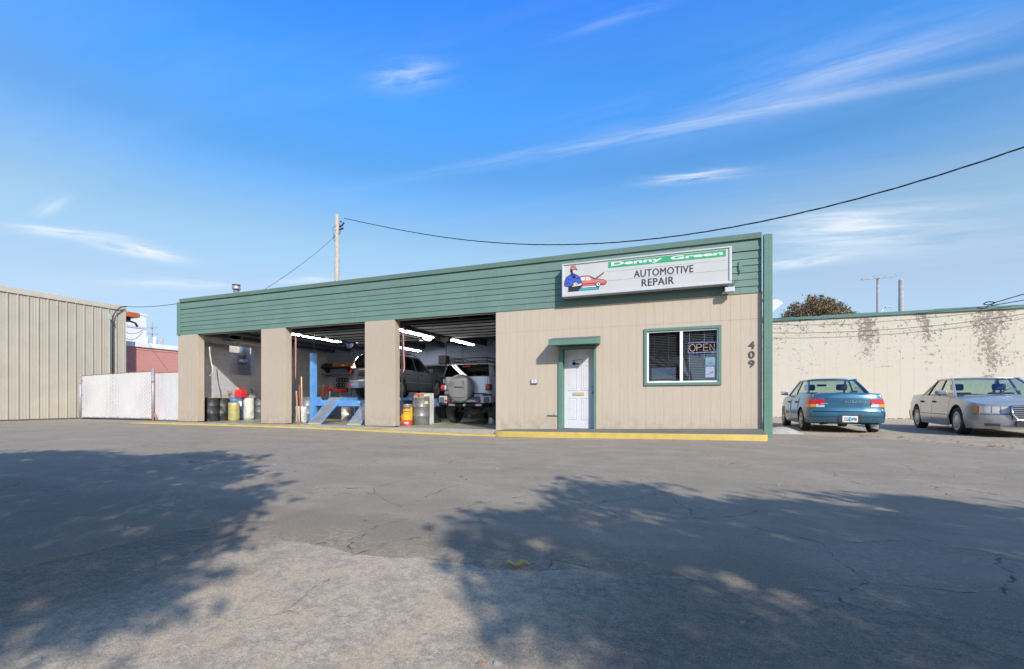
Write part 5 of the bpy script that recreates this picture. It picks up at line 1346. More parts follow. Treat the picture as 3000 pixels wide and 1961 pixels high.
M_cover = mat('grey_spare_cover', (0.175, 0.175, 0.17), 0.55, var=0.08, dirt=0.2, dirtcol=(0.24, 0.23, 0.21))
sp = empty('spare_wheel', (-2.08, 0.09, 1.17)); sp.scale = (1, 1.08, 1.08); sp.parent = orr
MB().lathe([(0.40, 0.0), (0.425, -0.03), (0.43, -0.16), (0.41, -0.205), (0.36, -0.225), (0.02, -0.24)], 44, (0, 0, 0), 'x', cap=False).build('spare_cover', M_cover, sp, smooth=True)
MB().prism([(-0.237, -0.13, 0.02), (-0.237, 0.13, 0.02), (-0.232, 0.30, -0.20), (-0.235, 0.2, -0.27), (-0.235, -0.2, -0.27), (-0.232, -0.30, -0.20)], (-0.012, 0, 0)).build('cover_emboss', M_cover, sp, bevel=0.008)
MB().prism([(-0.239, -0.20, 0.0), (-0.241, -0.13, 0.055), (-0.241, 0.13, 0.055), (-0.239, 0.17, 0.03), (-0.24, 0.11, 0.025), (-0.24, -0.11, 0.025)], (-0.006, 0, 0)).build('cover_groove', M_trim, sp)
text('cover_letters', 'FJ', 0.14, M_cover, sp, (-0.243, -0.06, 0.13), (R(90), 0, R(-90)), sx=1.6, bold=0.004, extrude=0.006)
for r_ in range(3):
    for i in range(7): MB().cbox((-0.236, 0.36-i*0.036, 0.10+r_*0.045), (0.012, 0.016, 0.02)).build('cover_tread', M_cover, sp)
MB().box(0.0, -0.2, -0.2, 0.07, 0.2, 0.2).build('spare_bracket', M_trim, sp)
plate(orr, -2.075, -0.50, 0.90, '172 01', 0)
MB().box(-2.07, -0.78, 0.82, -2.05, -0.28, 1.02).build('plate_recess', M_trim, orr)
MB().cbox((-1.95, 0.0, 1.90), (0.03, 0.28, 0.035)).build('brake_light', M_redlens, orr)
MB().cbox((-2.03, -0.35, 1.60), (0.03, 0.12, 0.03)).build('rear_wiper', M_trim, orr)
rk = empty('roof_rack', (0, 0, 1.86+LZ)); rk.parent = orr
for z in (0.06, 0.17):
    mb = MB(); q = [(-1.75, 0.62, z), (0.3, 0.62, z), (0.45, 0.5, z), (0.45, -0.5, z), (0.3, -0.62, z), (-1.75, -0.62, z), (-1.75, 0.62, z)]; mb.tube(q, 0.02, 6); mb.build('rack_rail', M_trim, rk)
for x in (-1.7, -1.1, -0.5, 0.1):
    MB().tube([(x, -0.62, 0.06), (x, 0.62, 0.06)], 0.016, 6).build('rack_bar', M_trim, rk)
    for sd in (1, -1): MB().tube([(x, 0.62*sd, -0.02), (x, 0.62*sd, 0.17)], 0.018, 6).build('rack_stay', M_trim, rk)
seat(orr, 0.1, 0.4, 0.85, M_seat); seat(orr, 0.1, -0.4, 0.85, M_seat); seat(orr, -0.8, 0, 0.85, M_seat, False, 1.2, 0.55)
# ---------- dark grey crossover up on the lift
LIFTX = -10.62
suv = empty('crossover_car', (LIFTX, 4.25, 0.90), R(90), 'dark grey crossover raised on the blue lift in the middle bay', 'car')
P_suv = paint('dark_grey_paint', (0.10, 0.107, 0.125), 0.28, 0.4, 0.15, 0.1)
plan = [(-2.2, 0), (-2.18, 0.45), (-2.10, 0.74), (-1.95, 0.85), (-1.4, 0.90), (0, 0.91), (1.2, 0.90), (1.8, 0.84), (2.12, 0.66), (2.24, 0.36), (2.28, 0)]
c4 = Car(suv, plan, [(-2.3, 1.05), (-1.8, 1.08), (0.9, 1.00), (1.0, 0.98), (2.3, 0.84)], [(0.2, 0.05), (0.45, 0.0), (0.7, 0.01), (0.95, 0.05), (1.1, 0.08)],
         [(0.3, 0.06), (0.42, 0.0), (0.62, 0.0), (0.66, 0.07), (0.9, 0.09), (1.1, 0.13)], [(0.3, 0.04), (0.5, 0.0), (0.85, 0.1)], [(-2.3, 0.36), (-1.7, 0.28), (1.7, 0.26), (2.3, 0.28)], (-1.31, 1.31), 0.345, 0.405, 0.63, 0.6, P_suv)
tr = c4.s_of_x(-1.95); tq = c4.s_of_x(-1.0); td2 = c4.s_of_x(-0.1); td1 = c4.s_of_x(0.92); tf = c4.s_of_x(1.95)
c4.span('bumper', tr, c4.zl, 0.64, mat('grey_bumper_paint', (0.26, 0.26, 0.28), 0.4, 0.3), 0.012, nt=14)
c4.span('tailgate', tr, 0.65, c4.zb, P_suv, 0, nt=12)
c4.patch('quarter_panel', tr, tq-g, c4.zl, c4.zb, P_suv, 36, 10)
c4.patch('rear_door', tq+g, td2-g, c4.zl, c4.zb, P_suv, 24, 10)
c4.patch('front_door', td2+g, td1-g, c4.zl, c4.zb, P_suv, 14, 10)
c4.patch('fender', td1+g, tf, c4.zl, c4.zb, P_suv, 36, 10)
c4.patch('side_moulding', c4.s_of_x(-0.9), c4.s_of_x(0.86), 0.575, 0.59, M_steel, 20, 1, 0.01)
c4.span('front_bumper', tf, c4.zl, c4.zb, P_suv, 0, nt=12, front=True)
c4.lid('hood', c4.s_of_x(0.9), 1.0, P_suv, 0.05)
c4.lid('tailgate_top', 0.0, c4.s_of_x(-2.0), P_suv, 0.01)
MB().box(-1.8, -0.76, 0.26, 1.9, 0.76, 0.6).build('underbody', M_under, suv)
greenhouse(suv, (0.98, 0.78, 1.0), (0.30, 0.62, 1.58), (-2.06, 0.74, 1.08), (-1.70, 0.60, 1.58), [(-0.1, -0.15), (-1.0, -0.95)], M_dglass, P_suv, 0.05, 0.1, 0.05, Cw=0.25)
for x in (-1.31, 1.31):
    for y in (0.78, -0.78): wheel(suv, x, y, 0.345, 0.215, M_alloy, 'spokes')
for sd in (1, -1):
    MB().hexa([(-2.10, 0.66*sd, 0.86), (-1.92, 0.86*sd, 0.88), (-1.88, 0.84*sd, 1.02), (-2.06, 0.64*sd, 1.02)], [(-2.14, 0.66*sd, 0.86), (-2.0, 0.88*sd, 0.88), (-1.95, 0.86*sd, 1.02), (-2.10, 0.64*sd, 1.02)]).build('tail_light', M_redlens, suv, bevel=0.01)
    MB().bar((-2.06, 0.75*sd, 1.05), (-1.74, 0.64*sd, 1.52), 0.06, 0.05).build('upper_tail_light', M_redlens, suv)
    MB().cbox((-2.13, 0.68*sd, 0.46), (0.06, 0.14, 0.07)).build('reflector', M_redlens, suv, bevel=0.02)
    MB().hexa([(0.72, 0.83*sd, 1.02), (0.72, 1.03*sd, 1.04), (0.72, 1.03*sd, 1.18), (0.72, 0.86*sd, 1.18)], [(0.86, 0.85*sd, 1.03), (0.82, 1.0*sd, 1.05), (0.82, 1.0*sd, 1.16), (0.86, 0.87*sd, 1.16)]).build('wing_mirror', P_suv, suv, bevel=0.03)
    for x in (-0.85, 0.1): MB().box(x, (0.86 if sd > 0 else -0.9), 0.86, x+0.16, (0.9 if sd > 0 else -0.86), 0.9).build('door_handle', M_trim, suv, bevel=0.01)
    MB().tube([(-1.6, 0.6*sd, 1.62), (-1.4, 0.6*sd, 1.68), (0.0, 0.6*sd, 1.68), (0.2, 0.6*sd, 1.62)], 0.02, 6).build('roof_rack_rail', M_trim, suv)
MB().box(-2.20, -0.3, 0.78, -2.1, 0.3, 0.95).build('plate_recess', M_trim, suv, bevel=0.02)
MB().box(-2.16, -0.28, 0.98, -2.09, 0.28, 1.01).build('tailgate_garnish', M_chrome, suv)
seat(suv, 0.2, 0.4, 0.5, M_seat); seat(suv, 0.2, -0.4, 0.5, M_seat); seat(suv, -0.8, 0, 0.5, M_seat, False, 1.2, 0.6)
# ------------------------------------------------------------------ sign on the fascia
sg = empty('shop_sign', (0, 0, 0), 0, 'long white sign cabinet with green name band, mechanic picture and black letters', 'sign')
M_frame = mat('pale_aluminium', (0.54, 0.53, 0.54), 0.45, 0.2, var=0.05, dirt=0.15, dirtcol=(0.4, 0.36, 0.3))
M_face = mat('white_sign_face', (0.51, 0.49, 0.45), 0.4, var=0.04, vscale=1.2, dirt=0.12, dirtcol=(0.48, 0.44, 0.36), streak=True)
SX0, SX1, SZ0, SZ1 = -2.83, 0.97, 3.363, 4.178
MB().box(SX0+0.02, -0.222, SZ0+0.02, SX1-0.02, -0.02, SZ1-0.02).build('cabinet', M_frame, sg)
for (a, b, c, d) in ((SX0, SX1, SZ0, SZ0+0.055), (SX0, SX1, SZ1-0.035, SZ1), (SX0, SX0+0.05, SZ0+0.0555, SZ1-0.0355), (SX1-0.05, SX1, SZ0+0.0555, SZ1-0.0355)):
    MB().box(a, -0.27, c, b, -0.04, d).build('frame_bar', M_frame, sg, bevel=0.006)
MB().box(SX0+0.05, -0.246, SZ0+0.055, SX1-0.05, -0.2225, SZ1-0.035).build('sign_face', M_face, sg)
MB().box(-1.70, -0.2485, 3.967, 0.855, -0.2455, 4.112).build('name_band', mat('green_vinyl', (0.035, 0.32, 0.13), 0.45, var=0.06), sg)
M_wink = mat('white_vinyl_letter', (0.70, 0.70, 0.68), 0.5, var=0.03); M_kink = mat('black_letter', (0.03, 0.03, 0.04), 0.5)
def fit_text(name, body, x0, x1, zb, hgt, m, y, bold, spacing=1.0, capref='H'):
    o = text(name, body, 1.0, m, sg, (0, 0, 0), (R(90), 0, 0), bold=bold, extrude=0.0, spacing=spacing)
    xs_ = [v.co.x for v in o.data.vertices]; ys_ = [v.co.y for v in o.data.vertices]
    capz = 0.7
    sx_ = (x1-x0)/(max(xs_)-min(xs_)); sy_ = hgt/(max(ys_)-max(min(ys_), 0.0) if 'y' in body else max(ys_)-min(ys_))
    o.scale = (sx_, sy_, 1); o.location = (x0-min(xs_)*sx_, y, zb-(max(min(ys_), 0) if 'y' in body else min(ys_))*sy_)
    return o
fit_text('name_letters', 'Denny', -1.63, -0.47, 4.018, 0.082, M_wink, -0.2497, 0.034)
fit_text('name_letters', 'Green', -0.295, 0.795, 4.010, 0.082, M_wink, -0.2497, 0.034)
for q_, (dx, dz) in enumerate(((0, 0), (0.011, 0), (0.0055, 0.006))):      # changeable letters are heavy strokes
    fit_text('sign_letters', 'AUTOMOTIVE', -1.105+dx, 0.184+dx, 3.683+dz, 0.165, M_kink, -0.2475-0.0002*q_, 0.0, 1.06)
    fit_text('sign_letters', 'REPAIR', -0.93+dx, -0.225+dx, 3.46+dz, 0.166, M_kink, -0.2475-0.0002*q_, 0.0, 1.06)
for z in (3.886, 3.667): MB().box(-1.72, -0.2485, z-0.005, 0.90, -0.2462, z+0.004).build('letter_rail', mat('clear_rail', (0.38, 0.37, 0.38), 0.4, var=0.3, vscale=7), sg)
art = {'trousers': [(-2.669, 3.614), (-2.572, 3.627), (-2.347, 3.639), (-2.326, 3.595), (-2.369, 3.546), (-2.411, 3.518), (-2.411, 3.481), (-2.674, 3.482)],
 'carbody': [(-2.39, 3.821), (-2.326, 3.841), (-2.147, 3.831), (-2.095, 3.783), (-2.032, 3.735), (-1.928, 3.73), (-1.805, 3.703), (-1.744, 3.662), (-1.738, 3.635), (-1.769, 3.587), (-1.856, 3.579), (-1.877, 3.617), (-1.928, 3.663), (-1.991, 3.638), (-2.006, 3.587), (-2.315, 3.588), (-2.347, 3.702)],
 'body': [(-2.772, 3.634), (-2.767, 3.74), (-2.723, 3.842), (-2.626, 3.896), (-2.583, 3.935), (-2.497, 3.895), (-2.422, 3.856), (-2.369, 3.777), (-2.342, 3.68), (-2.369, 3.64), (-2.411, 3.665), (-2.454, 3.711), (-2.54, 3.709), (-2.572, 3.627), (-2.68, 3.615)],
 'collar': [(-2.626, 3.896), (-2.583, 3.945), (-2.55, 3.879), (-2.529, 3.792), (-2.497, 3.895), (-2.486, 3.82), (-2.561, 3.827)],
 'hair': [(-2.626, 3.981), (-2.615, 4.065), (-2.561, 4.038), (-2.55, 3.91), (-2.593, 3.925)],
 'face': [(-2.561, 4.006), (-2.486, 3.999), (-2.486, 3.936), (-2.513, 3.917), (-2.55, 3.931)],
 'cap': [(-2.583, 4.104), (-2.507, 4.104), (-2.481, 4.041), (-2.448, 4.011), (-2.486, 4.007), (-2.572, 4.013), (-2.609, 4.043), (-2.604, 4.085)],
 'board': [(-2.593, 3.613), (-2.369, 3.667), (-2.315, 3.657), (-2.326, 3.621), (-2.369, 3.609), (-2.572, 3.59)],
 'hand': [(-2.54, 3.666), (-2.497, 3.684), (-2.486, 3.64), (-2.518, 3.622)],
 'window': [(-2.369, 3.798), (-2.305, 3.813), (-2.263, 3.804), (-2.263, 3.73), (-2.347, 3.733)], 'window2': [(-2.242, 3.807), (-2.168, 3.802), (-2.11, 3.753), (-2.126, 3.718), (-2.242, 3.725)],
 'windshield': [(-2.136, 3.82), (-2.095, 3.803), (-2.006, 3.748), (-2.032, 3.73), (-2.069, 3.754)], 'hood': [(-2.032, 3.74), (-1.815, 3.88), (-1.795, 3.888), (-1.8, 3.858), (-1.965, 3.744)],
 'sill': [(-2.305, 3.588), (-2.006, 3.587), (-1.98, 3.554), (-2.315, 3.552)], 'base': [(-2.411, 3.534), (-2.326, 3.553), (-1.928, 3.534), (-1.928, 3.487), (-2.406, 3.491)], 'bumper': [(-1.856, 3.626), (-1.738, 3.646), (-1.754, 3.601), (-1.846, 3.583)]}
ik = lambda n, c: mat('print_'+n, c, 0.5, var=0.03)
inks = {'trousers': ik('black', (0.02, 0.02, 0.03)), 'carbody': ik('salmon', (0.62, 0.16, 0.13)), 'body': ik('blue', (0.05, 0.085, 0.42)), 'collar': ik('navy', (0.02, 0.03, 0.16)), 'hair': ik('black2', (0.02, 0.02, 0.03)), 'face': ik('skin', (0.62, 0.54, 0.48)), 'cap': ik('capred', (0.55, 0.17, 0.10)), 'board': ik('paper', (0.66, 0.63, 0.57)), 'hand': ik('skin2', (0.60, 0.50, 0.42)), 'window': ik('glassw', (0.62, 0.62, 0.62)), 'window2': ik('glassk', (0.55, 0.55, 0.55)), 'windshield': ik('black3', (0.03, 0.03, 0.04)), 'hood': ik('darkred', (0.14, 0.05, 0.05)), 'sill': ik('whitep', (0.66, 0.66, 0.64)), 'base': ik('teal', (0.03, 0.38, 0.42)), 'bumper': ik('red', (0.50, 0.05, 0.05))}
order = ['base', 'sill', 'carbody', 'window', 'window2', 'windshield', 'hood', 'bumper', 'trousers', 'body', 'collar', 'hair', 'face', 'cap', 'board', 'hand']
M_outline = ik('outline', (0.02, 0.02, 0.025))
for i, k in enumerate(order):
    y = -0.2472-0.0006*i
    pts = art[k]
    c0 = (sum(p[0] for p in pts)/len(pts), sum(p[1] for p in pts)/len(pts))
    if k in ('carbody', 'body', 'base', 'cap', 'board'):
        mb = MB(); n = len(pts)
        for a, b in zip(pts, pts[1:]+pts[:1]):
            mb.bar((a[0], y-0.0001, a[1]), (b[0], y-0.0001, b[1]), 0.0016, 0.013, (0, 0, 1) if abs(a[0]-b[0]) > 1e-3 else (1, 0, 0))
        mb.build('picture_outline', M_outline, sg)
    mb = MB(); mb.prism([(p[0], y, p[1]) for p in pts], (0, -0.0004, 0)); mb.build('picture_'+k.replace('2', ''), inks[k], sg)
MB().lathe([(0.062, -0.2562), (0.062, -0.2568)], 24, (-1.934, 0, 3.603), 'y').build('picture_wheel', M_outline, sg)
MB().lathe([(0.045, -0.2570), (0.045, -0.2575)], 24, (-1.934, 0, 3.603), 'y').build('picture_hubcap', inks['window'], sg)
MB().lathe([(0.018, -0.2577), (0.018, -0.2582)], 16, (-1.934, 0, 3.603), 'y').build('picture_hub', M_outline, sg)
for (x0, x1, z) in ((-2.70, -2.60, 3.79), (-2.46, -2.39, 3.79), (-2.75, -2.62, 3.69)): MB().box(x0, -0.2578, z-0.006, x1, -0.2572, z+0.006).build('picture_pocket', inks['collar'], sg)
MB().box(-2.32, -0.2555, 3.632, -2.0, -0.2548, 3.645).build('picture_stripe', M_outline, sg)
# --- small things on the front
fl = empty('floodlight', (0.93, -0.13, 3.24), 0, 'small grey floodlight hanging under the right end of the sign', 'lamp')
MB().box(-0.10, -0.10, -0.06, 0.10, 0.02, 0.06).build('lamp_housing', M_steel, fl, bevel=0.012)
MB().bar((-0.11, 0.05, 0.02), (-0.11, 0.1, 0.16), 0.03, 0.015).build('bracket', M_trim, fl)
MB().tube([(0.05, 0.0, 0.05), (0.10, 0.06, 0.16), (0.18, 0.12, 0.26)], 0.012, 5).build('lead', M_trim, fl)
MB().box(-0.085, -0.106, -0.045, 0.085, -0.1, 0.045).build('lens', M_clearlens, fl)
cj = empty('conduit_box', (1.16, 0, 3.78), 0, 'small green conduit stub on the fascia right of the sign', 'conduit')
MB().box(-0.03, -0.03, -0.1, 0.03, 0.01, 0.1).build('box', M_green2, cj, bevel=0.004)
MB().tube([(0.0, -0.02, -0.1), (0.0, -0.02, -0.16)], 0.012, 6).build('pipe', M_green2, cj)
nb_ = mat('charcoal_numeral', (0.06, 0.065, 0.07), 0.5)
for (ch, z, w) in (('4', 1.95, 0.155), ('0', 1.735, 0.155), ('9', 1.535, 0.155)):
    e = empty('house_number', (1.39, 0.01, z), 0, {'4': 'dark top numeral four on the beige wall by the corner post', '0': 'dark middle numeral zero on the beige wall by the corner post', '9': 'dark bottom numeral nine on the beige wall by the corner post'}[ch], 'house number', 'house numbers by the corner post')
    o = text('numeral', ch, 1.0, nb_, e, (0, 0, 0), (R(90), 0, 0), bold=0.02, extrude=0.008)
    xs_ = [v.co.x for v in o.data.vertices]; ys_ = [v.co.y for v in o.data.vertices]
    sx_ = w*0.8/(max(xs_)-min(xs_)); sy_ = 0.165/(max(ys_)-min(ys_)); o.scale = (sx_, sy_, 1); o.location = (-(min(xs_)+max(xs_))/2*sx_, 0, -min(ys_)*sy_)
bx_ = empty('switch_box', (-3.63, 0.0, 1.30), 0, 'grey double switch box on the beige wall left of the door', 'switch')
MB().box(-0.085, -0.03, -0.06, 0.085, 0.014, 0.06).build('box', M_steel, bx_, bevel=0.006)
for x in (-0.04, 0.04): MB().box(x-0.025, -0.04, -0.045, x+0.025, -0.03, 0.045).build('cover', M_white, bx_, bevel=0.004)
mb = MB(); mb.tube([(-3.28, 0.0, 0.42), (-3.1, -0.02, 0.43), (-3.0, 0.0, 0.42)], 0.012, 6).tube([(-3.12, -0.02, 0.46), (-3.02, -0.02, 0.43)], 0.009, 5)
tag(mb.build('hose_tap', M_steel, smooth=True), 'small metal tap stub on the wall left of the door frame', 'tap')
# neon OPEN sign inside the window
ns = empty('open_sign', (0.385, 0.068, 2.02), 0, 'neon OPEN sign hanging inside the right window pane', 'sign')
M_neon = emit('warm_neon', (0.85, 0.55, 0.38), 0.35); M_neonb = emit('blue_neon', (0.5, 0.48, 0.85), 0.25)
mb = MB(); q = [(-0.30, 0, -0.115), (0.30, 0, -0.115), (0.30, 0, 0.115), (-0.30, 0, 0.115), (-0.30, 0, -0.115)]; mb.tube(q, 0.009, 6); mb.build('border_tube', M_neonb, ns)
def stroke(pts): MB().tube([(x, 0, z) for x, z in pts], 0.0085, 6).build('letter_tube', M_neon, ns)
stroke([(-0.21+0.062*math.cos(a), 0.078*math.sin(a)) for a in [i*PI/9 for i in range(19)]])
stroke([(-0.115, -0.078), (-0.115, 0.078), (-0.05, 0.078), (-0.015, 0.055), (-0.015, 0.022), (-0.05, 0.0), (-0.115, 0.0)])
stroke([(0.125, 0.078), (0.03, 0.078), (0.03, -0.078), (0.125, -0.078)]); stroke([(0.03, 0.0), (0.115, 0.0)])
stroke([(0.165, -0.078), (0.165, 0.078), (0.255, -0.078), (0.255, 0.078)])
MB().box(-0.31, 0.012, -0.125, 0.31, 0.02, 0.125).build('backing', glassmat('smoke_plate', (0.8, 0.8, 0.85), 0.1, 0.85, 0.2), ns)
ac = empty('window_air_conditioner', (-0.46, 0.075, 1.28), 0, 'pale window air conditioner with blue front in the left window pane', 'air conditioner')
MB().box(-0.27, -0.012, 0.02, 0.27, 0.018, 0.29).build('case', M_frame, ac, bevel=0.01)
MB().box(-0.25, -0.018, 0.12, 0.25, -0.0125, 0.27).build('front_panel', mat('pale_blue_plastic', (0.28, 0.45, 0.66), 0.4), ac)
MB().tube([(-0.28, -0.01, -0.0), (0, -0.02, -0.02), (0.28, -0.01, 0.0)], 0.01, 5).build('cord', M_brass, ac)
for (x, z, w, h_, c, lab) in ((0.555, 1.60, 0.2, 0.19, (0.38, 0.50, 0.56), 'grey blue notice card in the lower right window corner'), (0.55, 1.33, 0.19, 0.25, (0.70, 0.68, 0.70), 'white paper notice with dark sketch below the blue notice')):
    e = empty('notice', (x, 0.050, z), 0, lab, 'notice', 'notices in the window')
    MB().box(-w/2, 0, 0, w/2, 0.002, h_).build('paper', mat('notice_paper', c, 0.7), e)
    if z < 1.5: MB().tube([(-0.07, -0.002, 0.07), (0.0, -0.002, 0.08), (0.03, -0.002, 0.13), (0.07, -0.002, 0.10), (0.02, -0.002, 0.12), (0.06, -0.002, 0.14)], 0.006, 4).build('sketch', M_ink, e)
    else: MB().box(-0.06, -0.001, 0.04, 0.07, 0.0, 0.08).build('printed_band', mat('print_band', (0.16, 0.36, 0.55), 0.6), e)
# ------------------------------------------------------------------ inside the bays
for i in range(12):
    x = -16.6+i*1.05; o = MB().box(x, 0.3, 3.20, x+0.05, 7.18, 3.44).build('joist', M_dark, shop)
M_doorpan = mat('overhead_door_panel', (0.42, 0.42, 0.42), 0.5, var=0.06)
for bi, (xa, xb, z) in enumerate(((-12.1, -9.05, 3.06), (-7.9, -4.8, 3.06))):
    od = empty('overhead_door', (0, 0, 0)); od.parent = shop
    for k in range(5):
        ya = 0.75+k*0.56; MB().box(xa+0.05, ya, z, xb-0.05, ya+0.545, z+0.045).build('door_section', M_doorpan, od, bevel=0.006)
        MB().box(xa+0.06, ya-0.02, z-0.03, xb-0.06, ya+0.02, z-0.002).build('stiffener', M_black, od)
    for x in (xa+0.02, xb-0.02): MB().tube([(x, 0.32, 0.4), (x, 0.32, 2.6), (x, 0.42, 2.9), (x, 0.7, 3.02), (x, 3.8, 3.04)], 0.025, 6).build('track', M_black, od)
    MB().tube([(xa, 0.45, 3.12), (xb, 0.45, 3.12)], 0.035, 8).build('torsion_shaft', M_black, od)
M_tube = emit('fluorescent_tube', (1.0, 0.97, 0.88), 75.0)
def tube_light(x, y0, y1, z, label, lit=True, body=None):
    e = empty('fluorescent_light', (x, y0, z), 0, label, 'lamp', 'fluorescent lights in the bays'); L = y1-y0
    MB().prism([(-0.09, 0, 0.0), (-0.15, 0, -0.07), (0.15, 0, -0.07), (0.09, 0, 0.0)], (0, L, 0)).build('reflector', body or M_steel, e)
    for s_ in (-0.07, 0.07): MB().tube([(s_, 0.04, -0.085), (s_, L-0.04, -0.085)], 0.012, 8).build('tube', M_tube if lit else M_frame, e)
    for y in (0.15, L-0.15): MB().tube([(0, y, 0), (0, y, 0.3)], 0.006, 4).build('hanger', M_steel, e)
tube_light(-12.35, 0.45, 2.8, 3.12, 'lit twin tube light at the left of the middle bay')
tube_light(-8.15, 0.40, 2.5, 3.04, 'lit twin tube light at the left of the third bay')
tube_light(-7.95, 3.45, 5.35, 3.10, 'lit twin tube light deeper inside the third bay')
tube_light(-11.2, 4.6, 6.6, 3.10, 'lit twin tube light near the back wall of the middle bay')
tube_light(-15.45, 0.95, 2.6, 3.02, 'unlit wooden tube fixture hanging in the first bay', False, mat('wood_fixture', (0.32, 0.22, 0.13), 0.6))
M_bulb = emit('frosted_bulb', (1.0, 0.97, 0.9), 8.0)
for (x, y, z, lab) in ((-9.35, 4.0, 3.12, 'large grey dome lamp between the middle and third bays'), (-12.85, 4.05, 3.16, 'grey dome lamp above the blue lift post')):
    e = empty('dome_lamp', (x, y, z), 0, lab, 'lamp', 'dome lamps in the bays')
    MB().lathe([(0.13, 0.30), (0.16, 0.28), (0.21, 0.12), (0.26, 0.05), (0.26, 0.035), (0.2, 0.11), (0.12, 0.27)], 24, cap=False).build('dome', mat('dull_aluminium', (0.26, 0.26, 0.27), 0.5, 0.4), e, smooth=True)
    MB().lathe([(0.255, 0.045), (0.22, 0.0), (0.02, -0.005)], 24, cap=False).build('lens', M_bulb, e, smooth=True)
fl2 = empty('flood_lamp', (-16.75, 1.70, 3.30), 0, 'lit rectangular flood lamp on the left wall of the first bay', 'lamp')
MB().box(-0.2, -0.16, -0.13, 0.18, 0.16, 0.13).build('lamp_housing', M_trim, fl2, bevel=0.02)
MB().box(0.182, -0.19, -0.12, 0.20, 0.17, 0.12).build('lens', mat('flood_lens', (0.5, 0.5, 0.45), 0.3), fl2); MB().box(-0.18, -0.172, -0.11, 0.17, -0.162, 0.11).build('lens', mat('flood_lens2', (0.55, 0.55, 0.5), 0.25, 0.5), fl2)
MB().lathe([(0.04, -0.176), (0.005, -0.185)], 12, (0.03, 0, 0.02), 'y').build('bulb', emit('flood_bulb', (1, 0.95, 0.8), 6), fl2)
def reel(x, y, z, zend, label, m):
    e = empty('hose_reel', (x, y, z), 0, label, 'hose reel', 'hose reels in the bays')
    for yy in (-0.07, 0.07): MB().lathe([(0.19, yy-0.008), (0.19, yy+0.008)], 20, (0, 0, 0), 'y').build('flange', m, e)
    MB().lathe([(0.14, -0.06), (0.155, -0.03), (0.155, 0.03), (0.14, 0.06)], 18, (0, 0, 0), 'y').build('hose_coil', M_black, e, smooth=True)
    MB().bar((0, 0, 0), (0.03, 0, 0.3), 0.05, 0.03).build('bracket', M_steel, e)
    MB().tube([(0.02, 0.0, -0.15), (0.02, 0.01, (zend-z)/2), (0.02, 0, zend-z)], 0.014, 6).build('hose', M_black, e)
reel(-7.9, 3.0, 3.02, 2.05, 'black hose reel under the ceiling of the third bay', M_black)
reel(-12.2, 3.2, 3.02, 0.95, 'dark blue hose reel under the ceiling of the middle bay', mat('blue_reel', (0.02, 0.03, 0.12), 0.5))
for (pts, c, lab) in (([(-7.86, 0.36, 3.0), (-7.86, 0.36, 2.4), (-7.84, 0.37, 1.8), (-7.9, 0.36, 1.62)], (0.55, 0.22, 0.18), 'red hose hanging at the left edge of the third bay'),
                      ([(-12.06, 0.36, 2.95), (-12.06, 0.36, 2.3), (-12.08, 0.36, 1.5)], (0.50, 0.20, 0.17), 'red hose hanging at the left edge of the middle bay'),
                      ([(-16.2, 0.4, 2.75), (-16.14, 0.4, 2.3), (-16.06, 0.42, 1.95), (-16.08, 0.42, 1.78), (-16.2, 0.4, 1.70)], (0.52, 0.45, 0.33), 'pale hose hooked at the left edge of the first bay')):
    tag(MB().tube(catmull(pts, 5), 0.022, 6).build('hanging_hose', mat('hose', c, 0.6), smooth=True), lab, 'hose')
# drums
def drum_prof(r, h):
    return [(r*0.97, 0), (r, 0.012), (r, h*0.32), (r*1.035, h*0.335), (r, h*0.35), (r, h*0.65), (r*1.035, h*0.665), (r, h*0.68), (r, h-0.012), (r*1.02, h), (r*0.96, h), (r*0.95, h-0.02), (0.01, h-0.02)]
def poly_prof(r, h):
    return [(r*0.85, 0), (r*0.97, 0.03), (r, 0.1), (r*0.985, h*0.5), (r, h-0.12), (r*0.97, h-0.04), (r*0.82, h), (r*0.8, h-0.015), (0.01, h-0.015)]
def drum(x, y, r, h, m, label, poly=False, name='drum', group=None):
    e = empty(name, (x, y, 0.021), random.random(), label, 'drum', group)
    MB().lathe(poly_prof(r, h) if poly else drum_prof(r, h), 32, cap=False).build('barrel', m, e, smooth=True)
    MB().lathe([(0.03, h-0.02), (0.03, h+0.006), (0.005, h+0.008)], 10, (r*0.55, 0, 0)).build('bung', M_steel, e)
    return e
def worn(name, c, d, dirt=0.6, rough=0.5): return mat(name, c, rough, 0.1, var=0.3, vscale=5, dirt=dirt, dirtcol=d)
e = drum(-16.62, 0.80, 0.22, 0.87, worn('black_drum', (0.03, 0.03, 0.033), (0.22, 0.21, 0.2)), 'black steel drum nearest the left pilaster of the first bay')
e = drum(-16.72, 1.27, 0.23, 0.87, worn('black_drum_rust', (0.035, 0.033, 0.033), (0.34, 0.27, 0.22), 0.9), 'black steel drum with rusty scraped side, second in the first bay')
e2 = drum(-16.72, 1.80, 0.285, 0.88, worn('blue_drum', (0.05, 0.13, 0.29), (0.16, 0.20, 0.28)), 'blue plastic drum behind the yellow drum', True)
MB().box(0.0, -0.0005, 0, 0.10, 0.0005, 0.2).build('sticker', M_white, e2).location = (0.2, -0.22, 0.55)
e = drum(-16.22, 1.38, 0.20, 0.70, worn('yellow_drum', (0.40, 0.34, 0.13), (0.18, 0.14, 0.07), 0.5), 'small dirty yellow plastic drum before the blue drum', True)
e = drum(-16.68, 2.36, 0.225, 0.88, worn('white_drum', (0.58, 0.56, 0.49), (0.30, 0.26, 0.19), 0.4), 'tall white plastic drum right of the blue drum', True)
e = drum(-16.70, 2.92, 0.25, 0.87, worn('grey_drum', (0.11, 0.11, 0.12), (0.05, 0.05, 0.05)), 'dark grey steel drum beside the second pilaster in the first bay')
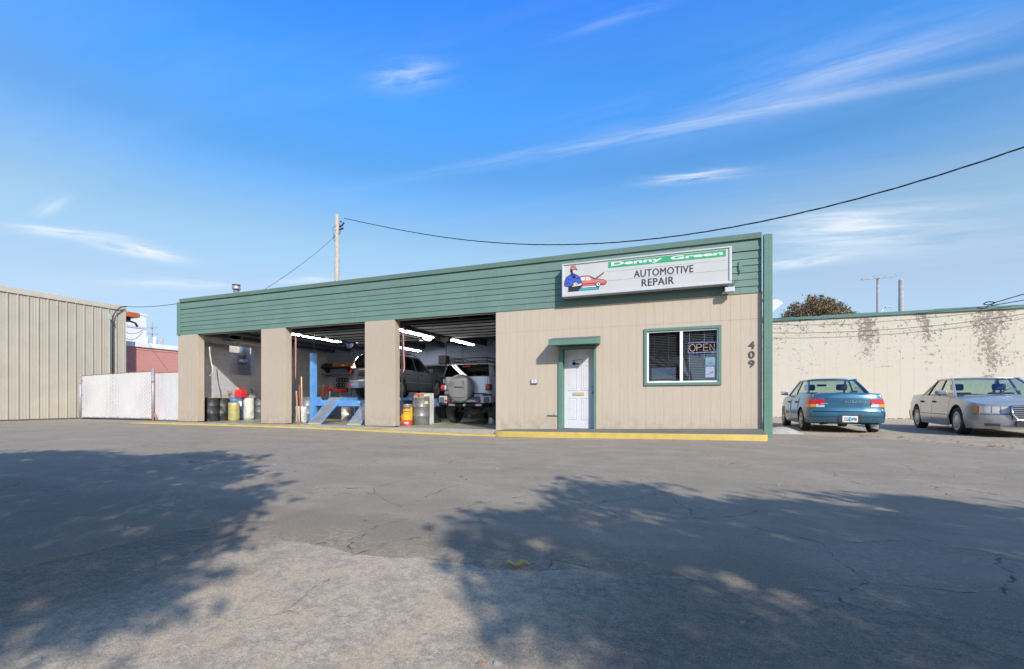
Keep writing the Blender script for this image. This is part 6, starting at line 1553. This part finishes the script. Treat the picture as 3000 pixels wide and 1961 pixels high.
gc = empty('gas_can', (-16.68, 2.05, 0.905), 0.2, 'red plastic gas can standing on the drums in the first bay', 'gas can')
M_redp = mat('red_plastic', (0.60, 0.035, 0.035), 0.4, var=0.08)
MB().prism([(-0.14, -0.19, 0), (0.14, -0.19, 0), (0.15, -0.19, 0.2), (0.1, -0.19, 0.33), (-0.1, -0.19, 0.33), (-0.15, -0.19, 0.2)], (0, 0.38, 0)).build('can', M_redp, gc, bevel=0.03)
MB().tube([(0, -0.12, 0.32), (0, -0.10, 0.39), (0, 0.08, 0.39), (0, 0.12, 0.33)], 0.022, 8).build('handle', M_redp, gc, smooth=True)
MB().tube([(0.0, -0.16, 0.30), (0.02, -0.20, 0.40)], [0.03, 0.02], 8).build('spout', mat('yellow_spout', (0.6, 0.42, 0.08), 0.5), gc)
e = empty('wooden_board', (-16.68, 1.05, 0.895), 0.15, 'flat wooden board lying across the two black drums', 'board'); MB().box(-0.2, -0.32, 0, 0.2, 0.35, 0.03).build('plank', mat('plywood', (0.42, 0.33, 0.19), 0.8, var=0.25, vscale=6), e)
e = empty('pump', (-16.75, 1.62, 0.90), 0.4, 'rusty red hand pump standing on the blue drum', 'pump'); MB().tube([(0, 0, 0), (0, 0, 0.22)], 0.025, 8).build('stem', M_rust, e); MB().lathe([(0.05, 0.12), (0.07, 0.17), (0.05, 0.24)], 12).build('pump_body', M_rust, e, smooth=True); MB().tube([(0, 0, 0.2), (-0.1, 0.05, 0.27), (-0.16, 0.08, 0.2)], 0.014, 6).build('handle', M_rust, e)
e = empty('funnel_tray', (-16.7, 2.62, 0.90), 0.4, 'steel funnel tray leaning on the grey drum', 'tray'); MB().hexa([(-0.15, -0.12, 0), (0.15, -0.12, 0), (0.12, 0.0, 0.24), (-0.12, 0.0, 0.24)], [(-0.15, -0.10, 0), (0.15, -0.10, 0), (0.12, 0.02, 0.24), (-0.12, 0.02, 0.24)]).build('pan', M_steel, e); MB().tube([(0, 0, 0.2), (-0.02, -0.12, 0.38)], 0.02, 6).build('handle', M_trim, e)
# middle bay
drum(-12.35, 0.86, 0.205, 0.58, worn('milky_drum', (0.50, 0.50, 0.46), (0.30, 0.26, 0.18), 0.35), 'short milky white plastic drum at the left of the middle bay', True)
drum(-12.95, 1.75, 0.27, 0.88, worn('steel_drum', (0.20, 0.22, 0.24), (0.09, 0.10, 0.12), 0.5, 0.4), 'grey steel drum with tools on top behind the blue post')
for i, (x, y, x2, y2, z2, c, lab) in enumerate(((-12.32, 0.9, -12.42, 0.95, 1.62, (0.50, 0.36, 0.2), 'wooden broom handle standing in the milky white drum'), (-12.02, 0.42, -12.08, 0.40, 1.12, (0.45, 0.25, 0.13), 'wooden shovel handle leaning by the second pilaster'), (-12.1, 0.6, -12.04, 0.5, 1.3, (0.30, 0.05, 0.05), 'thin red handled tool leaning by the second pilaster'))):
    e = empty('broom', (0, 0, 0), 0, lab, 'broom'); MB().tube([(x, y, 0.03 if i else 0.1), (x2, y2, z2)], 0.02, 8).build('handle', mat('broom_wood', c, 0.6), e, smooth=True); MB().cbox((x, y, 0.06 if i else 0.14), (0.12, 0.08, 0.08)).build('head', M_rust, e)
# four post lift
M_lift = mat('blue_lift_paint', (0.10, 0.27, 0.56), 0.45, 0.0, var=0.18, vscale=4, dirt=0.4, dirtcol=(0.22, 0.33, 0.46))
M_ramp = mat('worn_ramp_steel', (0.19, 0.20, 0.23), 0.55, 0.3, var=0.25, vscale=6, dirt=0.5, dirtcol=(0.20, 0.14, 0.10))
lf = empty('car_lift', (0, 0, 0), 0, 'blue four post car lift with steel ramps in the middle bay', 'car lift')
for (x, y) in ((-12.22, 1.30), (-8.85, 1.30), (-12.22, 6.2), (-8.85, 6.2)):
    mb = MB(); mb.box(x-0.07, y-0.10, 0.02, x+0.07, y-0.085, 2.45).box(x-0.07, y-0.085, 0.02, x-0.055, y+0.09, 2.45).box(x+0.055, y-0.085, 0.02, x+0.07, y+0.09, 2.45)
    o = mb.build('post', M_lift, lf); MB().box(x-0.13, y-0.16, 0.021, x+0.13, y+0.16, 0.035).build('base_plate', M_lift, o)
    for dx in (-0.03, 0.03): MB().tube([(x+dx, y+0.02, 2.4), (x+dx, y+0.02, 3.1)], 0.008, 4).build('lift_cable', M_black, o)
for y in (1.42, 6.05): MB().box(-12.14, y-0.09, 0.60, -8.92, y+0.09, 0.80).build('crossbeam', M_lift, lf, bevel=0.01)
MB().prism([(-12.15, 1.30, 0.62), (-11.7, 1.30, 0.62), (-11.75, 1.30, 0.72), (-11.95, 1.30, 0.90), (-12.15, 1.30, 0.93)], (0, 0.03, 0)).build('end_gusset', M_lift, lf)
for x in (LIFTX-0.80, LIFTX+0.80):
    MB().box(x-0.25, 1.50, 0.80, x+0.25, 6.5, 0.90).build('runway', M_lift, lf, bevel=0.008)
    rp = MB().hexa([(x-0.24, 0.55, 0.022), (x+0.24, 0.55, 0.022), (x+0.24, 1.50, 0.86), (x-0.24, 1.50, 0.86)], [(x-0.24, 0.55, 0.05), (x+0.24, 0.55, 0.05), (x+0.24, 1.50, 0.90), (x-0.24, 1.50, 0.90)]).build('ramp', M_ramp, lf)
    for s_ in (-0.245, 0.245): MB().hexa([(x+s_-0.008, 0.54, 0.022), (x+s_+0.008, 0.54, 0.022), (x+s_+0.008, 1.5, 0.80), (x+s_-0.008, 1.5, 0.80)], [(x+s_-0.008, 0.54, 0.06), (x+s_+0.008, 0.54, 0.06), (x+s_+0.008, 1.5, 0.925), (x+s_-0.008, 1.5, 0.925)]).build('ramp_edge', M_lift, rp)
    MB().box(x-0.25, 0.50, 0.021, x+0.25, 0.56, 0.055).build('ramp_toe', mat('faded_yellow', (0.52, 0.45, 0.15), 0.7), rp)
MB().cbox((-10.25, 1.31, 0.72), (0.12, 0.02, 0.05)).build('warning_label', M_yellow, lf)
# things around and behind the lift
cart = empty('work_bench', (-14.35, 4.4, 0.02), 0, 'grey work bench behind the blue lift beam', 'bench')
MB().box(-0.9, -0.35, 0.90, 1.15, 0.35, 0.94).build('bench_top', worn('bench_top', (0.30, 0.26, 0.21), (0.12, 0.1, 0.08)), cart)
for x in (-0.85, 1.1):
    for y in (-0.3, 0.3): MB().box(x-0.03, y-0.03, 0, x+0.03, y+0.03, 0.9).build('leg', M_steel, cart)
e = empty('gas_cylinder', (-14.5, 4.2, 0.961), 0, 'small orange red gas cylinder on the work bench', 'cylinder'); M_or = mat('orange_red', (0.65, 0.07, 0.02), 0.4)
MB().lathe([(0.055, 0), (0.06, 0.02), (0.06, 0.36), (0.04, 0.43), (0.02, 0.45)], 16, cap=False).build('bottle', M_or, e, smooth=True); MB().tube([(0, 0, 0.44), (0, 0, 0.55)], 0.025, 8).build('valve', M_brass, e)
e = empty('bench_grinder', (-14.2, 4.25, 0.961), 0, 'red bench grinder on a pale stem on the work bench', 'grinder'); MB().tube([(0, 0, 0), (0, 0, 0.25)], 0.03, 8).build('stem', M_white, e); MB().lathe([(0.06, -0.12), (0.1, -0.05), (0.1, 0.05), (0.06, 0.12)], 16, (0, 0, 0.34), 'y').build('body', M_redp, e, smooth=True); MB().tube([(-0.08, 0, 0.34), (-0.2, 0, 0.22), (-0.2, 0, 0.1)], 0.018, 6).build('handle', M_redp, e); MB().tube([(0.02, 0, 0.44), (0.05, 0, 0.58)], 0.015, 6).build('lamp_arm', M_steel, e)
e = empty('drain_pan', (-13.65, 4.25, 0.961), 0, 'bright red drain pan on a stand beside the grinder', 'drain pan'); MB().lathe([(0.24, 0.20), (0.26, 0.3), (0.27, 0.32), (0.23, 0.31), (0.1, 0.22)], 20, cap=False).build('pan', M_redp, e, smooth=True); MB().tube([(0, 0, 0), (0, 0, 0.21)], 0.025, 8).build('stem', M_steel, e)
e = empty('oil_drainer', (-11.55, 3.2, 0.02), 0.3, 'orange red wheeled oil drain tank under the lift', 'drain tank'); MB().lathe([(0.14, 0.1), (0.2, 0.16), (0.22, 0.3), (0.22, 0.62), (0.16, 0.7), (0.05, 0.72)], 20, cap=True).build('tank', M_or, e, smooth=True)
for s_ in (-0.22, 0.22): MB().lathe([(0.1, -0.02), (0.1, 0.02)], 16, (0.14, s_, 0.1), 'y').build('wheel', M_steel, e)
MB().tube([(0.2, 0, 0.1), (0.3, 0, 0.95)], 0.014, 6).build('handle', M_redp, e)
drum(-12.6, 3.4, 0.19, 0.60, worn('white_pail', (0.60, 0.55, 0.50), (0.2, 0.17, 0.15), 0.3), 'white steel drum with dark base behind the left ramp')
e = empty('floor_jack', (-10.4, 3.4, 0.02), 0.2, 'red floor jack under the lift', 'jack'); MB().box(-0.45, -0.15, 0.06, 0.35, 0.15, 0.2).build('frame', M_redp, e, bevel=0.03); MB().bar((0.2, 0, 0.2), (-0.5, 0, 0.5), 0.05, 0.05).build('arm', M_redp, e)
for (x, y) in ((-0.4, 0.17), (-0.4, -0.17), (0.3, 0.17), (0.3, -0.17)): MB().lathe([(0.06, -0.02), (0.06, 0.02)], 14, (x, y, 0.06), 'y').build('wheel', M_steel, e)
# back wall fittings
sh = empty('wall_shelf', (-15.72, 6.95, 0.65), 0, 'black wall shelf with orange box on the back wall of the middle bay', 'shelf')
MB().box(-1.3, -0.25, 1.75, 1.6, 0.24, 1.80).build('board', M_black, sh); MB().box(-1.3, -0.25, 1.45, 1.6, 0.24, 1.49).build('board', M_steel, sh)
for x in (-1.2, 0.2, 1.5): MB().prism([(x, 0.24, 1.75), (x, -0.2, 1.75), (x, 0.24, 1.4)], (0.03, 0, 0)).build('bracket', M_black, sh)
e = empty('storage_box', (-15.75, 6.9, 2.455), 0, 'long orange box on the back wall shelf', 'box'); MB().box(-0.55, -0.2, 0, 0.75, 0.2, 0.20).build('box_body', mat('orange_card', (0.42, 0.17, 0.04), 0.7), e, bevel=0.01); MB().box(0.02, -0.206, 0.02, 0.2, -0.201, 0.1).build('box_label', M_white, e)
e = empty('tarpaulin_bundle', (-16.6, 6.9, 2.455), 0, 'dark tarpaulin bundle on the back wall shelf', 'tarpaulin')
MB().grid(lambda u, v: (-0.4+0.7*u, -0.2+0.4*v, 0.25*math.sin(PI*u)**0.5*math.sin(PI*v)**0.5*(0.7+0.3*math.sin(9*u))), 18, 8).build('tarpaulin', mat('dark_green_tarp', (0.03, 0.045, 0.045), 0.7), e, smooth=True, solid=0.02)
pn = empty('peg_board', (-16.3, 7.16, 0.6), 0, 'pale peg board with hanging black belts on the back wall', 'peg board')
MB().box(-0.75, 0, 0.5, 0.7, 0.03, 1.38).build('panel', mat('pale_panel', (0.36, 0.37, 0.40), 0.7), pn)
for r_ in range(3):
    for k in range(4 if r_ != 1 else 3):
        MB().lathe([(0.10, -0.03), (0.115, -0.015), (0.115, 0.015), (0.10, 0.03), (0.08, 0.03), (0.08, -0.03), (0.10, -0.03)], 16, (0.0+k*0.17, -0.05, 1.22-r_*0.26), 'y', cap=False).build('belt', M_black, pn)
bb = empty('tall_shelving', (-9.2, 6.75, 0.02), 0, 'tall dark shelving along the back wall of the third bay', 'shelving')
MB().box(-2.0, -0.4, 2.30, 2.2, 0.42, 2.36).build('top_shelf', M_dark, bb); MB().box(-2.0, -0.3, 0.0, 2.0, 0.4, 0.85).build('cabinet', M_dark, bb); MB().box(-2.0, 0.3, 0.85, 2.2, 0.42, 2.3).build('back_panel', mat('bench_panel', (0.10, 0.11, 0.13), 0.7), bb)
for x in (-1.98, -0.6, 1.9): MB().box(x, -0.38, 0, x+0.06, -0.3, 2.3).build('leg', M_black, bb)
for z in (1.3, 1.8): MB().box(-2.0, -0.36, z, 2.2, 0.3, z+0.04).build('shelf_board', M_dark, bb)
e = empty('monitor', (-10.1, 6.8, 2.39), 0, 'dark old monitor standing on the tall shelving of the third bay', 'monitor'); MB().box(-0.22, -0.12, 0.04, 0.2, 0.2, 0.42).build('case', M_black, e, bevel=0.04); MB().box(-0.12, -0.1, 0, 0.1, 0.1, 0.04).build('foot', M_black, e)
# third bay, left group
yd = empty('oil_drum', (-8.17, 1.00, 0.021), 0.0, 'yellow and red oil drum at the left of the third bay', 'drum')
yr, yh = 0.18, 0.66
M_yel = mat('oil_drum_yellow', (0.66, 0.40, 0.02), 0.45, var=0.1, dirt=0.3, dirtcol=(0.25, 0.15, 0.05)); M_dred = mat('oil_drum_red', (0.50, 0.04, 0.03), 0.45, var=0.1, dirt=0.3)
MB().lathe([(yr, 0.0), (yr*1.02, 0.01), (yr, 0.02), (yr, 0.165)], 28, cap=True).build('red_base', M_dred, yd, smooth=True)
MB().lathe([(yr, 0.166), (yr, yh-0.12), (yr, yh-0.1)], 28, cap=False).build('barrel', M_yel, yd, smooth=True)
MB().lathe([(yr, yh-0.099), (yr, yh-0.01), (yr*1.03, yh), (yr*0.95, yh), (yr*0.94, yh-0.02), (0.01, yh-0.02)], 28, cap=False).build('steel_top', M_steel, yd, smooth=True)
lb = empty('drum_logo', (0, 0, 0)); lb.parent = yd
def curved(name, w, h, zc, m, off, ell=False, par=lb, ang=0.52):
    mb = MB()
    def fn(u, v):
        a = -PI/2+ang+(u-0.5)*w/yr; z = zc+(v-0.5)*h
        if ell:
            r2 = v*0.5; th = u*2*PI; a = -PI/2+ang+w*r2*math.cos(th)/yr; z = zc+h*r2*math.sin(th)
        return ((yr+off)*math.cos(a), (yr+off)*math.sin(a), z)
    mb.grid(fn, 24, 4 if ell else 2); return mb.build(name, m, par, smooth=True)
curved('logo_ring', 0.27, 0.19, 0.44, M_dred, 0.002, True); curved('logo_oval', 0.235, 0.155, 0.44, M_yel, 0.0035, True); curved('logo_bar', 0.20, 0.03, 0.44, M_ink, 0.005)
curved('logo_text_band', 0.14, 0.03, 0.085, M_white, 0.003); curved('logo_arch', 0.24, 0.06, 0.55, mat('arch_brown', (0.22, 0.08, 0.02), 0.5), 0.0012)
sd_ = drum(-7.88, 1.36, 0.275, 0.87, worn('dark_steel_drum', (0.17, 0.165, 0.155), (0.05, 0.05, 0.05), 0.7, 0.4), 'tall bare steel drum piled with cardboard in the third bay')
MB().box(-0.06, -0.001, 0, 0.09, 0.001, 0.1).build('tan_sticker', mat('tan_sticker', (0.50, 0.36, 0.22), 0.7), sd_).location = (0.16, -0.232, 0.66)
cbm = mat('cardboard', (0.36, 0.26, 0.18), 0.85, var=0.15)
for (x, y, z, w, d, h_, rz, lab, m_) in ((-7.88, 1.40, 0.895, 0.42, 0.28, 0.05, 0.2, 'flattened cardboard sheet on the steel drum', cbm), (-7.94, 1.34, 0.947, 0.24, 0.2, 0.06, -0.3, 'red and tan carton on top of the cardboard', mat('red_carton', (0.50, 0.12, 0.06), 0.8)), (-7.84, 1.45, 1.009, 0.44, 0.2, 0.02, 0.1, 'topmost tan cardboard flap on the steel drum', mat('tan_card', (0.42, 0.33, 0.24), 0.85))):
    e = empty('cardboard_box', (x, y, z), rz, lab, 'cardboard'); MB().box(-w/2, -d/2, 0, w/2, d/2, h_).build('box_body', m_, e, bevel=0.004); MB().box(-w/2, -0.003, h_, w/2, 0.003, h_+0.002).build('seam_tape', mat('tape', (0.45, 0.38, 0.3), 0.5), e)
wp = empty('white_cabinet', (-7.99, 1.98, 0.02), 0, 'narrow white cabinet standing behind the steel drum', 'cabinet'); MB().box(-0.2, -0.15, 0, 0.13, 0.15, 1.02).build('body', mat('offwhite', (0.55, 0.53, 0.50), 0.6, dirt=0.3), wp, bevel=0.006); MB().box(-0.18, -0.156, 0.05, 0.11, -0.151, 0.95).build('cabinet_door', M_white, wp)
def crate(x, y, z, m, label):
    e = empty('milk_crate', (x, y, z), 0.05, label, 'crate', 'milk crates stacked in the third bay'); s_ = 0.165; h_ = 0.27
    mb = MB()
    for (a, b) in (((-s_, -s_), (s_, -s_)), ((s_, -s_), (s_, s_)), ((s_, s_), (-s_, s_)), ((-s_, s_), (-s_, -s_))):
        for z0 in (0.0, 0.09, 0.18, h_-0.03): mb.bar((a[0], a[1], z0+0.015), (b[0], b[1], z0+0.015), 0.012, 0.03)
        for k in range(6):
            p = Vector(a).lerp(Vector(b), k/5); mb.bar((p.x, p.y, 0), (p.x, p.y, h_), 0.018, 0.018, (0, 1, 0))
    tag(mb.build('crate_lattice', m, e), kind='stuff'); MB().box(-s_, -s_, 0.0, s_, s_, 0.012).build('crate_floor', m, e)
M_crk = mat('black_crate', (0.03, 0.032, 0.04), 0.5); M_crb = mat('blue_crate', (0.16, 0.22, 0.40), 0.5)
for i, (m_, lab) in enumerate(((M_crk, 'lowest black milk crate of the stack behind the white cabinet'), (M_crk, 'middle black milk crate of the stack behind the white cabinet'), (M_crb, 'blue grey milk crate on top of the black crates'))): crate(-8.22, 2.75, 0.022+i*0.275, m_, lab)
tb = empty('tool_chest', (-7.55, 5.2, 0.02), 0, 'tall dark tool chest beside the off roader', 'tool chest'); MB().box(-0.3, -0.3, 0.06, 0.3, 0.3, 1.6).build('case', mat('chest_dark', (0.03, 0.035, 0.05), 0.4), tb, bevel=0.01)
for k in range(8): MB().box(-0.27, -0.312, 0.12+k*0.18, 0.27, -0.301, 0.28+k*0.18).build('drawer', mat('chest_red' if k == 3 else 'chest_dark2', (0.25, 0.03, 0.04) if k == 3 else (0.04, 0.045, 0.06), 0.4), tb)
js = empty('jack_stand', (-5.95, 2.60, 0.02), 0, 'pale cylinder jack stand under the rear axle of the off roader', 'jack stand'); MB().lathe([(0.11, 0), (0.115, 0.03), (0.10, 0.34), (0.06, 0.37), (0.05, 0.42)], 18).build('cylinder', mat('pale_cylinder', (0.46, 0.44, 0.40), 0.5, 0.2, dirt=0.3), js, smooth=True)
# ------------------------------------------------------------------ litter on the lot
def fallen_leaf(x, y, z, s_, rz, c, label, curl=0.5):
    e = empty('fallen_leaf', (x, y, z), rz, label, 'leaf', 'fallen leaves on the asphalt')
    mb = MB()
    def fn(u, v):
        w = 0.22*math.sin(PI*min(1, max(0, u)))**0.8*(1+0.25*math.sin(u*14)); b = (v-0.5)*2*w
        return (s_*(u-0.5), s_*b, s_*(0.04+curl*0.5*(b*b)*4*0.5+curl*0.16*math.sin(u*5+1)**2))
    mb.grid(fn, 14, 6); mb.build('blade', mat('leaf_blade', c, 0.6, var=0.35, vscale=45), e, smooth=True, solid=0.001)
    MB().tube([(s_*0.48, 0, s_*0.06), (s_*0.62, s_*0.03, s_*0.05), (s_*0.74, 0, s_*0.07)], s_*0.012, 4).build('stalk', mat('leaf_stalk', (0.25, 0.17, 0.06), 0.7), e)
fallen_leaf(-0.765, -9.14, 0.001, 0.125, 0.42, (0.50, 0.30, 0.035), 'curled yellow leaf lying at the edge of the tree shade', 0.9)
fallen_leaf(-0.60, -9.94, -0.010, 0.03, 0.8, (0.42, 0.20, 0.10), 'small brown leaf on the pale worn asphalt', 0.6)
fallen_leaf(-2.9, -5.9, 0.001, 0.07, 0.3, (0.40, 0.25, 0.08), 'tiny tan leaf in the middle of the sunlit lot', 0.5)
fallen_leaf(0.45, -9.68, -0.010, 0.035, 2.0, (0.62, 0.60, 0.58), 'pale scrap leaf in the right tree shade', 0.4)
rl = random.Random(77); mb = MB()
for k in range(1300):
    x = 3.4+9.5*rl.random()**0.8; y = gyb(x)+0.1+rl.random()**1.5*2.6
    s_ = rl.uniform(0.015, 0.045); a = rl.uniform(0, 6.28); ca, sa = math.cos(a), math.sin(a); z = 0.02
    mb.add([(x-s_*ca, y-s_*sa, z), (x+s_*0.5*sa, y-s_*0.5*ca, z+rl.uniform(0, 0.012)), (x+s_*ca, y+s_*sa, z+rl.uniform(0, 0.01)), (x-s_*0.5*sa, y+s_*0.5*ca, z+rl.uniform(0, 0.012))], [(0, 1, 2, 3)])
tag(mb.build('leaf_litter', leafmat('yellow_litter', (0.42, 0.30, 0.07), (0.30, 0.20, 0.09)), fix=False), 'yellow leaf litter scattered over the gravel before the silver sedan', 'leaf litter', kind='stuff')
mb = MB()
for k in range(260):
    x = rl.uniform(-9, 6); y = rl.uniform(-10.6, -3.0); s_ = rl.uniform(0.004, 0.014)
    mb.cbox((x, y, gz(x, y)+s_*0.3+(-0.012 if y < seam(x) else 0)), (s_*1.4, s_, s_*0.8))
tag(mb.build('grit', mat('loose_grit', (0.30, 0.28, 0.26), 0.9, var=0.5, vscale=30)), 'loose grit and pebbles strewn over the asphalt', 'grit', kind='stuff')
